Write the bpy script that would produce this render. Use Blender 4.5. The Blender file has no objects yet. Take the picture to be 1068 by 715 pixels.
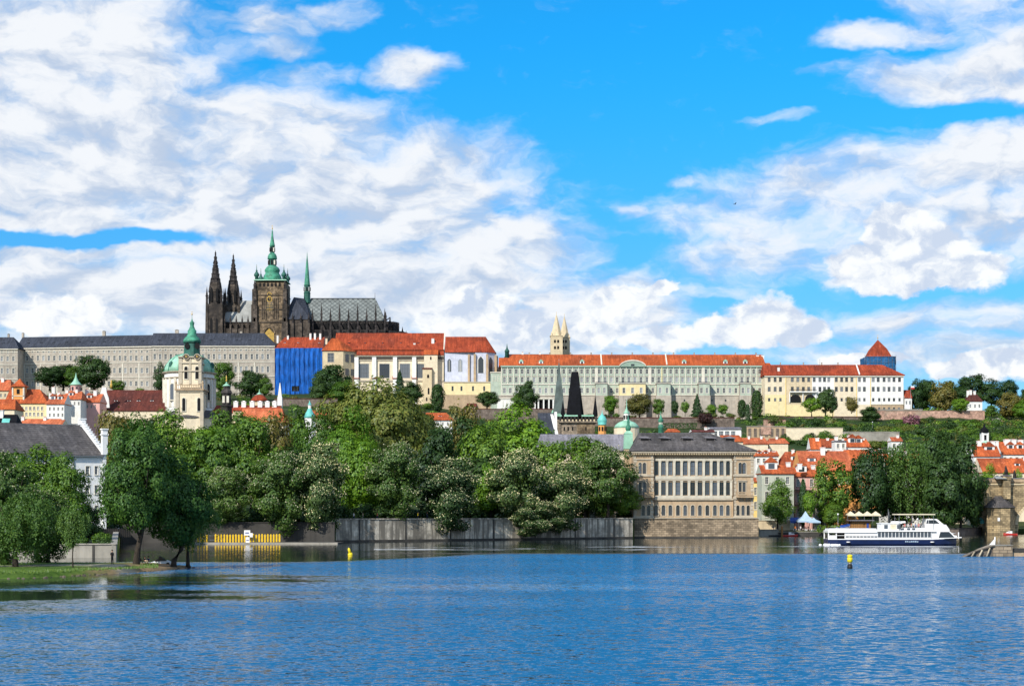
import bpy, math, random
import numpy as np
from mathutils import Vector, Matrix

sc = bpy.context.scene
COL = sc.collection
R = math.radians

# ------------------------------------------------------------------ camera
F, CX, HY, CH = 1700.0, 534.0, 531.0, 8.0      # focal length in photo pixels, principal column, horizon row, eye height
cam = bpy.data.cameras.new('camera')
cam_o = bpy.data.objects.new('camera', cam)
COL.objects.link(cam_o)
cam_o.location = (0, 0, CH)
cam_o.rotation_euler = (R(90), 0, 0)
cam.sensor_width = 36.0
cam.lens = 36.0 * F / 1068.0
cam.shift_y = (HY - 357.5) / 1068.0
cam.clip_start = 0.5
cam.clip_end = 20000
sc.camera = cam_o

# ------------------------------------------------------------------ sun
SUN = Vector((-0.50, -0.76, 0.66)).normalized()
SUN_EL = math.asin(SUN.z)
SUN_ROT = math.atan2(SUN.x, SUN.y)
sl = bpy.data.lights.new('sun', 'SUN')
sl.energy = 4.9
sl.angle = R(0.5)
sl.color = (1.0, 0.93, 0.82)
so = bpy.data.objects.new('sun', sl)
COL.objects.link(so)
so.rotation_euler = (-SUN).to_track_quat('-Z', 'Y').to_euler()
so.location = SUN * 200

sc.view_settings.view_transform = 'Standard'
sc.view_settings.look = 'None'
sc.view_settings.exposure = 0.10
sc.view_settings.gamma = 1.0
sc.view_settings.use_curve_mapping = False
sc.cycles.max_bounces = 6
sc.cycles.transparent_max_bounces = 8
sc.cycles.use_denoising = True
sc.cycles.sample_clamp_indirect = 6.0


# ------------------------------------------------------------------ node helper
class NT:
 def __init__(s, tree):
  s.t = tree
  s.n = tree.nodes
  s.l = tree.links

 def new(s, typ, **kw):
  n = s.n.new(typ)
  for k, v in kw.items():
   setattr(n, k, v)
  return n

 def put(s, sock, v):
  if isinstance(v, bpy.types.NodeSocket):
   s.l.new(v, sock)
  elif v is not None:
   if hasattr(sock, 'default_value'):
    try:
     n = len(sock.default_value)
     v = tuple(v)
     if n == 4 and len(v) == 3:
      v = v + (1.0,)
    except TypeError:
     pass
    sock.default_value = v

 def math(s, op, a, b=None, c=None, clamp=False):
  n = s.new('ShaderNodeMath', operation=op)
  n.use_clamp = clamp
  s.put(n.inputs[0], a)
  if b is not None: s.put(n.inputs[1], b)
  if c is not None: s.put(n.inputs[2], c)
  return n.outputs[0]

 def vec(s, op, a, b=None):
  n = s.new('ShaderNodeVectorMath', operation=op)
  s.put(n.inputs[0], a)
  if b is not None: s.put(n.inputs[1], b)
  return n.outputs['Value'] if op in ('LENGTH', 'DOT_PRODUCT', 'DISTANCE') else n.outputs['Vector']

 def noise(s, v, scale=1.0, detail=4.0, rough=0.55, dist=0.0, out='Fac'):
  n = s.new('ShaderNodeTexNoise')
  s.put(n.inputs['Vector'], v)
  s.put(n.inputs['Scale'], scale)
  s.put(n.inputs['Detail'], detail)
  s.put(n.inputs['Roughness'], rough)
  s.put(n.inputs['Distortion'], dist)
  return n.outputs[out]

 def mix(s, f, a, b, mode='MIX'):
  n = s.new('ShaderNodeMix', data_type='RGBA', blend_type=mode)
  s.put(n.inputs[0], f)
  s.put(n.inputs[6], a)
  s.put(n.inputs[7], b)
  return n.outputs[2]

 def smooth(s, v, a, b, lo=0.0, hi=1.0):
  n = s.new('ShaderNodeMapRange', interpolation_type='SMOOTHSTEP')
  s.put(n.inputs[0], v)
  s.put(n.inputs[1], a); s.put(n.inputs[2], b)
  s.put(n.inputs[3], lo); s.put(n.inputs[4], hi)
  return n.outputs[0]

 def comb(s, x, y, z):
  n = s.new('ShaderNodeCombineXYZ')
  s.put(n.inputs[0], x); s.put(n.inputs[1], y); s.put(n.inputs[2], z)
  return n.outputs[0]

 def sep(s, v):
  n = s.new('ShaderNodeSeparateXYZ')
  s.put(n.inputs[0], v)
  return n.outputs


# ------------------------------------------------------------------ world: Nishita sky with procedural clouds laid out by bearing and elevation
world = bpy.data.worlds.new('World')
sc.world = world
world.use_nodes = True
wt = NT(world.node_tree)
wt.n.clear()
sky = wt.new('ShaderNodeTexSky', sky_type='NISHITA')
sky.sun_disc = False
sky.sun_elevation = SUN_EL
sky.sun_rotation = SUN_ROT % (2 * math.pi)
sky.altitude = 200
sky.air_density = 1.0
sky.dust_density = 0.3
sky.ozone_density = 3.0
tc = wt.new('ShaderNodeTexCoord')
d = wt.sep(tc.outputs['Generated'])
az = wt.math('ARCTAN2', d[0], d[1])
el = wt.math('ARCSINE', d[2])
elc = wt.math('MAXIMUM', el, 0.0)
P0 = wt.comb(az, elc, 0.0)
SKY_TINT = (0.10, 1.22, 1.78)
SKY_HOR = (0.48, 0.80, 1.12)
tint = wt.mix(wt.smooth(elc, 0.02, 0.30), SKY_HOR, SKY_TINT)
skycol = wt.mix(1.0, sky.outputs[0], tint, 'MULTIPLY')

# warp so that the edges billow
wsc = wt.vec('MULTIPLY', P0, (9.0, 15.0, 1.0))
w1 = wt.noise(wsc, 1.0, 5.0, 0.6, out='Color')
w1 = wt.vec('SUBTRACT', w1, (0.5, 0.5, 0.5))
Pw = wt.vec('ADD', P0, wt.vec('MULTIPLY', w1, (0.085, 0.045, 0.0)))


def pxdir(px, py):
 a = math.atan((px - CX) / F)
 e = math.atan((HY - py) / F * math.cos(a))
 return a, e

CLOUDS = [  # photo px centre, radii, weight
 (40, 55, 200, 85, 1.0), (30, 150, 330, 95, 1.0), (230, 140, 210, 60, .95), (340, 200, 235, 62, 1.0), (445, 160, 110, 34, .8),
 (190, 235, 380, 42, 1.0), (455, 258, 170, 55, .95), (90, 310, 290, 55, 1.0), (390, 305, 240, 60, 1.0), (565, 340, 130, 45, .9),
 (640, 318, 78, 42, .9), (330, 72, 62, 16, .55), (265, 20, 80, 16, .5), (345, 12, 42, 18, .55), (433, 76, 46, 19, .75), (290, 45, 50, 12, .5),
 (600, 238, 70, 12, .5), (705, 184, 34, 7, .5), (658, 216, 18, 9, .6), (590, 262, 60, 14, .5),
 (800, 222, 150, 34, .72), (930, 195, 210, 48, .8), (1050, 165, 140, 52, 1.0), (840, 262, 150, 34, .7), (1010, 230, 130, 50, .85),
 (1010, 78, 120, 30, .95), (925, 31, 68, 13, .75), (1060, 60, 70, 34, .95), (875, 70, 40, 10, .45), (820, 118, 40, 7, .35),
     (1000, 332, 150, 20, .7),
 (1050, 372, 130, 28, .8), (880, 368, 90, 20, .7), (740, 300, 80, 10, .45), (620, 285, 60, 14, .5),
 (-200, 200, 330, 170, 1.0), (40, -150, 300, 130, .9), (1080, -130, 190, 150, .85), (930, -60, 60, 30, .5), (1270, 180, 240, 120, .95), (70, 243, 135, 9, -1.25), (960, 112, 80, 12, -.7), (20, 395, 700, 60, .8),  # entries above the frame (negative rows) are unseen clouds added to pale river reflections
]


def field(P):
 tot = neg = None
 for px, py, rx, ry, w in CLOUDS:
  a, e = pxdir(px, py)
  q = wt.vec('MULTIPLY', wt.vec('SUBTRACT', P, (a, e, 0)), (F / rx * .9, F / ry * .9, 0))
  r = wt.vec('LENGTH', q)
  b = wt.smooth(r, 1.35, 0.35, 0.0, w)
  if w < 0: neg = b if neg is None else wt.math('ADD', neg, b)
  else: tot = b if tot is None else wt.math('MAXIMUM', tot, b)
 return wt.math('ADD', tot, neg)

fld = wt.math('MINIMUM', field(Pw), 1.25)
hi = wt.smooth(wt.noise(wt.vec('MULTIPLY', P0, (2.2, 4.5, 1)), 1.0, 3.0), 0.40, 0.56)
hi = wt.math('MULTIPLY', hi, wt.math('MAXIMUM', wt.smooth(elc, 0.9, 1.1), wt.smooth(wt.math('ABSOLUTE', az), .55, .95)))  # unseen clouds overhead and behind the camera, added to whiten the ambient light
fld = wt.math('ADD', fld, hi)
fscale = (24.0, 46.0, 1.0)
fb = wt.noise(wt.vec('MULTIPLY', Pw, fscale), 1.0, 8.0, 0.58)
fb_b = wt.noise(wt.vec('MULTIPLY', wt.vec('ADD', Pw, (-0.008, 0.010, 0)), fscale), 1.0, 8.0, 0.58)
dens = wt.math('ADD', fld, wt.math('MULTIPLY', wt.math('SUBTRACT', fb, 0.5), 1.45))
mask = wt.smooth(dens, 0.12, 1.02)
relief = wt.math('SUBTRACT', fb, fb_b)
lowf = wt.noise(wt.vec('MULTIPLY', Pw, (9.0, 24.0, 1)), 1.0, 3.0, 0.5)
shade = wt.math('ADD', wt.math('MULTIPLY', relief, 3.0), wt.math('MULTIPLY', wt.math('SUBTRACT', lowf, 0.5), 2.2))
shade = wt.smooth(shade, -0.62, 0.42)
# sheets of cloud in the bank are greyer than the young heaps on the right
CLOUD_DARK, CLOUD_LIT = (5.0, 5.9, 7.4), (8.7, 8.9, 9.2)
ccol = wt.mix(shade, CLOUD_DARK, CLOUD_LIT)
# young heaped clouds: crisp bright tops, grey flat bases, in front of the sheets
HEAPS = [(935, 240, 42, 38), (965, 262, 62, 40), (912, 276, 60, 28), (1000, 280, 62, 26), (950, 290, 100, 17), (800, 330, 48, 24), (770, 346, 60, 20), (835, 345, 36, 18), (690, 300, 24, 12),
         (650, 318, 44, 30), (615, 338, 52, 26), (690, 352, 56, 18), (500, 322, 52, 28), (545, 345, 60, 24), (470, 338, 44, 22), (300, 338, 60, 22), (60, 330, 80, 24), (900, 372, 60, 12), (1040, 380, 90, 16)]
sep_ = wt.vec('MULTIPLY', wt.vec('SUBTRACT', wt.noise(wt.vec('MULTIPLY', P0, (38.0, 52.0, 1)), 1.0, 6.0, .6, out='Color'), (.5, .5, .5)), (.026, .022, 0))
Ph = wt.vec('ADD', P0, sep_)
hp = None
for px, py, rx, ry in HEAPS:
 a_, e_ = pxdir(px, py)
 q = wt.vec('MULTIPLY', wt.vec('SUBTRACT', Ph, (a_, e_, 0)), (F / rx, F / ry, 0))
 b_ = wt.smooth(wt.vec('LENGTH', q), 1.15, .55)
 hp = b_ if hp is None else wt.math('MAXIMUM', hp, b_)
fh = wt.noise(wt.vec('MULTIPLY', Ph, (46.0, 60.0, 1)), 1.0, 6.0, .55)
fh2 = wt.noise(wt.vec('MULTIPLY', wt.vec('ADD', Ph, (-.006, .008, 0)), (46.0, 60.0, 1)), 1.0, 6.0, .55)
hmask = wt.smooth(wt.math('ADD', hp, wt.math('MULTIPLY', wt.math('SUBTRACT', fh, .5), .9)), .10, .85)
hs = wt.math('ADD', wt.math('MULTIPLY', wt.math('SUBTRACT', fh, fh2), 3.0), wt.math('MULTIPLY', wt.math('SUBTRACT', wt.sep(wt.noise(wt.vec('MULTIPLY', Ph, (20.0, 34.0, 1)), 1.0, 2.0, .5, out='Color'))[1], .5), 1.6))
hcol = wt.mix(wt.smooth(hs, -.5, .4), (5.9, 6.7, 8.1), (9.5, 9.6, 9.6))
ccol = wt.mix(hmask, ccol, hcol)
mask = wt.math('MAXIMUM', mask, hmask)
final = wt.mix(wt.math('MULTIPLY', mask, .97), skycol, ccol)
final = wt.mix(wt.smooth(el, -.005, -.05), final, (.25, .75, 1.5))
bg = wt.new('ShaderNodeBackground')
wt.put(bg.inputs[0], final)
bg.inputs[1].default_value = 0.100
wo = wt.new('ShaderNodeOutputWorld')
wt.l.new(bg.outputs[0], wo.inputs[0])
world.cycles.sampling_method = 'MANUAL'
world.cycles.sample_map_resolution = 1024

# ------------------------------------------------------------------ materials
MATS = {}


def reg(name, m):
 MATS[name] = m
 return m


def base_mat(name):
 m = bpy.data.materials.new(name)
 m.use_nodes = True
 t = NT(m.node_tree)
 t.n.clear()
 out = t.new('ShaderNodeOutputMaterial')
 return m, t, out


def surf(name, col, amt=.18, scale=.8, rough=.85, streak=.0, patch=.0, patchcol=None, bump=0.0, bscale=6.0, metal=0.0, spec=.3, fine=0.0, fscale=4.0, stretch=(1, 1, 1), st=(.5, .75)):
 """weathered surface: fine mottling, large patches, rain streaks"""
 m, t, out = base_mat(name)
 tcn = t.new('ShaderNodeTexCoord')
 oi = t.new('ShaderNodeObjectInfo')
 P = t.vec('ADD', tcn.outputs['Object'], t.vec('MULTIPLY', t.comb(oi.outputs['Random'], oi.outputs['Random'], 0), (57.0, 31.0, 0)))
 P = t.vec('MULTIPLY', P, stretch)
 n = t.noise(P, scale, 5.0, 0.6)
 k = t.smooth(n, 0.3, 0.7, 1 - amt, 1 + amt)
 c = t.vec('MULTIPLY', tuple(col[:3]), t.comb(k, k, k))
 if fine:
  n2 = t.noise(P, fscale, 3.0, 0.7)
  k2 = t.smooth(n2, 0.3, 0.7, 1 - fine, 1 + fine)
  c = t.vec('MULTIPLY', c, t.comb(k2, k2, k2))
 if patch:
  n3 = t.smooth(t.noise(P, scale * .22, 4.0, 0.6), 0.5, 0.68, 0, patch)
  c = t.mix(n3, c, patchcol or tuple(v * .45 for v in col[:3]))
 if streak:
  n4 = t.smooth(t.noise(t.vec('MULTIPLY', P, (1, 1, .07)), 1.1, 4.0, 0.6), st[0], st[1], 0, streak)
  c = t.mix(n4, c, tuple(v * .35 for v in col[:3]))
 b = t.new('ShaderNodeBsdfPrincipled')
 t.put(b.inputs['Base Color'], c)
 b.inputs['Roughness'].default_value = rough
 b.inputs['Metallic'].default_value = metal
 b.inputs['Specular IOR Level'].default_value = spec
 if bump:
  bp = t.new('ShaderNodeBump')
  bp.inputs['Strength'].default_value = bump
  bp.inputs['Distance'].default_value = .15
  t.put(bp.inputs['Height'], t.noise(P, bscale, 4.0, 0.6))
  t.l.new(bp.outputs[0], b.inputs['Normal'])
 t.l.new(b.outputs[0], out.inputs[0])
 return reg(name, m)


def masonry(name, col, mortar, bw, bh, amt=.3, rough=.9, streak=.2):
 m, t, out = base_mat(name)
 tcn = t.new('ShaderNodeTexCoord')
 s = t.sep(tcn.outputs['Object'])
 v = t.comb(t.math('ADD', s[0], s[1]), s[2], 0.0)
 br = t.new('ShaderNodeTexBrick')
 t.put(br.inputs['Vector'], v)
 t.put(br.inputs['Color1'], tuple(x * (1 + amt) for x in col))
 t.put(br.inputs['Color2'], tuple(x * (1 - amt) for x in col))
 t.put(br.inputs['Mortar'], mortar)
 br.inputs['Scale'].default_value = 1.0
 br.inputs['Mortar Size'].default_value = .035 * bh / .5
 br.inputs['Brick Width'].default_value = bw
 br.inputs['Row Height'].default_value = bh
 n = t.smooth(t.noise(tcn.outputs['Object'], .35, 5.0, .65), .3, .7, .62, 1.3)
 c = t.vec('MULTIPLY', br.outputs['Color'], t.comb(n, n, n))
 n4 = t.smooth(t.noise(t.vec('MULTIPLY', tcn.outputs['Object'], (1, 1, .06)), .9, 4.0, .6), .48, .72, 0, streak)
 c = t.mix(n4, c, tuple(x * .3 for x in col))
 b = t.new('ShaderNodeBsdfPrincipled')
 t.put(b.inputs['Base Color'], c)
 b.inputs['Roughness'].default_value = rough
 t.l.new(b.outputs[0], out.inputs[0])
 return reg(name, m)


def tiles(name, col, col2, amt=.2, rowh=.45):
 """clay tile roof: courses, single replaced tiles, lichen patches"""
 m, t, out = base_mat(name)
 tcn = t.new('ShaderNodeTexCoord')
 oi = t.new('ShaderNodeObjectInfo')
 P = t.vec('ADD', tcn.outputs['Object'], t.comb(t.math('MULTIPLY', oi.outputs['Random'], 83.0), 0, 0))
 n = t.smooth(t.noise(P, .16, 5.0, .65), .35, .68)
 c = t.mix(n, col, col2)
 o_ = t.noise(P, .045, 3.0, .6)
 c = t.mix(t.smooth(o_, .5, .66, 0, .6), c, tuple(x * .5 + .012 for x in col2))
 c = t.mix(t.smooth(t.noise(P, .5, 2.0, .5), .62, .7, 0, .45), c, tuple(min(.8, x * 1.25 + .04) for x in col))
 n2 = t.smooth(t.noise(t.vec('MULTIPLY', P, (1.0, 1.0, 1.6)), 1.7, 3.0, .75), .28, .72, 1 - amt * 1.5, 1 + amt * 1.5)
 c = t.vec('MULTIPLY', c, t.comb(n2, n2, n2))
 st = t.smooth(t.noise(t.vec('MULTIPLY', P, (1.0, .12, .12)), .9, 4.0, .65), .35, .7, .72, 1.15)
 c = t.vec('MULTIPLY', c, t.comb(st, st, st))
 w = t.new('ShaderNodeTexWave', wave_type='BANDS', bands_direction='Z')
 t.put(w.inputs['Vector'], P)
 w.inputs['Scale'].default_value = .314 / rowh
 w.inputs['Distortion'].default_value = .6
 w.inputs['Detail'].default_value = 1.0
 k = t.smooth(w.outputs['Fac'], 0.0, .35, .72, 1.03)
 c = t.vec('MULTIPLY', c, t.comb(k, k, k))
 b = t.new('ShaderNodeBsdfPrincipled')
 t.put(b.inputs['Base Color'], c)
 b.inputs['Roughness'].default_value = .85
 b.inputs['Specular IOR Level'].default_value = .15
 t.l.new(b.outputs[0], out.inputs[0])
 return reg(name, m)


def foliage(name, ca, cb, tr=.2, per_obj=.25):
 m, t, out = base_mat(name)
 g = t.new('ShaderNodeNewGeometry')
 oi = t.new('ShaderNodeObjectInfo')
 c = t.vec('MULTIPLY', t.mix(g.outputs['Random Per Island'], ca, cb), (1.72, 1.50, .85))
 k = t.math('MULTIPLY_ADD', oi.outputs['Random'], per_obj * 2, 1 - per_obj)
 c = t.vec('MULTIPLY', c, t.comb(t.math('POWER', k, 1.4), k, k))
 di = t.new('ShaderNodeBsdfDiffuse')
 t.put(di.inputs[0], c)
 tl = t.new('ShaderNodeBsdfTranslucent')
 t.put(tl.inputs[0], t.vec('MULTIPLY', c, (1.3, 1.35, .5)))
 gl = t.new('ShaderNodeBsdfGlossy')
 gl.inputs['Roughness'].default_value = .5
 t.put(gl.inputs[0], (.8, .9, 1.0))
 mx = t.new('ShaderNodeMixShader')
 mx.inputs[0].default_value = tr * .8
 t.l.new(di.outputs[0], mx.inputs[1])
 t.l.new(tl.outputs[0], mx.inputs[2])
 mx2 = t.new('ShaderNodeMixShader')
 mx2.inputs[0].default_value = .02
 t.l.new(mx.outputs[0], mx2.inputs[1])
 t.l.new(gl.outputs[0], mx2.inputs[2])
 t.l.new(mx2.outputs[0], out.inputs[0])
 return reg(name, m)


def glass(name, col=(.012, .015, .02), rough=.08):
 m, t, out = base_mat(name)
 oi = t.new('ShaderNodeObjectInfo')
 c = t.mix(t.math('POWER', oi.outputs['Random'], 2.0), col, tuple(min(1, x * 7 + .03) for x in col))
 b = t.new('ShaderNodeBsdfPrincipled')
 t.put(b.inputs['Base Color'], c)
 b.inputs['Roughness'].default_value = rough
 b.inputs['Specular IOR Level'].default_value = .6
 t.l.new(b.outputs[0], out.inputs[0])
 return reg(name, m)

# walls
surf('stucco_white', (.74, .73, .70), .07, .5, streak=.22)
surf('white_paint', (.80, .80, .79), .05, .8, streak=.12)
surf('stucco_cream', (.70, .60, .44), .10, .4, streak=.25)
surf('stucco_palace', (.40, .355, .30), .16, .3, streak=.45, patch=.4)
surf('stucco_warm', (.60, .49, .33), .12, .35, streak=.25)
surf('stucco_yellow', (.70, .52, .20), .10, .4, streak=.2)
surf('stucco_pale_yellow', (.74, .62, .35), .08, .4, streak=.15)
surf('stucco_orange', (.68, .32, .10), .08, .4, streak=.15)
surf('stucco_pink', (.66, .38, .34), .08, .4, streak=.15)
surf('stucco_greygreen', (.44, .46, .38), .10, .4, streak=.2)
surf('stucco_green', (.27, .37, .30), .14, .3, streak=.25)
surf('stucco_green_light', (.40, .46, .38), .14, .3, streak=.3)
surf('stucco_blue', (.52, .55, .66), .10, .3, streak=.25)
surf('trim_pale', (.64, .60, .51), .10, .5, streak=.15)
surf('trim_river', (.53, .49, .40), .12, .5, streak=.3)
surf('trim_green', (.33, .45, .37), .10, .5)
surf('sandstone', (.42, .31, .20), .14, .35, streak=.35, fine=.12)
surf('sandstone_trim', (.46, .40, .31), .12, .6, streak=.25)
surf('sandstone_pale', (.60, .49, .32), .12, .3, streak=.3, fine=.1)
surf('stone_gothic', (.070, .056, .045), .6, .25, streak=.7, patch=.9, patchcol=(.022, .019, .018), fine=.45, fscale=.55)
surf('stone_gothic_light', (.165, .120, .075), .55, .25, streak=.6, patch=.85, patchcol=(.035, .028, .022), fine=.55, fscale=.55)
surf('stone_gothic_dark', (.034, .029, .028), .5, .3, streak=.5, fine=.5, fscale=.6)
surf('concrete_wall', (.46, .42, .35), .5, .3, st=(.42, .60), streak=.97, patch=.92, patchcol=(.025, .024, .022), fine=.2, fscale=1.5)
surf('concrete_dark', (.055, .052, .048), .25, .3, streak=.6, patch=.5)
surf('concrete_pale', (.31, .29, .25), .2, .3, streak=.4, patch=.3)
surf('rose_wall', (.40, .25, .19), .35, .3, patch=.5, patchcol=(.30, .27, .2), fine=.3, fscale=.7)
surf('brown_wall', (.15, .118, .098), .3, .3, streak=.5, fine=.25, fscale=.8)
masonry('ashlar', (.26, .20, .135), (.06, .05, .04), 1.3, .55, .35)
masonry('bridge_stone', (.33, .25, .14), (.11, .09, .06), 1.2, .6, .4, streak=.45)
masonry('tower_stone', (.26, .205, .15), (.09, .08, .07), .8, .5, .4, streak=.4)
# roofs
tiles('tile_orange', (.52, .125, .040), (.36, .075, .028), .24)
tiles('tile_bright', (.47, .105, .032), (.35, .075, .026), .17)
tiles('tile_red', (.37, .068, .028), (.25, .045, .022), .24)
tiles('tile_salmon', (.58, .17, .075), (.46, .105, .045), .22)
tiles('tile_brown', (.145, .040, .029), (.095, .03, .025), .25)
tiles('slate', (.055, .063, .085), (.040, .046, .062), .16)
tiles('slate_warm', (.118, .108, .106), (.080, .075, .078), .25)
tiles('slate_pale', (.25, .24, .27), (.19, .185, .21), .16)
surf('slate_black', (.006, .0065, .009), .3, .5, rough=.8, spec=.12, fine=.25)
surf('slate_green', (.085, .115, .108), .3, .35, rough=.6, streak=.4)
surf('lead_roof', (.30, .31, .30), .18, .2, rough=.5, fine=.15, streak=.25)
surf('copper', (.060, .26, .165), .4, .4, rough=.6, streak=.5, patch=.45, patchcol=(.03, .12, .095))
surf('copper_dark', (.025, .11, .085), .35, .5, rough=.6, streak=.4)
surf('copper_pale', (.27, .50, .37), .2, .35, rough=.6, streak=.35)
surf('copper_teal', (.13, .46, .42), .2, .5, rough=.5)
surf('gold', (.62, .40, .09), .1, 2.0, rough=.4)
surf('mosaic_gold', (.42, .27, .06), .4, .8, rough=.6)
surf('tarp_blue', (.004, .095, .40), .35, .35, rough=.7, streak=.9, fine=.2, fscale=.3, stretch=(1.6, 1, .5))
surf('tarp_blue_dark', (.015, .10, .24), .35, .4, rough=.7, fine=.3, fscale=1.0)
# windows
glass('glass')
glass('glass_castle', (.035, .037, .040), .2)
surf('frame_white', (.62, .61, .57), .05, 2)
surf('frame_dark', (.07, .06, .05), .1, 2)
surf('frame_green', (.05, .11, .09), .1, 2)
surf('dark_opening', (.006, .006, .007), .2, 2)
# misc
surf('paint_white', (.80, .80, .80), .05, 2, rough=.35, spec=.5)
surf('paint_navy', (.010, .022, .085), .15, .8, rough=.3, spec=.5)
surf('paint_yellow', (.72, .46, .015), .12, 1.5, rough=.5, streak=.3)
surf('buoy_yellow', (.72, .58, .02), .1, 2, rough=.4)
surf('paint_red', (.42, .03, .022), .15, 1.5, rough=.4)
surf('paint_orange', (.62, .17, .03), .15, 1.5, rough=.5)
surf('paint_blue', (.02, .07, .32), .2, 1.5, rough=.5)
surf('paint_black', (.015, .015, .016), .2, 1.5, rough=.5)
surf('canvas_cream', (.66, .60, .44), .12, 1.0, rough=.8)
surf('canvas_blue', (.36, .48, .62), .1, 1.0, rough=.8)
surf('wood', (.30, .15, .05), .3, 1.5, rough=.7, stretch=(1, 1, 6))
surf('wood_grey', (.155, .13, .105), .35, .8, rough=.85, fine=.3, fscale=3)
surf('wood_pale', (.42, .36, .26), .3, .8, rough=.85, fine=.3, fscale=3)
surf('bark', (.035, .027, .02), .4, 1.2, fine=.4, fscale=5)
surf('bark_grey', (.10, .085, .065), .4, 1.2, fine=.3, fscale=5)
surf('metal_grey', (.22, .23, .24), .1, 2, rough=.4, metal=.5)
surf('skin', (.50, .29, .20), .05, 4)
surf('hair', (.03, .02, .012), .1, 4)
surf('cloth_black', (.014, .014, .016), .2, 4)
surf('cloth_blue', (.03, .07, .25), .2, 4)
surf('cloth_white', (.70, .69, .66), .1, 4)
surf('cloth_red', (.45, .05, .04), .2, 4)
surf('cloth_beige', (.45, .36, .25), .2, 4)
surf('denim', (.03, .045, .09), .2, 4)
surf('graffiti', (.30, .34, .42), .25, 1.5)
surf('shore_stone', (.10, .085, .065), .35, 1.2, fine=.3, fscale=4)
# foliage
foliage('leaf_chestnut', (.024, .064, .020), (.070, .128, .040))
foliage('leaf_chestnut_dark', (.015, .042, .020), (.048, .088, .042), .15)
foliage('leaf_bright', (.036, .105, .012), (.125, .240, .030), .34)
foliage('leaf_linden', (.018, .058, .013), (.082, .165, .028), .3)
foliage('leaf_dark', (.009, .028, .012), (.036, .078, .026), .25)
foliage('leaf_olive', (.040, .072, .022), (.098, .125, .042), .28)
foliage('leaf_willow', (.018, .056, .018), (.065, .132, .042), .32)
foliage('leaf_near', (.012, .044, .012), (.050, .118, .030), .3, .12)
foliage('leaf_silver', (.12, .16, .10), (.22, .26, .18), .3)
foliage('leaf_conifer', (.012, .038, .020), (.028, .062, .030), .15)
foliage('leaf_purple', (.022, .010, .016), (.055, .022, .032), .2)
foliage('leaf_lilac', (.16, .07, .17), (.26, .13, .27), .25)
foliage('leaf_rust', (.045, .060, .018), (.095, .090, .035), .25)
foliage('blossom', (.24, .27, .34), (.42, .44, .52), .3, .1)
foliage('blossom_white', (.40, .43, .46), (.60, .61, .64), .3, .1)
foliage('reed', (.03, .075, .014), (.07, .125, .026), .3)
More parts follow.
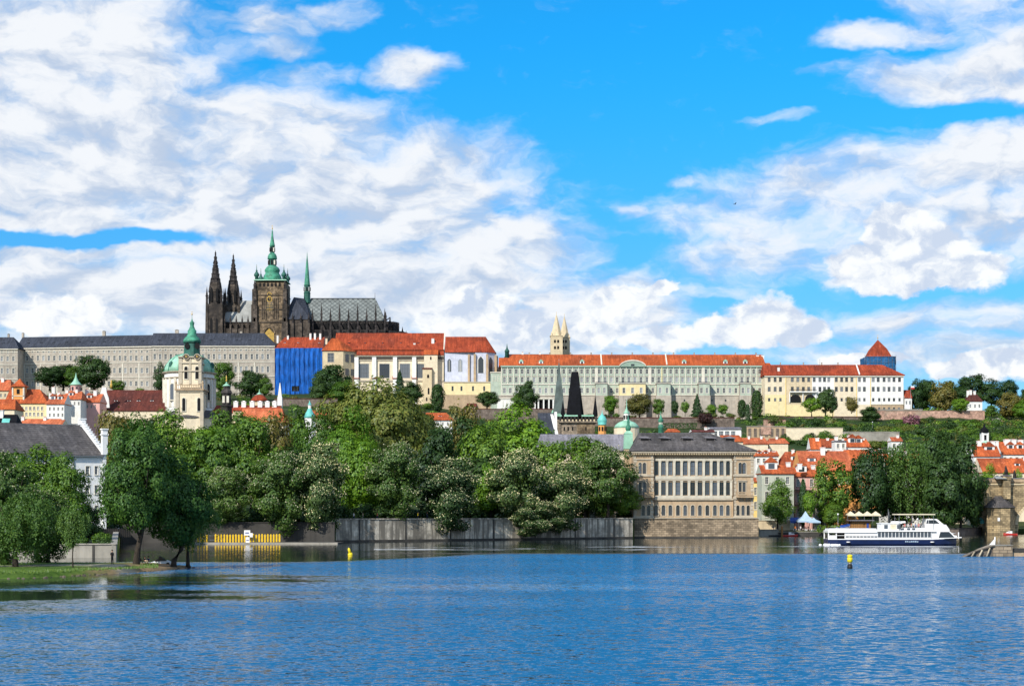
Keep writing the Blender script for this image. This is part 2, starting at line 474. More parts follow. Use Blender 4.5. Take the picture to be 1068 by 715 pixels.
# ------------------------------------------------------------------ mesh builder
class MB:
 def __init__(s, mat=None):
  s.v, s.f, s.fm, s.sm = [], [], [], []
  s.mat = mat
  s.smooth = False

 def add(s, verts, faces, mat=None, smooth=None):
  o = len(s.v)
  s.v += [tuple(p) for p in verts]
  m = mat or s.mat
  for f in faces:
   s.f.append(tuple(i + o for i in f))
   s.fm.append(m)
   s.sm.append(s.smooth if smooth is None else smooth)
  return s

 def quad(s, a, b, c, d, mat=None):
  return s.add([a, b, c, d], [(0, 1, 2, 3)], mat)

 def box(s, x0, x1, y0, y1, z0, z1, mat=None):
  v = [(x0, y0, z0), (x1, y0, z0), (x1, y1, z0), (x0, y1, z0), (x0, y0, z1), (x1, y0, z1), (x1, y1, z1), (x0, y1, z1)]
  return s.add(v, [(0, 1, 5, 4), (1, 2, 6, 5), (2, 3, 7, 6), (3, 0, 4, 7), (4, 5, 6, 7), (3, 2, 1, 0)], mat)

 def frus(s, cx, cy, w0, d0, z0, w1, d1, z1, mat=None):
  """tapered box, half sizes"""
  v = [(cx - w0, cy - d0, z0), (cx + w0, cy - d0, z0), (cx + w0, cy + d0, z0), (cx - w0, cy + d0, z0),
             (cx - w1, cy - d1, z1), (cx + w1, cy - d1, z1), (cx + w1, cy + d1, z1), (cx - w1, cy + d1, z1)]
  return s.add(v, [(0, 1, 5, 4), (1, 2, 6, 5), (2, 3, 7, 6), (3, 0, 4, 7), (4, 5, 6, 7), (3, 2, 1, 0)], mat)

 def lathe(s, cx, cy, prof, n=12, mat=None, rot=0.0, smooth=None, sy=1.0):
  o = []
  for r, z in prof:
   for k in range(n):
    a = rot + 2 * math.pi * k / n
    o.append((cx + r * math.cos(a), cy + r * math.sin(a) * sy, z))
  f = []
  for i in range(len(prof) - 1):
   for k in range(n):
    k2 = (k + 1) % n
    f.append((i * n + k, i * n + k2, (i + 1) * n + k2, (i + 1) * n + k))
  f.append(tuple(range(n))[::-1])
  f.append(tuple((len(prof) - 1) * n + k for k in range(n)))
  return s.add(o, f, mat, smooth)

 def tube(s, pts, rad, n=6, mat=None, smooth=True):
  pts = [Vector(p) for p in pts]
  if not hasattr(rad, '__len__'): rad = [rad] * len(pts)
  vs, f = [], []
  for i, p in enumerate(pts):
   t = (pts[min(i + 1, len(pts) - 1)] - pts[max(i - 1, 0)]).normalized()
   u = t.cross(Vector((0, 0, 1)) if abs(t.z) < .9 else Vector((1, 0, 0))).normalized()
   w = t.cross(u)
   for k in range(n):
    a = 2 * math.pi * k / n
    vs.append(p + (u * math.cos(a) + w * math.sin(a)) * rad[i])
  for i in range(len(pts) - 1):
   for k in range(n):
    k2 = (k + 1) % n
    f.append((i * n + k, i * n + k2, (i + 1) * n + k2, (i + 1) * n + k))
  f.append(tuple(range(n))[::-1])
  f.append(tuple((len(pts) - 1) * n + k for k in range(n)))
  return s.add(vs, f, mat, smooth)

 def prism(s, poly, y0, y1, mat=None):
  """polygon in (x,z), extruded along y"""
  n = len(poly)
  v = [(x, y0, z) for x, z in poly] + [(x, y1, z) for x, z in poly]
  f = [tuple(range(n)), tuple(range(2 * n - 1, n - 1, -1))]
  f += [(i, i + n, (i + 1) % n + n, (i + 1) % n) for i in range(n)]
  return s.add(v, f, mat)

 def prism_x(s, poly, x0, x1, mat=None):
  n = len(poly)
  v = [(x0, y, z) for y, z in poly] + [(x1, y, z) for y, z in poly]
  f = [tuple(range(n))[::-1], tuple(range(n, 2 * n))]
  f += [(i, (i + 1) % n, (i + 1) % n + n, i + n) for i in range(n)]
  return s.add(v, f, mat)

 def facade(s, x0, x1, z0, z1, y, holes, depth=.35, mat=None, rmat=None):
  """front wall at local y facing -y, with rectangular openings that have real reveals"""
  holes = [h for h in holes if h[0] > x0 and h[1] < x1 and h[2] > z0 and h[3] < z1]
  xs = sorted(set([x0, x1] + [round(v, 4) for h in holes for v in h[:2]]))
  zs = sorted(set([z0, z1] + [round(v, 4) for h in holes for v in h[2:4]]))
  vs = [(x, y, z) for z in zs for x in xs]
  nx = len(xs)
  fs = []
  for j in range(len(zs) - 1):
   zc = (zs[j] + zs[j + 1]) / 2
   row = [h for h in holes if h[2] < zc < h[3]]
   for i in range(nx - 1):
    xc = (xs[i] + xs[i + 1]) / 2
    if any(h[0] < xc < h[1] for h in row): continue
    fs.append((j * nx + i, j * nx + i + 1, (j + 1) * nx + i + 1, (j + 1) * nx + i))
  s.add(vs, fs, mat)
  for a, b, c, d_ in [h[:4] for h in holes]:
   v = [(a, y, c), (b, y, c), (b, y, d_), (a, y, d_), (a, y + depth, c), (b, y + depth, c), (b, y + depth, d_), (a, y + depth, d_)]
   s.add(v, [(0, 4, 5, 1), (1, 5, 6, 2), (2, 6, 7, 3), (3, 7, 4, 0)], rmat or mat)
  return s

 def shell(s, x0, x1, y0, y1, z0, z1, holes=(), depth=.35, mat=None):
  """house walls: front with openings, plain sides and back, lid just under the roof"""
  s.facade(x0, x1, z0, z1, y0, list(holes), depth, mat)
  s.quad((x1, y0, z0), (x1, y1, z0), (x1, y1, z1), (x1, y0, z1), mat)
  s.quad((x0, y1, z0), (x0, y0, z0), (x0, y0, z1), (x0, y1, z1), mat)
  s.quad((x1, y1, z0), (x0, y1, z0), (x0, y1, z1), (x1, y1, z1), mat)
  s.quad((x0, y0, z1), (x1, y0, z1), (x1, y1, z1), (x0, y1, z1), mat)
  return s

 def roof(s, x0, x1, y0, y1, z, h, hl=0.0, hr=0.0, mat=None, gmat=None, over=.5, th=.25, ry=.5):
  """ridge along x; hl/hr = run of the hipped ends (0 = gable)"""
  X0, X1 = x0 - (over if hl else over * .4), x1 + (over if hr else over * .4)
  Y0, Y1 = y0 - over, y1 + over
  zb = z + .02
  zt = zb + th
  yr = Y0 + (Y1 - Y0) * ry
  v = [(X0, Y0, zb), (X1, Y0, zb), (X1, Y1, zb), (X0, Y1, zb),
             (X0, Y0, zt), (X1, Y0, zt), (X1, Y1, zt), (X0, Y1, zt), (X0 + hl, yr, z + h), (X1 - hr, yr, z + h)]
  s.add(v, [(0, 1, 5, 4), (1, 2, 6, 5), (2, 3, 7, 6), (3, 0, 4, 7), (3, 2, 1, 0)], mat)
  s.add(v, [(4, 5, 9, 8), (6, 7, 8, 9)], mat)
  s.add(v, [(5, 6, 9)], mat if hr else (gmat or mat))
  s.add(v, [(7, 4, 8)], mat if hl else (gmat or mat))
  return s

 def build(s, name, parent=None, loc=None):
  keys = []
  for m in s.fm:
   if m not in keys: keys.append(m)
  me = bpy.data.meshes.new(name)
  me.from_pydata(s.v, [], s.f)
  for k in keys: me.materials.append(MATS[k])
  me.polygons.foreach_set('material_index', [keys.index(m) for m in s.fm])
  me.polygons.foreach_set('use_smooth', s.sm)
  me.update()
  o = bpy.data.objects.new(name, me)
  COL.objects.link(o)
  if parent: o.parent = parent
  if loc: o.location = loc
  return o


def fix_normals(o):
 import bmesh
 bm = bmesh.new()
 bm.from_mesh(o.data)
 bmesh.ops.recalc_face_normals(bm, faces=bm.faces)
 bm.to_mesh(o.data)
 bm.free()


def tag(o, label, cat, group=None, kind=None):
 if label: o['label'] = label
 if cat: o['category'] = cat
 if group: o['group'] = group
 if kind: o['kind'] = kind
 return o


def wx(px, D): return (px - CX) / F * D
def wz(py, D): return CH + (HY - py) / F * D


class Th:
 """a thing: an Empty at its base, with helpers that turn photo pixels into local coordinates on planes of the thing"""
 def __init__(s, name, label, cat, px, D, z, group=None, yaw=0.0):
  s.D, s.z0, s.yaw = D, z, yaw
  s.o = bpy.data.objects.new(name, None)
  s.o.empty_display_size = .5
  COL.objects.link(s.o)
  s.X0 = wx(px, D)
  s.o.location = (s.X0, D, z)
  s.o.rotation_euler = (0, 0, yaw)
  tag(s.o, label, cat, group)
  s.ux = Vector((math.cos(yaw), math.sin(yaw)))
  s.uy = Vector((-math.sin(yaw), math.cos(yaw)))

 def at(s, px, py, yy=0.0):
  r = Vector(((px - CX) / F, 1.0))
  o = Vector((s.X0, s.D))
  t = (o.dot(s.uy) + yy) / r.dot(s.uy)
  p = r * t - o
  return p.dot(s.ux), CH + (HY - py) / F * t - s.z0

 def x(s, px, yy=0.0): return s.at(px, HY, yy)[0]
 def zz(s, py, px=None, yy=0.0): return s.at(CX if px is None else px, py, yy)[1] if s.yaw or px is not None else CH + (HY - py) / F * (s.D + yy) - s.z0
 def sc(s): return s.D / F

 def add(s, name, mb, parent=None, label=None):
  o = mb.build(name, parent or s.o)
  if label: o['label'] = label
  return o


def place(me, name, parent, loc, rotz=0.0, scale=None):
 o = bpy.data.objects.new(name, me)
 COL.objects.link(o)
 o.parent = parent
 o.location = loc
 if rotz: o.rotation_euler = (0, 0, rotz)
 if scale: o.scale = scale
 return o

# ------------------------------------------------------------------ windows: one mesh per kind, shared by the copies
_WM = {}


def window_mesh(w, h, frame='frame_white', gl='glass', surround=None, arch=False, bars=(1, 2), fill=None, sill=True, fw=.09, sw=.18, deep=.22, hood=False):
 key = (round(w, 1), round(h, 1), frame, gl, surround, arch, bars, fill, sill, hood)
 if key in _WM: return _WM[key]
 w, h = key[0], key[1]
 b = MB(frame)
 hw = w / 2
 y = deep
 b.box(-hw, hw, y, y + .05, 0, h, gl)
 b.box(-hw, -hw + fw, y - .05, y - .003, 0, h); b.box(hw - fw, hw, y - .05, y - .003, 0, h)
 b.box(-hw + fw, hw - fw, y - .05, y - .003, h - fw, h); b.box(-hw + fw, hw - fw, y - .05, y - .003, 0, fw)
 nv, nh = bars
 for i in range(nv):
  x = -hw + (i + 1) * w / (nv + 1)
  b.box(x - fw * .4, x + fw * .4, y - .046, y - .004, fw, h - fw)
 for j in range(nh):
  z = (j + 1) * h / (nh + 1)
  b.box(-hw + fw, hw - fw, y - .042, y - .005, z - fw * .35, z + fw * .35)
 if arch:                     # spandrels that turn the rectangular opening into a round-headed one
  n = 8
  for sgn in (-1, 1):
   pts = [(sgn * hw, h + .002)] + [(sgn * hw * math.cos(a), h - hw + hw * math.sin(a)) for a in [math.pi / 2 * k / n for k in range(n + 1)]]
   pts = pts if sgn > 0 else pts[::-1]
   b.prism(pts, -.004, y - .06, fill or surround or frame)
 if surround:
  b.mat = surround
  if arch:
   n = 10
   for k in range(n):
    a0, a1 = math.pi * k / n, math.pi * (k + 1) / n
    p = []
    for rr, aa in ((hw, a0), (hw + sw, a0), (hw + sw, a1), (hw, a1)):
     p.append((rr * math.cos(aa), h - hw + rr * math.sin(aa)))
    b.prism(p, -.09, -.006)
   b.box(-hw - sw, -hw, -.09, .0, 0, h - hw); b.box(hw, hw + sw, -.09, .0, 0, h - hw)
  else:
   b.box(-hw - sw, -hw, -.08, .0, 0, h); b.box(hw, hw + sw, -.08, .0, 0, h)
   b.box(-hw - sw, hw + sw, -.08, .0, h, h + sw)
  if hood: b.box(-hw - sw * 1.6, hw + sw * 1.6, -.32, .0, h + sw + .12, h + sw + .34)
  if sill: b.box(-hw - sw * 1.3, hw + sw * 1.3, -.16, .0, -.2, 0)
 o = b.build('window')
 me = o.data
 bpy.data.objects.remove(o)
 _WM[key] = me
 return me


def rowgrid(cols, rows, ww):
 """cols: px centres, rows: (y_top, y_bottom, width_px) -> list"""
 return [(c, r) for r in rows for c in cols]


class Windows:
 def __init__(s, th, cap=100):
  s.th, s.holes, s.items = th, [], []

 def px(s, cols, ytop, ybot, wpx, yy=0.0, **kw):
  """openings given in photo pixels on the plane local y = yy"""
  for c in cols:
   x0, z0 = s.th.at(c - wpx / 2, ybot, yy)
   x1, z1 = s.th.at(c + wpx / 2, ytop, yy)
   w, h = round(x1 - x0, 1), round(z1 - z0, 1)
   xc = (x0 + x1) / 2
   s.holes.append((xc - w / 2, xc + w / 2, z0, z0 + h, yy))
   s.items.append((xc, yy, z0, w, h, kw))
  return s

 def on(s, yy=0.0): return [h[:4] for h in s.holes if abs(h[4] - yy) < 1e-6]

 def build(s, name='window', limit=100):
  its = sorted(s.items, key=lambda i: -i[3] * i[4])
  for it in its[:limit]:
   xc, yy, z0, w, h, kw = it
   place(window_mesh(w, h, **kw), name, s.th.o, (xc, yy, z0))
  rest = its[limit:]
  if rest:
   mb = MB('glass')
   vs = []
   for xc, yy, z0, w, h, kw in rest:
    me = window_mesh(w, h, **kw)
    mats = [m.name for m in me.materials]
    o = len(mb.v)
    mb.v += [(v.co.x + xc, v.co.y + yy, v.co.z + z0) for v in me.vertices]
    for p in me.polygons:
     mb.f.append(tuple(i + o for i in p.vertices)); mb.fm.append(mats[p.material_index]); mb.sm.append(False)
   o = mb.build(name, s.th.o)
   o['kind'] = 'stuff'


def chimney(th, x, y, z0, z1, w=.9, d=.9, mat='stucco_white', cap='tile_red', parent=None):
 b = MB(mat)
 b.box(x - w / 2, x + w / 2, y - d / 2, y + d / 2, z0, z1)
 b.box(x - w / 2 - .12, x + w / 2 + .12, y - d / 2 - .12, y + d / 2 + .12, z1 + .003, z1 + .22, mat)
 b.box(x - w / 4, x + w / 4, y - d / 4, y + d / 4, z1 + .223, z1 + .5, cap)
 return th.add('chimney', b, parent)


def dormer(th, x, y, z, w, h, run, wall='stucco_white', roof='tile_orange', parent=None, kind='gable'):
 """little roof house: front at local y, running back into the roof"""
 b = MB(wall)
 b.box(x - w / 2, x + w / 2, y, y + run, z - .6, z + h)
 b.box(x - w * .27, x + w * .27, y - .05, y - .003, z + h * .18, z + h * .88, 'glass')
 b.box(x - w * .34, x + w * .34, y - .1, y - .003, z + h * .08, z + h * .18, 'frame_white')
 if kind == 'gable':
  b.prism([(x - w * .62, z + h + .01), (x + w * .62, z + h + .01), (x, z + h + w * .5)], y - .2, y + run, roof)
 else:
  b.prism_x([(y - .3, z + h + .01), (y + run, z + h + run * .3), (y + run, z + h + run * .3 + .15), (y - .3, z + h + .16)], x - w * .6, x + w * .6, roof)
 return th.add('dormer', b, parent)


def house(name, label, D, xl, xr, yb, ye, yr, depth, wall, roof, hip=(0, 0), yaw=0.0, cat='house', group=None, wins=(), chim=(), dorm=(), found=7.0,
          wkw=None, over=.5, ridge_y=.5, cornice=None, zbase=None):
 """eaves-front house given by photo pixels on its front wall. wins: (cols, ytop, ybot, wpx)"""
 zb = wz(yb, D) if zbase is None else zbase
 t = Th(name, label, cat, xl, D, zb, group, yaw)
 x1, ze = t.at(xr, ye)
 if yaw: ze = t.at(xl, ye)[1]
 xm = (xl + xr) / 2
 zr = t.at(xm, yr, depth * ridge_y)[1]
 W = Windows(t)
 kw = dict(surround=None)
 kw.update(wkw or {})
 for c, a, b_, w in wins: W.px(c, a, b_, w, 0.0, **kw)
 b = MB(wall)
 b.shell(0, x1, 0, depth, -found, ze, W.on(0.0), .3)
 if cornice:
  b.box(-.25, x1 + .25, -.3, -.004, ze - .55, ze - .003, cornice)
 t.add('wall', b)
 rb = MB(roof)
 sc_ = x1 / max(1, (xr - xl))
 rb.roof(0, x1, 0, depth, ze, zr - ze, hip[0] * sc_, hip[1] * sc_, roof, wall, over, ry=ridge_y)
 ro = t.add('roof', rb)
 W.build()
 for c in chim:
  px, pyt = c[0], c[1]
  w = c[2] if len(c) > 2 else 1.0
  x, z = t.at(px, pyt, depth * .42)
  chimney(t, x, depth * .42, zr - (zr - ze) * .5, max(z, zr - (zr - ze) * .5 + .6), w, w, parent=ro)
 for px, pyb, w, h in dorm:
  f_ = .22
  x, z = t.at(px, pyb, depth * f_)
  dormer(t, x, depth * f_ - .1, ze + (zr - ze) * f_ * 2 - .1, w, h, depth * f_ + .2, wall if 'white' in wall else 'stucco_white', roof, ro)
 t.ze, t.zr, t.w, t.roof = ze, zr, x1, ro
 return t

# ------------------------------------------------------------------ trees
def leaf_mesh(name, C, N, size, rng, mats, midx, aspect=.75, up=None):
 """C centres, N normals (n,3) -> one mesh of small leaf-clump quads"""
 n = len(C)
 T = rng.normal(size=(n, 3))
 if up is not None: T = up + .25 * T
 T -= N * (T * N).sum(1, keepdims=True)
 T /= np.linalg.norm(T, axis=1, keepdims=True) + 1e-9
 B = np.cross(N, T)
 s = (size * rng.uniform(.6, 1.3, n))[:, None]
 a, b = T * s * .5, B * s * .5 * aspect
 V = np.empty((n, 4, 3), np.float32)
 V[:, 0] = C - a * .9 - b * .5; V[:, 1] = C - a * .1 - b; V[:, 2] = C + a + b * .15; V[:, 3] = C - a * .2 + b
 me = bpy.data.meshes.new(name)
 me.vertices.add(n * 4)
 me.vertices.foreach_set('co', V.reshape(-1))
 me.loops.add(n * 4)
 me.loops.foreach_set('vertex_index', np.arange(n * 4, dtype=np.int32))
 me.polygons.add(n)
 me.polygons.foreach_set('loop_start', np.arange(n, dtype=np.int32) * 4)
 me.polygons.foreach_set('loop_total', np.full(n, 4, np.int32))
 for m in mats: me.materials.append(MATS[m])
 me.polygons.foreach_set('material_index', midx.astype(np.int32))
 me.update(calc_edges=True)
 return me


def unit(v): return v / (np.linalg.norm(v, axis=-1, keepdims=True) + 1e-9)


def crown_round(name, leaf, w, h, z0, n, size, seed, blossom=0.0, lobes=44, lobe_r=(.26, .42), shape=1.0, gap=.12, top=.0, lean=(0, 0)):
 """crown of leaf clumps: lobes spread through an egg-shaped volume of width w and height h, bottom at z0"""
 rng = np.random.default_rng(seed)
 rx, rz = w / 2, h / 2
 zc = z0 + rz
 Cs, Ns, Bs = [], [], []
 k = np.arange(lobes) + .5
 ph = np.arccos(1 - 2 * k / lobes)
 th = math.pi * (1 + 5 ** .5) * k + rng.uniform(0, 6)
 dirs = np.stack([np.cos(th) * np.sin(ph), np.sin(th) * np.sin(ph), np.cos(ph)], 1)
 dirs = unit(dirs + rng.normal(scale=.22, size=dirs.shape))
 u = rng.uniform(.45, .92, lobes)
 env = np.where(dirs[:, 2] > 0, 1 - top * dirs[:, 2], 1 - .10 * dirs[:, 2] ** 2)
 ctr = np.stack([dirs[:, 0] * rx * u * env, dirs[:, 1] * rx * u * env, zc + dirs[:, 2] * rz * u], 1)
 ctr[:, 0] += lean[0] * (ctr[:, 2] - z0) / h
 ctr[:, 1] += lean[1] * (ctr[:, 2] - z0) / h
 lr = rng.uniform(lobe_r[0], lobe_r[1], lobes) * min(rx, rz * 1.1)
 wgt = lr ** 2
 cnt = np.maximum(20, (n * wgt / wgt.sum()).astype(int))
 for i in range(lobes):
  m = cnt[i]
  q = unit(rng.normal(size=(int(m * 1.5), 3)))
  q = q[(q @ dirs[i]) > -.45][:m]
  m = len(q)
  sub = 1 + .22 * np.sin(q[:, 0] * 5 + i) * np.cos(q[:, 1] * 4.3 + 2 * i) + .12 * np.sin(q[:, 2] * 9 + i)
  r = lr[i] * rng.uniform(.72, 1.06, m) * sub
  P = ctr[i] + q * r[:, None] * np.array([1, 1, .85])
  N = unit(q + .55 * dirs[i] + np.array([0, 0, .35]) + rng.normal(scale=.30, size=q.shape))
  Cs.append(P); Ns.append(N)
  if blossom:
   nb = int(m * blossom)
   keep = rng.permutation(m)[:nb]
   keep = keep[(q[keep] @ dirs[i] > .1) & (q[keep, 2] > -.25)]  # blossoms only on upper sides, so their pale colour gives a top-lit look
   Bs.append(P[keep] + q[keep] * size * .35)
 nf = int(n * .10)                                             # twigs and leaves of the interior
 q = unit(rng.normal(size=(nf, 3))) * (rng.uniform(0, 1, (nf, 1)) ** .33) * .6
 P = np.stack([q[:, 0] * rx, q[:, 1] * rx, zc + q[:, 2] * rz], 1)
 Cs.append(P); Ns.append(unit(rng.normal(size=P.shape)))
 C = np.concatenate(Cs); N = np.concatenate(Ns)
 mid = np.zeros(len(C), int)
 mats = [leaf]
 up = None
 if blossom:
  Bc = np.concatenate(Bs)
  Bn = unit(rng.normal(size=Bc.shape) * np.array([1, 1, .3]))
  C = np.concatenate([C, Bc]); N = np.concatenate([N, Bn])
  mid = np.concatenate([mid, np.ones(len(Bc), int)])
  mats.append('blossom_white' if 'dark' in leaf else 'blossom')
 sz = np.full(len(C), size)
 if blossom: sz[mid == 1] = size * .60
 return leaf_mesh(name, C, N, sz, rng, mats, mid)


def crown_column(name, leaf, w, h, z0, n, size, seed, pw=.55, cone=False):
 rng = np.random.default_rng(seed)
 t = rng.uniform(0, 1, n) ** (.9 if not cone else 1.35)
 prof = (np.sin(np.pi * np.clip(t, .0, 1)) ** pw) if not cone else (1 - t) ** .85
 a = rng.uniform(0, 2 * np.pi, n)
 wob = 1 + .16 * np.sin(3 * a + 9 * t) + .12 * np.sin(5 * a - 17 * t) + (.14 * np.sin(38 * t) if cone else 0)
 r = w / 2 * prof * wob * rng.uniform(.62, 1.03, n)
 C = np.stack([r * np.cos(a), r * np.sin(a), z0 + t * h], 1)
 N = unit(np.stack([np.cos(a), np.sin(a), np.full(n, .35)], 1) + rng.normal(scale=.45, size=(n, 3)))
 return leaf_mesh(name, C, N, np.full(n, size), rng, [leaf], np.zeros(n, int))


def crown_willow(name, leaf, w, h, z0, n, size, seed, lobes=26, droop=.42):
 """upright limbs ending in hanging sprays"""
 rng = np.random.default_rng(seed)
 rx, rz = w / 2, h / 2
 zc = z0 + rz
 Cs, Ns = [], []
 per = max(8, n // (lobes * 14))
 for i in range(lobes):
  q = unit(rng.normal(size=3))
  u = rng.uniform(.35, .86)
  c = np.array([q[0] * rx * u, q[1] * rx * u, zc + (q[2] * .8 + .12) * rz * u])
  lr = rng.uniform(.2, .34) * rx
  for s in range(14):
   a = rng.uniform(0, 2 * np.pi)
   st = c + np.array([math.cos(a) * lr * rng.uniform(.2, 1), math.sin(a) * lr * rng.uniform(.2, 1), lr * rng.uniform(.1, .9)])
   L = h * droop * rng.uniform(.35, 1.0)
   L = min(L, st[2] - z0 + .3)
   tt = rng.uniform(0, 1, per)
   out = np.array([math.cos(a), math.sin(a), 0]) * lr * .5
   P = st + out * np.sqrt(tt)[:, None] + np.array([0, 0, -1]) * (tt[:, None] ** 1.4) * L + rng.normal(scale=size * .55, size=(per, 3))
   Cs.append(P)
   Ns.append(unit(np.array([math.cos(a), math.sin(a), .45]) + rng.normal(scale=.5, size=(per, 3))))
 C = np.concatenate(Cs); N = np.concatenate(Ns)
 up = np.tile(np.array([[0, 0, 1.0]]), (len(C), 1))
 return leaf_mesh(name, C, N, np.full(len(C), size), rng, [leaf], np.zeros(len(C), int), .5, up)


def trunk_mesh(name, th, h, r, seed, spread=.45, bark='bark', limbs=7, lean=(0, 0)):
 """tapered trunk up to th, then limbs that climb into a crown reaching to h"""
 rnd = random.Random(seed)
 b = MB(bark)
 lx, ly = lean
 p = [(0, 0, -1.0), (lx * .02, ly * .02, .3), (lx * .3 + rnd.uniform(-.2, .2), ly * .3, th * .5), (lx * .6, ly * .6, th), (lx * .9, ly * .9, th + (h - th) * .55)]
 b.tube(p, [r * 1.5, r * 1.12, r * .85, r * .7, r * .2], 8)
 for i in range(limbs):
  a = 2 * math.pi * (i + rnd.random() * .6) / limbs
  zs = th * rnd.uniform(.75, 1.05)
  L = (h - th) * rnd.uniform(.45, .8)
  s = spread * (h - th) * rnd.uniform(.6, 1.1)
  k = zs / max(th, .1) * .6
  b.tube([(lx * k, ly * k, zs), (lx * k + math.cos(a) * s * .45, ly * k + math.sin(a) * s * .45, zs + L * .42), (lx * k + math.cos(a) * s, ly * k + math.sin(a) * s, zs + L)],
               [r * .42, r * .27, r * .07], 5)
 o = b.build(name)
 me = o.data
 bpy.data.objects.remove(o)
 return me


KIND = {}


def kind(key, crowns, trunk, h, w, name, cat='tree'):
 KIND[key] = dict(crowns=crowns, trunk=trunk, h=h, w=w, name=name, cat=cat)

for key, leaf, blos, nm in (('chestnut', 'leaf_chestnut', .30, 'chestnut_tree'), ('chestnut_dark', 'leaf_chestnut_dark', .48, 'chestnut_tree')):
 kind(key, [crown_round('crown', leaf, 15, 20.0, .5, 15500, .50, 11 + 3 * i, blos, 50, (.19, .33), top=.18) for i in range(3)],
         trunk_mesh('trunk', 4.5, 20, .42, 3), 20.6, 15, nm)
kind('linden', [crown_round('crown', 'leaf_linden', 14, 18.4, 1.0, 14500, .50, 31 + i, 0, 46, (.24, .38), top=.2) for i in range(3)], trunk_mesh('trunk', 5, 18, .4, 5), 19.5, 14, 'linden_tree')
kind('bright', [crown_round('crown', 'leaf_bright', 13, 17.4, .8, 13500, .52, 41 + i, 0, 40, (.24, .4), top=.15) for i in range(2)], trunk_mesh('trunk', 4, 17, .35, 6), 18.2, 13, 'maple_tree')
kind('dark', [crown_round('crown', 'leaf_dark', 13, 16.6, .8, 10000, .60, 51 + i, 0, 40, (.24, .4), top=.15) for i in range(3)], trunk_mesh('trunk', 4, 16, .4, 7), 17.5, 13, 'broadleaf_tree')
kind('mid', [crown_round('crown', 'leaf_linden', 13, 16.6, .8, 10000, .60, 56 + i, 0, 38, (.24, .4), top=.15) for i in range(3)], trunk_mesh('trunk', 4, 16, .4, 7), 17.5, 13, 'broadleaf_tree')
kind('olive', [crown_round('crown', 'leaf_olive', 30, 24, 4, 26000, .70, 61 + i, 0, 75, (.16, .28), top=.25) for i in range(2)], trunk_mesh('trunk', 8, 26, .8, 8, bark='bark_grey'), 28, 30, 'plane_tree')
kind('willow', [crown_willow('crown', 'leaf_willow', 14, 24, 2.2, 11000, .62, 71 + i) for i in range(3)], trunk_mesh('trunk', 6, 23, .45, 9, .3), 26, 14, 'willow_tree')
kind('poplar', [crown_round('crown', 'leaf_linden', 7, 19, 1.8, 3300, .62, 81 + i, 0, 40, (.3, .5), gap=.3) for i in range(2)], trunk_mesh('trunk', 4, 19, .3, 10, .2), 20.8, 7, 'poplar_tree')
kind('conifer', [crown_column('crown', 'leaf_conifer', 8, 15, .6, 3000, .75, 91, cone=True)], trunk_mesh('trunk', 2, 13, .25, 11, .1, limbs=3), 15.6, 8, 'conifer_tree')
kind('cypress', [crown_column('crown', 'leaf_conifer', 4.5, 16, .5, 2600, .65, 95)], trunk_mesh('trunk', 2, 12, .22, 12, .1, limbs=2), 16.5, 4.5, 'cypress_tree')
kind('column', [crown_column('crown', 'leaf_dark', 7, 17, .6, 3600, .8, 97, .4)], trunk_mesh('trunk', 2, 14, .3, 13, .15, limbs=4), 17.6, 7, 'columnar_tree')
kind('purple', [crown_round('crown', 'leaf_purple', 8, 7.5, 1.2, 2600, .6, 99, 0, 26)], trunk_mesh('trunk', 2.5, 8, .25, 14), 8.7, 8, 'copper_beech')
kind('rust', [crown_round('crown', 'leaf_rust', 13, 13, .5, 5000, .75, 103, 0, 40)], trunk_mesh('trunk', 3, 12, .3, 15), 13.5, 13, 'broadleaf_tree')
kind('young', [crown_round('crown', 'leaf_bright', 7, 9, 1.4, 2600, .55, 107, 0, 26, (.3, .5))], trunk_mesh('trunk', 2.2, 9, .18, 16), 10.4, 7, 'young_tree')
BUSH = {}
for key, leaf in (('green', 'leaf_linden'), ('dark', 'leaf_dark'), ('bright', 'leaf_bright'), ('olive', 'leaf_olive'), ('lilac', 'leaf_lilac'), ('silver', 'leaf_silver'), ('rust', 'leaf_rust')):
 BUSH[key] = [crown_round('foliage', leaf, 6, 4.6, -.5, 1100, .55, 120 + i + len(leaf), 0, 20, (.32, .5)) for i in range(2)]
_tn = [0]


def tree(kd, px, ytop, wpx, D, zbase, label, group=None, yaw=None, name=None, ybase=None, off=0, drop=0):
 """a tree whose crown top shows at ytop and whose crown is wpx wide, standing at distance D on height zbase"""
 k = KIND[kd]
 _tn[0] += 1
 i = _tn[0]
 if ybase is not None: zbase = wz(ybase, D)
 H = wz(ytop, D) - zbase
 Wm = wpx * D / F
 o = bpy.data.objects.new(name or k['name'], None)
 o.empty_display_size = .5
 COL.objects.link(o)
 o.location = (wx(px, D), D, zbase)
 o.rotation_euler = (0, 0, (i * 2.399) % 6.283 if yaw is None else yaw)
 s = Wm / (k['w'] * 1.04)
 o.scale = (s, s, H / (k['h'] * .985))
 tag(o, label, k['cat'], group)
 if off: o.rotation_euler = (0, 0, 0)
 place(k['crowns'][i % len(k['crowns'])], 'crown', o, (0, -off / s, -drop / o.scale.z))
 place(k['trunk'], 'trunk', o, (0, 0, 0))
 return o


def bush(kd, px, py, wpx, hpx, D, label, group=None, name='shrub', cat='shrub'):
 """py = bottom row"""
 _tn[0] += 1
 i = _tn[0]
 o = bpy.data.objects.new(name, BUSH[kd][i % 2])
 COL.objects.link(o)
 o.location = (wx(px, D), D, wz(py, D) - .1)
 o.rotation_euler = (0, 0, (i * 2.399) % 6.283)
 s = D / F
 o.scale = (wpx * s / 6, wpx * s / 6, hpx * s / 4.2)
 return tag(o, label, cat, group)
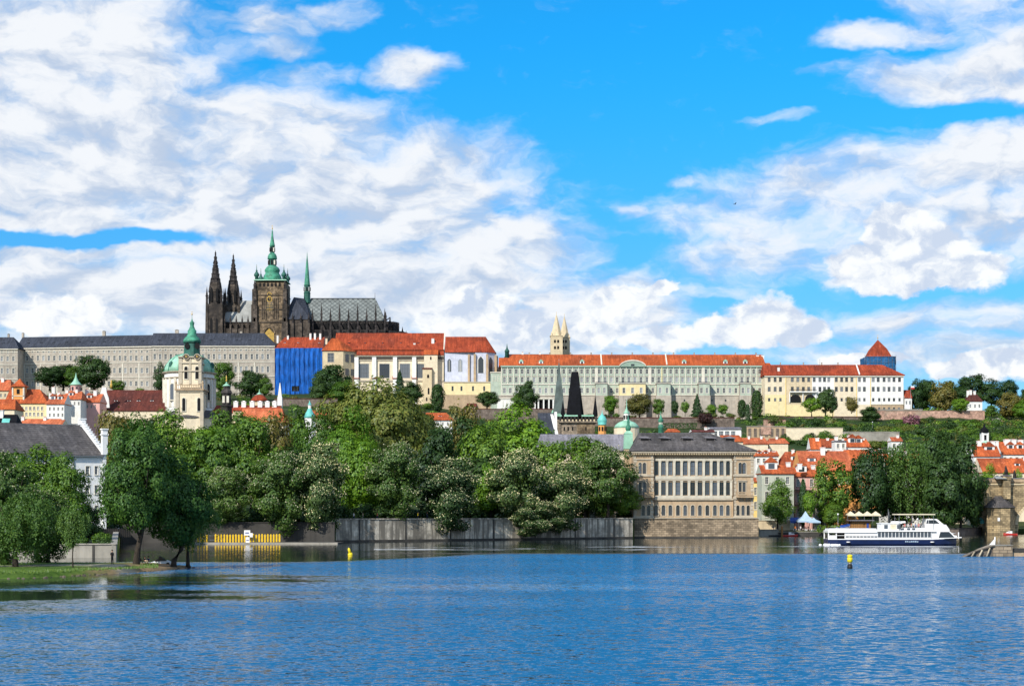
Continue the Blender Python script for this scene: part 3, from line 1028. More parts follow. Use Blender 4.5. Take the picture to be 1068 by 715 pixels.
# ------------------------------------------------------------------ water
def make_water():
 m, t, out = base_mat('water')
 g = t.new('ShaderNodeNewGeometry')
 P = g.outputs['Position']
 s = t.sep(P)
 wind = t.noise(t.vec('MULTIPLY', P, (.010, .030, 0)), 1.0, 4.0, .55)          # cat's paws and slicks
 wind = t.smooth(wind, .36, .64, .55, 1.2)
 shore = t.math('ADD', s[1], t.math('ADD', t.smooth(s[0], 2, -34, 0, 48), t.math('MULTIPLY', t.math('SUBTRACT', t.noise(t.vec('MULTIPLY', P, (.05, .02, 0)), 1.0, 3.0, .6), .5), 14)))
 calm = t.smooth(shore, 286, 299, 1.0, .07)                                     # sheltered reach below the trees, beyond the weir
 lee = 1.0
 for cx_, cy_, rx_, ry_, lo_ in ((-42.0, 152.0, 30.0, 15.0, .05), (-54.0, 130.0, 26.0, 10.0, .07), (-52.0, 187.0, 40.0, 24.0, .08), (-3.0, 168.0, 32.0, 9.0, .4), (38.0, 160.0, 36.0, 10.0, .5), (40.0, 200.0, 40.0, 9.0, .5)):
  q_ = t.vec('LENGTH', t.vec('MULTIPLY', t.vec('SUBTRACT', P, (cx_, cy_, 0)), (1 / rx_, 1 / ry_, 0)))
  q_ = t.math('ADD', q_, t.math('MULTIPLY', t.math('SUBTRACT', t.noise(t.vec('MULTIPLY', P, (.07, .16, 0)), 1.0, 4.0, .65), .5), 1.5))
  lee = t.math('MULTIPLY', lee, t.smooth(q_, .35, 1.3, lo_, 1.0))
  if cy_ == 187.0: tree_refl = lee                                       # mask of the dark tree reflections painted round the point
 amp = t.math('MULTIPLY', t.math('MULTIPLY', wind, calm), lee)
 c1 = t.noise(t.vec('MULTIPLY', P, (1.25, 1.9, 0)), 1.0, 4.0, .62, out='Color')
 c2 = t.noise(t.vec('MULTIPLY', P, (3.6, 5.2, 0)), 1.0, 3.0, .6, out='Color')
 c3 = t.noise(t.vec('MULTIPLY', P, (.045, .13, 0)), 1.0, 3.0, .5, out='Color')
 h = t.vec('ADD', t.vec('MULTIPLY', t.vec('SUBTRACT', c1, (.5, .5, .5)), (1.7, 2.6, 0)), t.vec('MULTIPLY', t.vec('SUBTRACT', c2, (.5, .5, .5)), (.9, 1.4, 0)))
 h = t.vec('ADD', h, t.vec('MULTIPLY', t.vec('SUBTRACT', c3, (.5, .5, .5)), (.05, .12, 0)))
 h = t.vec('MULTIPLY', h, t.comb(amp, amp, 0))
 h = t.vec('ADD', h, t.comb(0, t.math('MULTIPLY', amp, -.20), 0))      # added constant tilt toward the camera, so the water mirrors higher sky, not buildings
 nrm = t.vec('NORMALIZE', t.vec('ADD', h, (0, 0, 1.0)))
 b = t.new('ShaderNodeBsdfPrincipled')
 t.put(b.inputs['Base Color'], t.mix(t.math('MAXIMUM', t.smooth(shore, 284, 300), t.smooth(tree_refl, .7, .10)), (.012, .105, .235), (.012, .020, .018)))     # dark tree reflections painted into the colour, beyond the weir and round the point
 b.inputs['Roughness'].default_value = .06
 b.inputs['IOR'].default_value = 1.333
 b.inputs['Specular IOR Level'].default_value = .5
 t.l.new(nrm, b.inputs['Normal'])
 t.l.new(b.outputs[0], out.inputs[0])
 reg('water', m)
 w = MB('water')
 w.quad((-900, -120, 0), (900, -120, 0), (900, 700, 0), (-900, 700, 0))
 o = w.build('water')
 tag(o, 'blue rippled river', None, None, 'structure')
make_water()

# ------------------------------------------------------------------ terrain
EDGE = [(-700, 272, 2.1), (121, 272, 2.1), (125, 392, 4.6), (348, 392, 4.6), (351, 396, 5.4), (661, 449, 5.4), (663, 464, 5.4), (789, 464, 4.0),
  (792, 491, 1.7), (866, 491, 1.7), (900, 505, 1.5), (1000, 510, 1.5), (1040, 545, 1.5), (1900, 560, 1.5)]
TL = [(250, 2), (400, 5), (600, 12), (720, 22), (850, 42), (1000, 66), (1100, 84), (1180, 93), (1300, 98), (1700, 100), (3200, 100)]
TR = [(250, 1.5), (520, 3), (600, 7), (720, 18), (850, 36), (950, 49), (1050, 62), (1100, 67), (1130, 73), (1220, 78), (1700, 95), (3200, 110)]


def edge(px):
 e = np.array(EDGE)
 return np.interp(px, e[:, 0], e[:, 1]), np.interp(px, e[:, 0], e[:, 2])


def terr(px, D):
 ed, ez = edge(px)
 l = np.interp(D, *zip(*TL)); r = np.interp(D, *zip(*TR))
 k = min(1, max(0, (px - 330) / 260)); k = k * k * (3 - 2 * k)
 p = l * (1 - k) + r * k
 f = min(1, max(0, (D - ed - 8) / 130)); f = f * f * (3 - 2 * f)
 n = 1.3 * math.sin(px * .031 + D * .013) * f
 return ez * (1 - f) + (p + n) * f


def make_terrain():
 m, t, out = base_mat('hillside')
 tcn = t.new('ShaderNodeTexCoord')
 P = tcn.outputs['Object']
 c = t.mix(t.smooth(t.noise(P, .05, 5.0, .65), .4, .6), (.022, .046, .012), (.045, .066, .020))
 c = t.mix(t.smooth(t.noise(P, .21, 5.0, .7), .5, .62, 0, .85), c, (.022, .034, .014))
 c = t.mix(t.smooth(t.noise(P, .03, 3.0, .6), .56, .66, 0, .6), c, (.16, .12, .085))
 b = t.new('ShaderNodeBsdfPrincipled')
 t.put(b.inputs['Base Color'], c)
 b.inputs['Roughness'].default_value = .95
 b.inputs['Specular IOR Level'].default_value = .1
 t.l.new(b.outputs[0], out.inputs[0])
 reg('hillside', m)
 pxs = sorted(set(list(range(-700, 1901, 26)) + [e[0] for e in EDGE]))
 fr = [0, .006, .02, .04, .07, .1, .14, .18, .23, .28, .34, .4, .47, .55, .65, .8, 1.0]
 v, f = [], []
 nf = len(fr) + 1
 for px in pxs:
  ed, ez = edge(px)
  v.append((wx(px, ed), ed, -2.5))
  for k in fr:
   D = ed + (3200 - ed) * k ** 1.35
   v.append((wx(px, D), D, terr(px, D)))
 for i in range(len(pxs) - 1):
  for j in range(nf - 1):
   a = i * nf + j
   f.append((a, a + nf, a + nf + 1, a + 1))
 b = MB('hillside')
 b.add(v, f, 'hillside', True)
 o = b.build('terrain')
 tag(o, 'green castle hill rising behind the river', None, None, 'structure')
make_terrain()

# ------------------------------------------------------------------ embankment walls
def wall_line(name, label, pts, thick, mat, cap=None, joints=0, capmat=None, cat='wall', below=1.6, jmat='concrete_dark'):
 """pts: (px, D, ztop) along the foot"""
 p0 = pts[0]
 t = Th(name, label, cat, p0[0], p0[1], 0)
 b = MB(mat)
 c = MB(capmat or mat)
 g = MB(jmat)
 X0 = wx(p0[0], p0[1])
 L = [(wx(a, d_) - X0, d_ - p0[1], z) for a, d_, z in pts]
 for (xa, ya, za), (xb, yb, zb) in zip(L[:-1], L[1:]):
  dx, dy = xb - xa, yb - ya
  ln = math.hypot(dx, dy)
  nx, ny = -dy / ln, dx / ln
  def q(u, w, z): return (xa + dx * u + nx * w, ya + dy * u + ny * w, z)
  b.add([q(0, 0, -below), q(1, 0, -below), q(1, thick, -below), q(0, thick, -below), q(0, 0, za), q(1, 0, zb), q(1, thick, zb), q(0, thick, za)],
              [(0, 1, 5, 4), (1, 2, 6, 5), (2, 3, 7, 6), (3, 0, 4, 7), (4, 5, 6, 7)])
  if cap:
   e = .18
   c.add([q(0, -e, za + .003), q(1, -e, zb + .003), q(1, thick + e, zb + .003), q(0, thick + e, za + .003), q(0, -e, za + cap), q(1, -e, zb + cap), q(1, thick + e, zb + cap), q(0, thick + e, za + cap)],
                  [(0, 1, 5, 4), (1, 2, 6, 5), (2, 3, 7, 6), (3, 0, 4, 7), (4, 5, 6, 7), (3, 2, 1, 0)])
  for k in range(joints):
   u = (k + .5) / joints
   w = .22 / ln
   za_ = za + (zb - za) * u
   g.add([q(u - w, -.05, -below), q(u + w, -.05, -below), q(u + w, -.01, -below), q(u - w, -.01, -below), q(u - w, -.05, za_ - .05), q(u + w, -.05, za_ - .05), q(u + w, -.01, za_ - .05), q(u - w, -.01, za_ - .05)],
                  [(0, 1, 5, 4), (1, 2, 6, 5), (3, 0, 4, 7), (4, 5, 6, 7)])
 t.add('wall_face', b)
 if cap: t.add('coping', c)
 if joints: t.add('joint', g)
 return t

ew = wall_line('embankment_wall', 'long grey stained concrete river wall under the blossoming chestnuts', [(350, 395, 5.55), (660, 448, 5.45)], 1.0, 'concrete_wall', .28, 7, 'concrete_wall')
wb = wall_line('embankment_footing', 'dark wet footing along the foot of the stained river wall', [(350, 394.6, .55), (660, 447.6, .55)], .38, 'concrete_dark', cat='footing')
# sprayed lines on the wall
rg = random.Random(8)
for cpx, n_, cy, ww in ((382, 8, 553, 20), (407, 7, 554, 16), (428, 4, 556, 12), (515, 7, 551, 18), (524, 5, 553, 10)):
 gb = MB('graffiti')
 for i in range(n_):
  u = (cpx + (i - n_ / 2) * ww / n_ - 350) / 310.0
  # perspective-correct position along the wall
  D = 395 + 53 * u
  x = wx(350 + 310 * u, D) - ew.X0
  pts = []
  ph = rg.uniform(0, 6)
  yw = D - 395
  for k in range(9):
   a = ph + k * .75
   pts.append((x + math.cos(a) * rg.uniform(.3, .75), yw + math.cos(a) * .15 - .12 - .09, wz(cy, D) + math.sin(a) * rg.uniform(.5, 1.15)))
  gb.tube(pts, .045, 4)
 ew.add('graffiti', gb, label='pale blue grey sprayed scrawl')
dw = wall_line('quay_wall', 'dark mossy quay wall behind the yellow fence', [(126, 391, 4.75), (349, 391, 4.75)], .8, 'concrete_dark', .22, 5, 'concrete_dark')
wall_line('park_wall', 'low pale river wall below the white gabled house', [(-300, 271, 2.15), (121, 271, 2.15), (124, 388, 4.4)], .7, 'concrete_pale', .2, 9, 'concrete_pale')
# stone ledge with yellow boards and a notice
lt = Th('stone_ledge', 'low pale stone ledge along the waterline in front of the yellow fence', 'ledge', 185, 374, 0)
b = MB('concrete_pale')
b.box(0, lt.x(352), 0, 1.6, -1.5, .42)
lt.add('ledge_slab', b)
b = MB('concrete_dark')
b.box(.2, lt.x(352) - .2, .3, 17, -1.5, .30)
lt.add('ledge_deck', b)
yf = Th('yellow_fence', 'row of upright yellow boards standing at the waterline left of the chestnuts', 'fence', 193, 376.5, .42)
b = MB('metal_grey')
W_ = yf.x(293)
b.box(0, W_, .10, .2, .5, .62); b.box(0, W_, .10, .2, 1.5, 1.62)
yf.add('rail', b)
n_ = 33
bm_ = None
for i in range(n_):
 x = (i + .5) * W_ / n_
 if i in (3, 8, 9) : continue
 if bm_ is None:
  b = MB('paint_yellow')
  b.prism([(-.19, 0.02), (.19, 0.02), (.19, 1.75), (.0, 1.95), (-.19, 1.75)], -.02, .08)
  o = yf.add('board', b)
  bm_ = o.data
  o.location = (x, 0, 0)
 else:
  place(bm_, 'board', yf.o, (x, 0, rg.uniform(-.08, .08)))
sg = Th('notice_board', 'white notice panels on a post in the middle of the yellow fence', 'sign', 258.5, 375.2, .3)
b = MB('metal_grey'); b.box(-.07, .07, 0, .14, -1.0, 3.0); sg.add('post', b)
b = MB('paint_white'); b.box(-.85, .55, -.08, -.005, 1.75, 2.95); sg.add('panel', b)
b = MB('paint_white'); b.box(.45, 1.15, -.16, -.09, 1.35, 2.3); sg.add('panel', b)
b = MB('paint_white'); b.box(-.5, .4, -.08, -.005, .1, 1.35); sg.add('panel', b)
b = MB('cloth_blue'); b.box(-.6, .3, -.1, -.083, 2.2, 2.45); b.box(-.35, .25, -.1, -.083, .55, .75); sg.add('symbol', b)

# weir sill and white water
wt_ = Th('weir', 'thin dark weir crest crossing the river', 'weir', 395, 296, 0)
b = MB('concrete_dark')
xe = wt_.x(1012)
b.prism_x([(-.8, -.6), (.5, -.6), (.35, .07), (-.1, .09)], 0, xe)
wt_.add('sill', b)


def make_foam():
 m, t, out = base_mat('foam')
 g = t.new('ShaderNodeNewGeometry')
 P = g.outputs['Position']
 n = t.noise(t.vec('MULTIPLY', P, (.20, .55, 0)), 1.0, 6.0, .7)
 big = t.noise(t.vec('MULTIPLY', P, (.03, .09, 0)), 1.0, 2.0, .5)
 a = t.smooth(t.math('ADD', n, t.math('MULTIPLY', t.math('SUBTRACT', big, .5), .9)), .53, .70)
 di = t.new('ShaderNodeBsdfDiffuse'); t.put(di.inputs[0], (.72, .75, .78))
 tr = t.new('ShaderNodeBsdfTransparent')
 mx = t.new('ShaderNodeMixShader')
 t.put(mx.inputs[0], a)
 t.l.new(tr.outputs[0], mx.inputs[1]); t.l.new(di.outputs[0], mx.inputs[2])
 t.l.new(mx.outputs[0], out.inputs[0])
 reg('foam', m)
 b = MB('foam')
 for a_, c_, d0, d1, z in ((390, 690, 322, 343, .03), (560, 1000, 344, 356, .034)):
  n = 14
  for i in range(n):
   p, q = a_ + (c_ - a_) * i / n, a_ + (c_ - a_) * (i + 1) / n
   b.quad((wx(p, d0), d0, z), (wx(q, d0), d0, z), (wx(q, d1), d1, z), (wx(p, d1), d1, z))
 o = b.build('foam')
 tag(o, 'streaks of white water below the river wall', None, None, 'stuff')
make_foam()

# ------------------------------------------------------------------ grassy point on the left
def make_point():
 m, t, out = base_mat('lawn')
 tcn = t.new('ShaderNodeTexCoord')
 P = tcn.outputs['Object']
 s = t.sep(P)
 c = t.mix(t.smooth(t.noise(P, .5, 5.0, .7), .35, .65), (.045, .095, .014), (.09, .15, .028))
 sand = t.smooth(t.math('ADD', t.math('MULTIPLY', s[0], .09), t.math('ADD', t.noise(P, .3, 4.0, .6), 4.55)), .2, .75)
 c = t.mix(sand, c, (.27, .19, .11))
 path = t.smooth(t.math('ABSOLUTE', t.math('SUBTRACT', s[1], t.math('MULTIPLY_ADD', s[0], -.02, 205))), 3.2, 1.0, 0, .75)
 c = t.mix(path, c, (.40, .36, .28))
 b = t.new('ShaderNodeBsdfPrincipled')
 t.put(b.inputs['Base Color'], c)
 b.inputs['Roughness'].default_value = .95
 b.inputs['Specular IOR Level'].default_value = .1
 t.l.new(b.outputs[0], out.inputs[0])
 reg('lawn', m)
 # outline: front edge in photo pixels, then the back edge
 front = [(-260, 176), (0, 187), (40, 190), (80, 196), (110, 200), (140, 207), (165, 212), (185, 218), (195, 222)]
 v, f = [], []
 rr = random.Random(4)
 N = 9
 cols = []
 fine = []
 for (a, da), (c_, dc) in zip(front[:-1], front[1:]):
  k = max(2, int(abs(wx(c_, dc) - wx(a, da)) / 1.5))
  for i in range(k): fine.append((a + (c_ - a) * i / k, da + (dc - da) * i / k))
 fine.append(front[-1])
 for px, D in fine:
  x = wx(px, D)
  tip = max(0, (196 - px)) / 196
  back = D + 2 + 34 * min(1, tip * 1.6) ** .8
  for j in range(N):
   u = j / (N - 1)
   prof = min(1, u * 5) ** .6 * min(1, (1 - u) * 6) ** .7
   z = -.5 + (1.15 + .30 * min(1, tip * 2)) * prof * (.55 + .45 * min(1, tip * 2.5)) + .12 * math.sin(x * .4 + u * 9) * prof
   v.append((x + rr.uniform(-.15, .15), D + (back - D) * u + (rr.uniform(-.3, .3) if j else rr.uniform(-.8, .5)), z))
 for i in range(len(fine) - 1):
  for j in range(N - 1):
   a = i * N + j
   f.append((a, a + N, a + N + 1, a + 1))
 b = MB('lawn'); b.add(v, f, 'lawn', True)
 o = b.build('grass_bank')
 tag(o, 'grassy river point with a sandy tip', None, None, 'structure')
 # stones of the shore: uncountable rubble
 b = MB('shore_stone')
 for px, D in fine:
  for _ in range(4):
   x = wx(px, D) + rr.uniform(-.9, .9); y = D + rr.uniform(-.3, 1.6)
   s = rr.uniform(.08, .30)
   b.lathe(x, y, [(s * .8, -.25), (s, .0), (s * .75, s * .5), (s * .2, s * .7)], 6, rot=rr.uniform(0, 6), sy=rr.uniform(.6, 1))
 o = b.build('shore_rubble')
 tag(o, 'rubble stones along the edge of the grass', None, None, 'stuff')
make_point()


def make_grass():
 rng = np.random.default_rng(6)
 n = 9000
 x = rng.uniform(-76, -44, n); y = rng.uniform(190, 222, n)
 px = CX + F * x / y
 ok = (px > -25) & (px < 165) & (y > 196 + (px - 80) * .13)
 x, y = x[ok], y[ok]
 C = np.stack([x, y, np.full(len(x), .72) + rng.uniform(-.08, .06, len(x))], 1)
 N = unit(np.stack([rng.normal(scale=.5, size=len(x)), np.full(len(x), -1.0), rng.uniform(.1, .5, len(x))], 1))
 me = leaf_mesh('grass', C, N, np.full(len(x), .30), rng, ['reed'], np.zeros(len(x), int), .4, np.tile([[0, 0, 1.0]], (len(x), 1)))
 o = bpy.data.objects.new('grass', me)
 COL.objects.link(o)
 tag(o, 'rough grass tufts on the river point', None, None, 'stuff')
make_grass()


def make_undergrowth():
 """shrubs and ground cover that dress the whole slope"""
 rng = np.random.default_rng(77)
 Cs, Ns, M = [], [], []
 mats = ['leaf_dark', 'leaf_linden', 'leaf_bright', 'leaf_olive', 'leaf_rust']
 for (p0, p1, d0, d1, n) in ((400, 1110, 640, 1120, 900), (-60, 420, 780, 1160, 260), (330, 640, 520, 700, 90), (560, 800, 880, 1030, 330), (880, 1110, 980, 1110, 260), (780, 1020, 700, 1080, 520), (940, 1120, 1120, 1210, 260)):
  for _ in range(n):
   px, D = rng.uniform(p0, p1), math.sqrt(rng.uniform(d0 ** 2, d1 ** 2))
   if (770 < px < 945 and 840 < D < 942) or (590 < px < 830 and 985 < D < 1047) or (896 < px < 1030 and 1075 < D < 1106): continue
   r = rng.uniform(1.2, 3.6) * (1.6 if d0 > 1100 else 1)
   k = int(22 + 14 * r)
   q = unit(rng.normal(size=(k, 3)))
   q[:, 2] = np.abs(q[:, 2])
   P = q * np.array([r * 1.25, r, r * rng.uniform(.6, 1.1)]) * rng.uniform(.75, 1.05, (k, 1))
   Cs.append(P + np.array([wx(px, D), D, terr(px, D) - .2]))
   Ns.append(unit(q + rng.normal(scale=.45, size=q.shape)))
   M.append(np.full(k, rng.choice(5, p=[.48, .27, .08, .09, .08])))
 C = np.concatenate(Cs); N = np.concatenate(Ns)
 me = leaf_mesh('undergrowth', C, N, np.full(len(C), 1.0), rng, mats, np.concatenate(M))
 o = bpy.data.objects.new('undergrowth', me)
 COL.objects.link(o)
 tag(o, 'low shrubs and ground cover all over the castle slope', None, None, 'stuff')
make_undergrowth()
# ================================================================== CASTLE HILL
# ---- long grey-roofed castle wings at the left
def wing(name, label, xl, Dl, xr, Dr, ys, cols, rows, hipr=0, dorm=(), chim=()):
 yaw = math.atan2(Dr - Dl, wx(xr, Dr) - wx(xl, Dl))
 base = 92.0
 t = Th(name, label, 'palace', xl, Dl, base, None, yaw)
 ye, yr = ys
 x1, _ = t.at(xr, ye)
 ze = t.at(xl, ye)[1]
 dep = 20
 zr = t.at((xl + xr) / 2, yr, dep / 2)[1]
 W = Windows(t)
 for a, b_, w in rows:
  W.px(cols, a, b_, w, 0.0, gl='glass_castle', surround='trim_pale', bars=(1, 1), sw=.3, fw=.14, hood=(b_ - a) > 4.2)
 b = MB('stucco_palace')
 b.shell(0, x1, 0, dep, -14, ze, W.on(0.0), .4)
 t.add('wall', b)
 b = MB('trim_pale')
 for y in (365.2, 378.5, 393.5):
  z = t.at(xl, y + (ye - 362))[1]
  b.box(-.1, x1 + .1, -.35, -.004, z - .35, z + .1)
 b.box(-.3, x1 + .3, -.9, -.004, ze - .8, ze - .003)
 t.add('cornice', b)
 b = MB('trim_pale')
 k = 0
 while k < len(cols) - 1:
  x = t.x((cols[k] + cols[k + 1]) / 2)
  b.box(x - .38, x + .38, -.22, -.006, -6, t.at(xl, 378.8 + (ye - 362))[1] - .4)
  k += 3
 t.add('pilaster', b)
 b = MB('slate')
 b.roof(0, x1, 0, dep, ze, zr - ze, 0.001, hipr, 'slate', 'slate', 1.0, .4)
 ro = t.add('roof', b)
 for px in dorm:
  x = t.x(px, dep * .2)
  dormer(t, x, dep * .17, ze + (zr - ze) * .34, 1.5, 1.1, 2.4, 'slate', 'slate', ro, 'shed')
 for px, pyt, w in chim:
  x, z = t.at(px, pyt, dep * .55)
  chimney(t, x, dep * .55, zr - 1.6, z, w, 1.3, 'stucco_palace', 'slate', ro)
 W.build()
 return t

cw0 = wing('castle_wing', 'grey slate roofed castle wing at the far left edge, its end wall in shade', -46, 1196, 18.5, 1196, (363.5, 351.5), [-40 + 6 * i for i in range(10)],
           ((365.8, 368.3, 2), (371.5, 376.5, 2.4), (384, 389.5, 2.4), (398, 403, 2.4)), hipr=7, dorm=(-30, -12, 4), chim=((9, 348.5, 1.4),))
cw1 = wing('castle_wing', 'long grey slate roofed castle wing with the trees in front of it', 18.6, 1212, 158, 1196, (363, 350.4), [22.5 + 5.7 * i for i in range(24)],
           ((365.5, 367.8, 2), (370.8, 376, 2.4), (383.5, 389, 2.4), (397.5, 402.5, 2.4)), dorm=[30 + 13.2 * i for i in range(10)], chim=((24, 347.5, 1.5), (108.5, 345.5, 2.4)))
cw2 = wing('castle_wing', 'grey slate roofed castle wing behind the domed church, ending beside the blue sheeting', 158.2, 1196, 286.5, 1196, (360.5, 347.3), [161.5 + 5.62 * i for i in range(22)],
           ((363.2, 365.8, 2), (369, 374.6, 2.6), (382, 388.2, 2.6), (398.5, 404, 2.5)), hipr=10, dorm=[166 + 13.5 * i for i in range(9)], chim=((184.5, 344.2, 2.6), (251.5, 345.8, 1.8)))
for px, h in ((10, 12), (21, 7)):
 b = MB('metal_grey')
 b.tube([(0, 0, 0), (0, 0, h)], [.16, .07], 5)
 for k in range(4): b.box(-.9 + .18 * k, .9 - .18 * k, -.05, .05, h * .55 + k * h * .11, h * .55 + k * h * .11 + .12)
 o = b.build('antenna_mast', None, (wx(px, 1206), 1206, 111.5 if px < 15 else 113.0))
 tag(o, 'tall thin aerial mast on the far left castle roof' if px < 15 else 'short aerial mast behind the long castle roof', 'antenna')

# ---- cathedral
D_ = 1262
ca = Th('gothic_cathedral', 'dark gothic cathedral with green copper tower dome above the castle roofs', 'cathedral', 213, D_, 92)
X, Z = lambda p: ca.x(p), lambda p: ca.zz(p)
S_ = ca.sc()
rc = random.Random(3)


def pinnacle(b, x, y, z, h, w=.9, mat=None):
 b.frus(x, y, w / 2, w / 2, z, w / 2, w / 2, z + h * .4, mat)
 b.frus(x, y, w * .72, w * .72, z + h * .4 + .003, w * .66, w * .66, z + h * .44, mat)
 b.frus(x, y, w * .5, w * .5, z + h * .44 + .003, .06, .06, z + h, mat)


def gothic_spire(cx, cy, px_c, hw, ztop, zsh, zbase, lit):
 """octagonal west spire on a buttressed tower"""
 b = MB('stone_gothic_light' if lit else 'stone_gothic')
 b.box(cx - hw, cx + hw, cy - hw, cy + hw, -4, zbase)
 z1 = zbase + (zsh - zbase) * .55
 for sx in (-1, 1):
  for sy in (-1, 1):
   b.frus(cx + sx * hw, cy + sy * hw, 2.4, 2.4, -4, 1.3, 1.3, zbase * .66, 'stone_gothic')
   b.frus(cx + sx * hw * .95, cy + sy * hw * .95, 1.1, 1.1, zbase * .66 + .003, .8, .8, zbase + 1, 'stone_gothic')
   pinnacle(b, cx + sx * hw * .95, cy + sy * hw * .95, zbase + 1.003, 12.5, 1.5, 'stone_gothic_dark')
   pinnacle(b, cx + sx * hw * .55, cy + sy * hw * .55, z1, 10, 1.1, 'stone_gothic_dark')
 b.lathe(cx, cy, [(hw * .92, zbase + .01), (hw * .86, z1), (hw * .95, z1 + .2), (hw * .74, zsh)], 8, 'stone_gothic', R(22.5), False)
 o = ca.add('spire_tower', b)
 b = MB('stone_gothic_dark')
 n = 7
 prof = [(hw * .78, zsh + .003)]
 for k in range(n):
  u = k / n
  r = hw * .62 * (1 - u) + .12
  zk = zsh + (ztop - zsh) * (u * .93 + .02)
  prof += [(r, zk), (r * .93, zk + (ztop - zsh) * .09), (r * 1.05 + .05, zk + (ztop - zsh) * .10)]
 prof += [(.12, zsh + (ztop - zsh) * .955), (.42, zsh + (ztop - zsh) * .965), (.1, zsh + (ztop - zsh) * .975), (.03, ztop)]
 b.lathe(cx, cy, prof, 8, None, R(22.5), False)
 for k in range(5):
  for q in range(8):
   a = R(45 * q + 22.5); u = .08 + k * .17
   r = hw * .64 * (1 - u) + .15
   zk = zsh + (ztop - zsh) * u
   b.frus(cx + r * math.cos(a), cy + r * math.sin(a), .3, .3, zk, .08, .08, zk + 1.0)
 ca.add('spire', b, o)
 g = MB('dark_opening')
 for w_, z0, z1_ in ((1.0, zbase * .52, zbase * .86), (.8, zbase + 2, zsh - 4)):
  for s in (-1, 1):
   pts = [(cx + s * hw * .36 - w_, z0), (cx + s * hw * .36 + w_, z0), (cx + s * hw * .36 + w_, z1_ - 2), (cx + s * hw * .36, z1_), (cx + s * hw * .36 - w_, z1_ - 2)]
   g.prism(pts, cy - hw * (1.0 if z0 < zbase else .96) - .05, cy - hw * (1.0 if z0 < zbase else .9) + .3)
 ca.add('lancet_window', g, o)

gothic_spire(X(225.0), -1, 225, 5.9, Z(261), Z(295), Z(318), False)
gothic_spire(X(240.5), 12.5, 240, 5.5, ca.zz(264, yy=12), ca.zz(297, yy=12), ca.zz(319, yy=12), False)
# nave
b = MB('stone_gothic')
b.box(X(233), X(268), 2, 26, -4, Z(335.5))
b.box(X(233), X(268), -5, 1.99, -4, Z(343))
for i in range(6):
 x = X(235.5) + i * (X(266) - X(235.5)) / 5
 b.box(x - .6, x + .6, -5.8, -5.003, -4, Z(338.5)); pinnacle(b, x, -5.4, Z(338.4), 6.5, 1.1, 'stone_gothic_dark')
 b.prism_x([(-5.3, Z(343)), (-5.3, Z(343) + 1), (2, Z(337)), (2, Z(337) - 1.2)], x - .3, x + .3)
ca.add('nave_wall', b)
b = MB('lead_roof'); b.roof(X(229), X(270), 2, 26, Z(335.5), ca.zz(313.5, yy=14) - Z(335.5), 0, 0, 'lead_roof', 'stone_gothic', .8, .4)
ca.add('nave_roof', b)
# choir
b = MB('stone_gothic_dark')
xr = X(399)
b.box(X(320), xr, 2, 26, -4, Z(334.3)); b.box(X(322), xr + 1.5, -6, 1.99, -4, Z(344.5))
for i in range(9):
 x = X(327) + i * (X(402) - X(327)) / 8
 hh = 15 if i in (1, 3, 5, 7) else 11
 b.box(x - .7, x + .7, -7.4, -6.003, -4, Z(337)); pinnacle(b, x, -6.7, Z(337), hh, 1.3)
 b.prism_x([(-6.3, Z(341)), (-6.3, Z(341) + 1), (2, Z(335.5)), (2, Z(335.5) - 1.2)], x - .3, x + .3)
 if i < 8:
  xm = x + (X(402) - X(327)) / 16
  b.prism([(xm - 1.7, Z(351)), (xm + 1.7, Z(351)), (xm + 1.7, Z(347.5)), (xm, Z(345.5)), (xm - 1.7, Z(347.5))], -6.09, -6.006, 'dark_opening')
  b.prism([(xm - 1.9, Z(343.5)), (xm + 1.9, Z(343.5)), (xm + 1.9, Z(337.5)), (xm, Z(335.6)), (xm - 1.9, Z(337.5))], 1.93, 1.985, 'dark_opening')
ca.add('choir_wall', b)
# polygonal apse with its flying buttresses and free pinnacles
b = MB('stone_gothic_dark')
b.lathe(xr, 14, [(12, -4), (12, Z(334.5))], 10, None, 0, False)
b.lathe(xr, 14, [(19, -4), (19, Z(345))], 10, None, 0, False)
for px, yt, y in ((402.6, 325, -3), (410.3, 334, 4), (414.2, 334, 10), (418.2, 338, 17), (421.5, 341, 24), (406.5, 331, 0)):
 x = X(px)
 b.box(x - .7, x + .7, y - .7, y + .7, -4, Z(yt + 9)); pinnacle(b, x, y, Z(yt + 9), 9 * S_, 1.4)
 b.tube([(x, y, Z(yt + 10)), ((x + xr + 8) / 2, (y + 14) / 2, Z(yt + 5)), (xr + 5, 14, Z(337))], [.5, .5, .5], 4, None, False)
ca.add('apse', b)


def diamond_roof():
 m, t, out = base_mat('choir_tiles')
 tcn = t.new('ShaderNodeTexCoord')
 s = t.sep(tcn.outputs['Object'])
 u = t.math('MULTIPLY', s[0], .25); v = t.math('MULTIPLY', s[2], .30)
 def saw(a): return t.math('ABSOLUTE', t.math('SUBTRACT', t.math('FRACT', a), .5))
 k = t.math('MINIMUM', saw(t.math('ADD', u, v)), saw(t.math('SUBTRACT', u, v)))
 c = t.mix(t.smooth(k, .04, .13), (.040, .050, .052), (.165, .185, .178))
 n = t.smooth(t.noise(tcn.outputs['Object'], .18, 4.0, .6), .3, .7, .75, 1.25)
 c = t.vec('MULTIPLY', c, t.comb(n, n, n))
 b = t.new('ShaderNodeBsdfPrincipled'); t.put(b.inputs['Base Color'], c); b.inputs['Roughness'].default_value = .6
 t.l.new(b.outputs[0], out.inputs[0])
 reg('choir_tiles', m)
diamond_roof()
b = MB('choir_tiles'); b.roof(X(318), X(400.5), 2, 26, Z(334.3), ca.zz(311.5, yy=14) - Z(334.3), 0, 8.4, 'choir_tiles', 'choir_tiles', .8, .4)
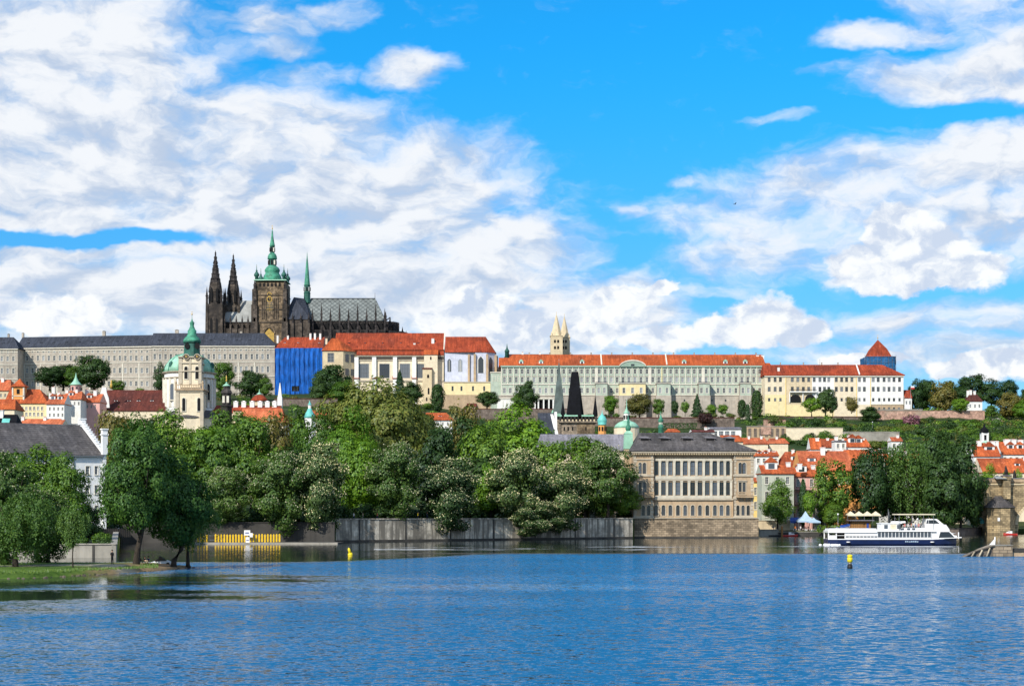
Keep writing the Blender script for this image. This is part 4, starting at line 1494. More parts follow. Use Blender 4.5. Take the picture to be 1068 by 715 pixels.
b.box(X(322), X(389.5), 13.8, 14.2, ca.zz(311.5, yy=14) - .05, ca.zz(311.5, yy=14) + .5, 'slate_black')
b.tube([(X(389.5), 14, ca.zz(311.5, yy=14)), (X(389.5), 14, ca.zz(304.5, yy=14))], [.2, .05], 5, 'slate_black')
ca.add('choir_roof', b)
# south transept: wall with big tracery window, steep hipped roof
b = MB('stone_gothic')
xa, xb = X(297.5), X(325)
ft = -9
b.box(xa, xb, ft, 8, -4, ca.zz(333, yy=ft))
for i in range(4):
 x = xa + 1 + i * (xb - xa - 2) / 3
 b.box(x - .9, x + .9, ft - 1.4, ft - .003, -4, ca.zz(337, yy=ft)); pinnacle(b, x, ft - .7, ca.zz(337, yy=ft), 8, 1.3, 'stone_gothic_dark')
b.prism([(xa + 4, 2), (xb - 5, 2), (xb - 5, 10), ((xa + xb) / 2 - .5, 17), (xa + 4, 10)], ft - .08, ft - .004, 'stone_gothic_dark')
for k in range(4):
 xx = xa + 6 + k * 2.6
 b.prism([(xx - .8, 3), (xx + .8, 3), (xx + .8, 9.5), (xx, 11), (xx - .8, 9.5)], ft - .16, ft - .086, 'glass_castle')
ca.add('transept', b)
b = MB('slate')
za, zt = ca.zz(333, yy=ft) + .02, ca.zz(310.5, yy=4)
v = [(xa - .6, ft - .6, za), (xb + .6, ft - .6, za), (xb + .6, 9, za), (xa - .6, 9, za), (X(306.5), 0, zt), (X(316), 9, zt)]
b.add(v, [(0, 1, 4), (1, 2, 5, 4), (3, 0, 4, 5), (3, 2, 1, 0)])
ca.add('transept_roof', b)
# great south tower
xc = X(283.4); hw = 12.2
cy = 3.0
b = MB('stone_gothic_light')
zt = ca.zz(294.5, yy=cy - hw)
b.box(xc - hw, xc + hw, cy - hw, cy + hw, -4, zt)
for z, e in ((ca.zz(337), .5), (ca.zz(324), .45), (ca.zz(309), .45)):
 b.box(xc - hw - e, xc + hw + e, cy - hw - e, cy + hw + e, z - .5, z, 'stone_gothic')
for sx in (-1, 1):
 for k in range(3):
  w0 = (2.6, 2.1, 1.6)[k]; za = (-4, ca.zz(337), ca.zz(319))[k]; zb = (ca.zz(337), ca.zz(319), ca.zz(303))[k]
  x = xc + sx * (hw - .6)
  b.box(x - w0 * .9, x + w0 * .9, cy - hw - w0, cy - hw - .003, za + .004, zb, 'stone_gothic')
  b.box(x + (0 if sx > 0 else -w0 * 1.4), x + (w0 * 1.4 if sx > 0 else 0), cy - hw + .5, cy - hw + 3.8, za + .004, zb, 'stone_gothic')
  pinnacle(b, x, cy - hw - w0 / 2, zb + .003, 7, 1.6, 'stone_gothic_dark')
 for k in range(3):
  x = xc + sx * (3.1 + k * 1.5)
  b.box(x - .25, x + .25, cy - hw - .5, cy - hw - .005, ca.zz(334), ca.zz(312), 'stone_gothic')
gt = ca.add('great_tower', b)
yf_ = cy - hw
b = MB('glass_castle')
for s in (-1, 1):
 x = xc - .4 + s * 1.55
 b.prism([(x - 1.1, ca.zz(326)), (x + 1.1, ca.zz(326)), (x + 1.1, ca.zz(319.5)), (x, ca.zz(317)), (x - 1.1, ca.zz(319.5))], yf_ - .09, yf_ - .01)
ca.add('belfry_window', b, gt)
b = MB('gold')
for z in np.linspace(ca.zz(325.3), ca.zz(319), 5): b.box(xc - 2.9, xc + 2.1, yf_ - .17, yf_ - .1, z, z + .22)
ca.add('window_grille', b, gt)
for zz_, r in ((313.5, 2.1), (308.3, 1.6)):
 b = MB('gold')
 zc = ca.zz(zz_)
 ring = [(xc - .4 + r * math.cos(a), zc + r * math.sin(a)) for a in [2 * math.pi * k / 20 for k in range(20)]]
 b.prism(ring, yf_ - .18, yf_ - .02)
 ring = [(xc - .4 + r * .78 * math.cos(a), zc + r * .78 * math.sin(a)) for a in [2 * math.pi * k / 20 for k in range(20)]]
 b.prism(ring, yf_ - .24, yf_ - .183, 'stone_gothic_dark')
 b.box(xc - .5, xc - .3, yf_ - .3, yf_ - .243, zc - .1, zc + r * .65); b.box(xc - .4, xc + r * .45, yf_ - .3, yf_ - .246, zc - .12, zc + .1)
 ca.add('clock_face', b, gt)
b = MB('mosaic_gold')
b.prism([(xc - 4.1, 0), (xc + 3.1, 0), (xc + 3.1, ca.zz(349)), (xc - .5, ca.zz(343.5)), (xc - 4.1, ca.zz(349))], yf_ - .12, yf_ - .02)
ca.add('portal_mosaic', b, gt)
b = MB('stone_gothic_light')
for k in range(9):
 a0, a1 = math.pi * k / 9, math.pi * (k + 1) / 9
 zb_ = ca.zz(349)
 p = [(xc - .5 + r * math.cos(a), zb_ + r * 1.15 * math.sin(a)) for r, a in ((3.7, a0), (4.7, a0), (4.7, a1), (3.7, a1))]
 b.prism(p, yf_ - .7, yf_ - .01)
ca.add('portal_arch', b, gt)
b = MB('dark_opening')
for k in range(6):
 x = xc - 7.5 + k * 3
 b.prism([(x - .8, ca.zz(300.5)), (x + .8, ca.zz(300.5)), (x + .8, ca.zz(297.5)), (x, ca.zz(296)), (x - .8, ca.zz(297.5))], yf_ - .06, yf_ - .008)
ca.add('gallery_opening', b, gt)
# copper helmet of the great tower
Zt = lambda p: ca.zz(p, yy=cy)
k = S_ * 1.13
b = MB('copper')
b.lathe(xc, cy, [(hw * 1.46, Zt(294.6)), (hw * 1.44, Zt(293.6)), (hw * 1.2, Zt(293.3))], 4, 'copper_pale', R(45), False)
b.lathe(xc, cy, [(11.0 * k * .82, Zt(293.3)), (10.6 * k * .82, Zt(290)), (9.3 * k * .82, Zt(287)), (8.2 * k * .8, Zt(285.6)), (7.9 * k * .8, Zt(284.2)), (8.9 * k * .8, Zt(282.6)),
                 (8.7 * k * .8, Zt(281)), (7.0 * k * .8, Zt(278.9)), (4.9 * k * .85, Zt(277.8)), (4.6 * k * .85, Zt(277.2))], 12, None, 0, True)
hm = ca.add('helmet_dome', b, gt)
b = MB('copper_dark')
b.lathe(xc, cy, [(4.5 * k * .8, Zt(277.3)), (4.4 * k * .8, Zt(270.5))], 8, None, R(22.5), False)
b.lathe(xc, cy, [(2.6 * k * .8, Zt(264)), (2.5 * k * .8, Zt(257.4))], 8, None, R(22.5), False)
for (z0, z1, r) in ((276.2, 271.6, 4.5), (262.5, 258.4, 2.6)):
 for q in range(8):
  a = R(45 * q); rr = r * k * .8 * .94
  x, y = xc + rr * math.cos(a), cy + rr * math.sin(a)
  b.box(x - .55, x + .55, y - .4, y + .4, Zt(z0), Zt(z1), 'trim_pale' if q in (3, 7) else 'dark_opening')
ca.add('lantern', b, gt)
b = MB('copper')
b.lathe(xc, cy, [(5.1 * k * .85, Zt(270.5)), (5.2 * k * .85, Zt(269.8)), (4.9 * k * .85, Zt(267.2)), (3.8 * k * .85, Zt(265)), (2.6 * k * .85, Zt(264))], 12, None, 0, True)
b.lathe(xc, cy, [(2.9 * k * .85, Zt(257.4)), (2.9 * k * .85, Zt(256.2)), (2.3 * k * .85, Zt(253.5)), (1.2 * k * .85, Zt(247)), (.5, Zt(241.5)), (.12, Zt(239))], 10, None, 0, True)
ca.add('helmet_spire', b, gt)
b = MB('gold'); b.lathe(xc, cy, [(.1, Zt(239.4)), (.5, Zt(238.3)), (.1, Zt(237.2)), (.05, Zt(234.2))], 8, None, 0, True); b.box(xc - .7, xc + .7, cy - .07, cy + .07, Zt(236), Zt(235.6)); ca.add('finial', b, gt)
for sx in (-1, 1):
 for sy in (-1, 1):
  x, y = xc + sx * hw * .86, cy + sy * hw * .86
  b = MB('copper_dark')
  b.lathe(x, y, [(1.3, Zt(293.3)), (1.3, Zt(290.5)), (2.0, Zt(289.8)), (2.1, Zt(288)), (1.2, Zt(286.3)), (.6, Zt(285.2)), (.8, Zt(284.4)), (.3, Zt(283.2)), (.08, Zt(277.5))], 8, None, 0, True)
  b.lathe(x, y, [(.05, Zt(280.2)), (.36, Zt(279.8)), (.05, Zt(279.4))], 6, 'gold', 0, True)
  ca.add('corner_turret', b, gt)
# fleche over the crossing
b = MB('copper_dark')
x, y = X(318.3), 12
Zf = lambda p: ca.zz(p, yy=y)
b.lathe(x, y, [(2.7, Zf(316)), (2.6, Zf(306)), (3.0, Zf(305.6)), (2.4, Zf(305)), (2.35, Zf(298.2)), (2.9, Zf(297.5))], 8, None, R(22.5), False)
for q in range(8):
 a = R(45 * q); b.box(x + 2.3 * math.cos(a) - .45, x + 2.3 * math.cos(a) + .45, y + 2.3 * math.sin(a) - .35, y + 2.3 * math.sin(a) + .35, Zf(303.6), Zf(299.5), 'lead_roof' if q % 2 else 'dark_opening')
fl = ca.add('fleche', b)
b = MB('copper'); b.lathe(x, y, [(2.4, Zf(297.5)), (1.75, Zf(289)), (.9, Zf(275)), (.3, Zf(267)), (.06, Zf(262.5))], 8, None, R(22.5), False); ca.add('fleche_spire', b, fl)

# ---- red-roofed castle houses right of the cathedral
yw = house('castle_house', 'long low castle house under the red roof behind the blue sheeting', 1196, 287, 337, 413, 363, 351.6, 18, 'stucco_palace', 'tile_red', (9, 0), cat='castle building',
           chim=((289.6, 350, 1.3), (300.3, 350.2, 1.3), (323.8, 348, 1.4), (328.5, 347.8, 1.4), (334, 348, 1.4)), dorm=((297, 361, 1.4, .9), (311, 361, 1.4, .9), (333, 361, 1.4, .9)), found=14, zbase=92)


def make_tarp():
 t = Th('scaffold_sheeting', 'bright blue construction sheeting hung over a castle facade', 'sheeting', 286.8, 1191, 88)
 x1 = t.x(336.2); zt = t.zz(362.8); zb = t.zz(413.5)
 b = MB('tarp_blue')
 n, m_ = 74, 18
 vs = []
 rt = random.Random(2)
 ph = [rt.uniform(0, 6) for _ in range(m_ + 1)]
 for j in range(m_ + 1):
  for i in range(n + 1):
   u = i / n; w = j / m_
   y = .55 * math.sin(u * 60 + .6 * math.sin(w * 5)) + .32 * math.sin(u * 131 + ph[j] * .3) + .25 * math.sin(w * math.pi * 6)
   vs.append((x1 * u, y * min(1, w * 6 + .3), zt + (zb - zt) * w))
 fs = [(j * (n + 1) + i, (j + 1) * (n + 1) + i, (j + 1) * (n + 1) + i + 1, j * (n + 1) + i + 1) for j in range(m_) for i in range(n)
          if not (j in (14, 15) and 25 < i < 38)]
 b.add(vs, fs, None, True)
 b.quad((0, 0, zb), (0, 4.4, zb), (0, 4.4, zt), (0, 0, zt)); b.quad((x1, 0, zb), (x1, 4.4, zb), (x1, 4.4, zt), (x1, 0, zt))
 t.add('sheet', b)
 b = MB('metal_grey')
 for i in range(16):
  x = x1 * i / 15
  b.box(x - .06, x + .06, .9, 1.02, zb, zt)
 for j in range(10):
  z = zb + (zt - zb) * j / 10
  b.box(0, x1, 1.03, 1.1, z, z + .1); b.box(0, x1, .8, 2.0, z + .11, z + .17, 'wood_grey')
 t.add('scaffold', b)
 b = MB('stucco_white'); b.box(0, x1 + 2, -1.6, -.9, zb - 1.5, zb + .9); t.add('hoarding', b)
make_tarp()


def bay_house():
 t = Th('bay_house', 'tan stone castle house with an orange hipped roof next to the blue sheeting', 'castle building', 336.3, 1180, 82)
 X_, Z_ = t.x, t.zz
 xm, x1 = X_(358), X_(371.5, 9)
 ze = Z_(365.6)
 W = Windows(t); W.px((345,), 368, 377.5, 6.5, 0.0, gl='glass_castle', surround='sandstone_trim', bars=(1, 2), sw=.3)
 W.px((345,), 383, 390, 5, 0.0, gl='glass_castle', surround='sandstone_trim', bars=(1, 1), sw=.3)
 b = MB('sandstone_pale')
 b.facade(0, xm, -8, ze, 0, W.on(0.0), .4)
 p = [(xm, 0), (x1, 9), (x1, 16), (0, 16), (0, 0)]
 for (a, c), (d_, e) in zip(p[:-1], p[1:]): b.quad((a, c, -8), (d_, e, -8), (d_, e, ze), (a, c, ze))
 b.add([(a, c, ze) for a, c in p], [tuple(range(4))])
 for f0, f1, z0, z1 in ((.15, .42, 369, 377), (.58, .88, 369, 377), (.15, .42, 384, 391), (.58, .88, 384, 391)):
  a, c = xm + (x1 - xm) * f0, 9 * f0; d_, e = xm + (x1 - xm) * f1, 9 * f1
  b.add([(a + .1, c - .15, Z_(z1)), (d_ + .1, e - .15, Z_(z1)), (d_ + .1, e - .15, Z_(z0)), (a + .1, c - .15, Z_(z0))], [(0, 1, 2, 3)], 'glass_castle')
 t.add('wall', b)
 b = MB('tile_bright')
 ap = (X_(346, 9), 9, Z_(352, 0) + .5); ap2 = (X_(352, 10), 10, Z_(352, 0) + .5)
 q = [(-.8, -.8, ze + .02), (xm + .3, -.9, ze + .02), (x1 + 1.0, 8.6, ze + .02), (x1 + 1.0, 17, ze + .02), (-.8, 17, ze + .02)]
 b.add(q + [ap, ap2], [(0, 1, 6, 5), (1, 2, 6), (2, 3, 6), (3, 4, 5, 6), (4, 0, 5), (4, 3, 2, 1, 0)])
 t.add('roof', b)
 chimney(t, X_(340.5, 7), 7, Z_(358), Z_(352.2), 1.4, 1.2, 'stucco_cream', 'tile_red')
 W.build()
bay_house()


def royal_palace():
 t = Th('royal_palace', 'castle palace with the longest brick red roof and tall dark hall windows', 'palace', 349.5, 1188, 78)
 X_, Z_ = t.x, t.zz
 dep = 26
 x1 = X_(462.5); ze = Z_(365)
 zr = t.zz(347.2, yy=dep / 2)
 W = Windows(t)
 W.px((352.5, 379.5, 401, 422.3, 440), 379.2, 394, 10.5, -1.0, gl='glass_castle', surround='trim_pale', frame='frame_dark', bars=(3, 2), sw=.35)
 W.px((355, 392, 412, 431), 400, 405, 3.4, -1.0, gl='glass_castle', surround='trim_pale', bars=(1, 1))
 b = MB('stucco_cream')
 b.shell(X_(372, -1), x1 + .2, -1.0, dep, -14, Z_(370), [h for h in W.on(-1.0) if h[0] > X_(372, -1)], .6)
 b.box(0, x1, 1.6, dep - .5, Z_(370), ze)
 t.add('wall', b)
 b = MB('sandstone_trim')
 for y0, y1, o_ in ((375.2, 376.2, .5), (396.2, 397.6, .7), (370.6, 371.6, .5)): b.box(X_(372, -1), x1 + .3, -1 - o_, -1.004, Z_(y1), Z_(y0))
 b.box(X_(372, -1), x1, -1.5, -1.006, Z_(374.6), Z_(372.2), 'frame_dark')
 t.add('cornice', b)
 b = MB('stucco_white')
 for px in (371.8, 390.3, 412, 432):
  b.box(X_(px, -2) - 1.5, X_(px, -2) + 1.5, -2.6, -1.008, -10, Z_(372.5))
  b.prism_x([(-3.2, Z_(395)), (-1.01, Z_(395)), (-1.01, Z_(392))], X_(px, -2) - 1.9, X_(px, -2) + 1.9, 'tile_red')
 t.add('buttress', b)
 b = MB('tile_red'); b.roof(0, x1, 0, dep, ze, zr - ze, .001, 0, 'tile_red', 'stucco_cream', .6, .4)
 b.prism_x([(-2.0, Z_(370.3)), (1.6, Z_(370.3)), (1.6, Z_(365.8)), (-.4, Z_(365.9))], X_(372, -1), x1 + .3)
 ro = t.add('roof', b)
 b = MB('trim_pale'); b.prism_x([(-.4, ze), (dep / 2, zr + .1), (dep / 2, zr + .8), (-.9, ze + .6)], x1 + .01, x1 + .7); t.add('gable_coping', b)
 for px, y in ((356, 361.5), (364, 356.5), (372, 361.5), (381, 356.5), (389, 361.5), (399, 356.5), (407.5, 361.5), (418, 356.2), (425.5, 361), (436, 356.5), (444, 361)):
  yy = dep / 2 * (ze - Z_(y)) / (ze - zr) * .92
  dormer(t, X_(px, yy), max(.3, yy - .6), ze + (zr - ze) * yy / (dep / 2) - .3, 1.5, .7, 1.8, 'tile_brown', 'tile_red', ro, 'shed')
 chimney(t, X_(451.5, 5), 5, Z_(364), Z_(352.5), 2.0, 1.4, 'stucco_white', 'tile_red', ro)
 chimney(t, X_(432.3, 4), 4, Z_(364), Z_(357.5), 1.6, 1.2, 'stucco_white', 'tile_red', ro)
 W.build()
 # projecting stair bay with its own little roof
 b = MB('stucco_cream')
 xa, xb = X_(442.3, -6), X_(456.3, -6)
 b.box(xa, xb, -6, -1.02, -12, Z_(370.5))
 b.box(X_(441, -6) , X_(450.5, -6), -9, -6.003, -12, Z_(386), 'sandstone_pale')
 t.add('stair_bay', b)
 b = MB('tile_bright'); b.prism_x([(-6.6, Z_(370.6)), (-1.0, Z_(370.6)), (-1.0, Z_(365)), (-2.8, Z_(365))], xa - .4, xb + .4)
 t.add('bay_roof', b)
 b = MB('tile_brown'); b.prism_x([(-9.4, Z_(386) + .01), (-6.01, Z_(386) + .01), (-6.01, Z_(384))], X_(441, -6) - .3, X_(450.5, -6) + .3)
 t.add('bay_roof', b)
 b = MB('dark_opening')
 for px, y0, y1, w, yy in ((449.3, 371.5, 375, 1.6, -6), (447, 404, 411, 1.8, -9), (446.5, 390, 394, 2.2, -9), (445, 414, 418, 1.5, -9)):
  xx, zz = t.at(px, y1, yy)
  hh = (y1 - y0) * t.sc(); ww = w * t.sc() / 2
  b.prism([(xx - ww, zz), (xx + ww, zz), (xx + ww, zz + hh - ww), (xx, zz + hh), (xx - ww, zz + hh - ww)], yy - .06, yy - .006)
 t.add('bay_window', b)
royal_palace()


def palace_chapel():
 t = Th('palace_chapel', 'pale blue castle chapel with tall pointed windows and a rounded red roofed end', 'chapel', 464, 1180, 80)
 X_, Z_ = t.x, t.zz
 x1, dep = X_(497), 18
 cx, r = X_(499, 9), 13.0
 ze = Z_(367.3)
 b = MB('stucco_blue')
 b.box(0, x1, 0, dep, -12, ze)
 poly = [(cx + r * math.cos(a), dep / 2 + r * .85 * math.sin(a)) for a in [R(v) for v in (-100, -62, -24, 14, 52, 90)]]
 n = len(poly)
 b.add([(x, y, -12) for x, y in poly] + [(x, y, ze) for x, y in poly], [(i, i + 1, i + 1 + n, i + n) for i in range(n - 1)] + [tuple(range(n, 2 * n))])
 t.add('wall', b)
 b = MB('sandstone')
 for x, y in poly[:-1]:
  d_ = Vector((x - cx, y - dep / 2)).normalized()
  b.box(x + d_.x * .8 - .8, x + d_.x * .8 + .8, y + d_.y * .8 - .8, y + d_.y * .8 + .8, -12, ze - 1.5)
 b.box(X_(488), X_(488) + 1.4, -1.4, -.005, -12, ze - 1.5)
 t.add('buttress', b)
 for px, w in ((468.6, 4.0), (480, 4.4)):
  b = MB('glass_castle')
  x, z = t.at(px, 387.5, 0); h = 13.5 * t.sc(); w_ = w * t.sc() / 2
  b.prism([(x - w_, z), (x + w_, z), (x + w_, z + h - w_ * 1.2), (x + w_ * .6, z + h - w_ * .4), (x, z + h), (x - w_ * .6, z + h - w_ * .4), (x - w_, z + h - w_ * 1.2)], -.12, -.006)
  b.box(x - .12, x + .12, -.2, -.125, z, z + h - 1, 'trim_pale')
  t.add('pointed_window', b)
 for (xa, ya), (xb, yb) in zip(poly[:4], poly[1:5]):
  b = MB('glass_castle')
  u = Vector((xb - xa, yb - ya)); nrm = Vector((u.y, -u.x)).normalized()
  zb, zt = Z_(389), Z_(371.5)
  def p(f, z, o): q = Vector((xa, ya)) + u * f + nrm * o; return (q.x, q.y, z)
  for o, m_, f0, f1 in ((.10, 'stucco_white', .18, .82), (.16, 'glass_castle', .27, .73)):
   s_ = (zt - zb) * .2
   b.add([p(f0, zb, o), p(f1, zb, o), p(f1, zt - s_, o), (*p(.5, zt, o)[:2], zt + (o < .12) * .5), p(f0, zt - s_, o)], [(0, 1, 2, 3, 4)], m_)
  t.add('pointed_window', b)
 b = MB('tile_red')
 zr = t.zz(351, yy=9); e = .8
 rp = [(cx + (r + e) * math.cos(a), dep / 2 + (r + e) * .85 * math.sin(a)) for a in [R(v) for v in (-100, -62, -24, 14, 52, 90, 100)]]
 base = [(0, -e, ze + .03)] + [(x, y, ze + .03) for x, y in rp] + [(0, dep + e, ze + .03)]
 A, B_ = (0, 9, zr), (X_(508, 9) - 1, 9, zr)
 m_ = len(base)
 f = [(0, 1, m_ + 1, m_)] + [(i, i + 1, m_ + 1) for i in range(1, m_ - 2)] + [(m_ - 2, m_ - 1, m_, m_ + 1), (m_ - 1, 0, m_), tuple(range(m_))[::-1]]
 b.add(base + [A, B_], f)
 ro = t.add('roof', b)
 for px, y in ((475.5, 362.3), (490, 362.3), (501, 362.5)):
  dormer(t, X_(px, 3), 2.4, Z_(y + .4), 1.4, .7, 1.8, 'tile_brown', 'tile_red', ro, 'shed')
 b = MB('stone_gothic_dark'); b.box(x1 + r - 1.5, x1 + r + 1.2, -2, dep, -12, Z_(388)); b.box(x1 + r - 1.6, x1 + r + 6, 4, dep, -12, Z_(382)); t.add('annex', b)
palace_chapel()
ct = Th('terrace_wall', 'cream castle terrace wall with small openings below the blue chapel', 'wall', 463, 1168, 66)
Wd = Windows(ct); Wd.px((472, 481.3, 493.3, 505), 402.5, 407.5, 2.0, 0.0, gl='glass_castle', frame='frame_dark', bars=(0, 1)); Wd.px((482,), 412, 418, 2.2, 0.0, gl='glass_castle', frame='frame_dark', bars=(0, 1))
b = MB('stucco_pale_yellow'); b.shell(0, ct.x(511.5), 0, 9, ct.zz(411.5), ct.zz(398), Wd.on(0.0), .4); ct.add('upper_wall', b)
b = MB('sandstone'); b.shell(-3, ct.x(511.5) + .4, -.3, 8.99, -8, ct.zz(411.6), [], .4); b.box(-.2, ct.x(511.5) + .3, -.4, -.004, ct.zz(398.8), ct.zz(397.8), 'sandstone_trim'); ct.add('lower_wall', b)
b = MB('tile_brown'); b.prism_x([(-4.5, ct.zz(424)), (-.31, ct.zz(424)), (-.31, ct.zz(420.5))], ct.x(487), ct.x(497)); b.box(ct.x(488), ct.x(496), -4, -.32, -8, ct.zz(424), 'stucco_warm'); ct.add('lean_to', b)
Wd.build()

# ---- twin romanesque towers
for i, (pxc, hwpx, ytip, yc, ybd, D2, lab) in enumerate(((580.3, 6.3, 327.5, 351, 372, 1236, 'front one of two pale stone church towers with pointed roofs'), (588.6, 5.6, 329.6, 352.6, 372, 1252, 'rear one of two pale stone church towers with pointed roofs, half hidden'))):
 t = Th('church_tower', lab, 'tower', pxc, D2, 80, 'pale twin church towers')
 h = hwpx * t.sc()
 b = MB('sandstone_pale'); b.box(-h, h, -h, h, -6, t.zz(yc)); b.box(-h - .4, h + .4, -h - .4, h + .4, t.zz(yc) + .003, t.zz(yc - .8)); t.add('tower_body', b)
 b = MB('dark_opening')
 for y0, y1 in ((354.5, 358), (361, 364.5)):
  for q in (-1, 1):
   b.prism([(q * h * .26 - .75, t.zz(y1)), (q * h * .26 + .75, t.zz(y1)), (q * h * .26 + .75, t.zz(y0 + 1)), (q * h * .26, t.zz(y0)), (q * h * .26 - .75, t.zz(y0 + 1))], -h - .06, -h - .006)
   b.prism_x([(q * h * .26 - .75, t.zz(y1)), (q * h * .26 + .75, t.zz(y1)), (q * h * .26 + .75, t.zz(y0 + 1)), (q * h * .26, t.zz(y0)), (q * h * .26 - .75, t.zz(y0 + 1))], h + .006, h + .06)
 t.add('belfry_opening', b)
 b = MB('sandstone_pale'); b.lathe(0, 0, [(h * .97, t.zz(yc - .8) + .003), (h * .5, t.zz((yc + ytip) / 2 - 1)), (.12, t.zz(ytip))], 8, None, R(22.5), False)
 for sx in (-1, 1):
  for sy in (-1, 1): b.frus(sx * h * .85, sy * h * .85, .5, .5, t.zz(yc - .8) + .003, .05, .05, t.zz(yc - 5))
 t.add('spire', b)
 b = MB('gold'); b.tube([(0, 0, t.zz(ytip) - .2), (0, 0, t.zz(ytip - 2.5))], .1, 5); t.add('finial', b)
house('castle_house', 'dark roofed castle house whose ridge shows behind the two pale towers', 1240, 524, 602, 385, 376, 369.2, 20, 'stucco_palace', 'tile_brown', (5, 5), cat='castle building', chim=((545, 367.5, 1.5), (563, 367.6, 1.5)), zbase=84)
tt = Th('belfry_turret', 'small dark green turret above the castle roofs right of the chapel', 'turret', 528.8, 1236, 92)
b = MB('copper_dark'); b.lathe(0, 0, [(1.6, -4), (1.6, tt.zz(367)), (2.0, tt.zz(366.5)), (1.5, tt.zz(364.8)), (.7, tt.zz(363.5)), (.5, tt.zz(362)), (.06, tt.zz(358))], 8, None, 0, True); tt.add('turret_body', b)

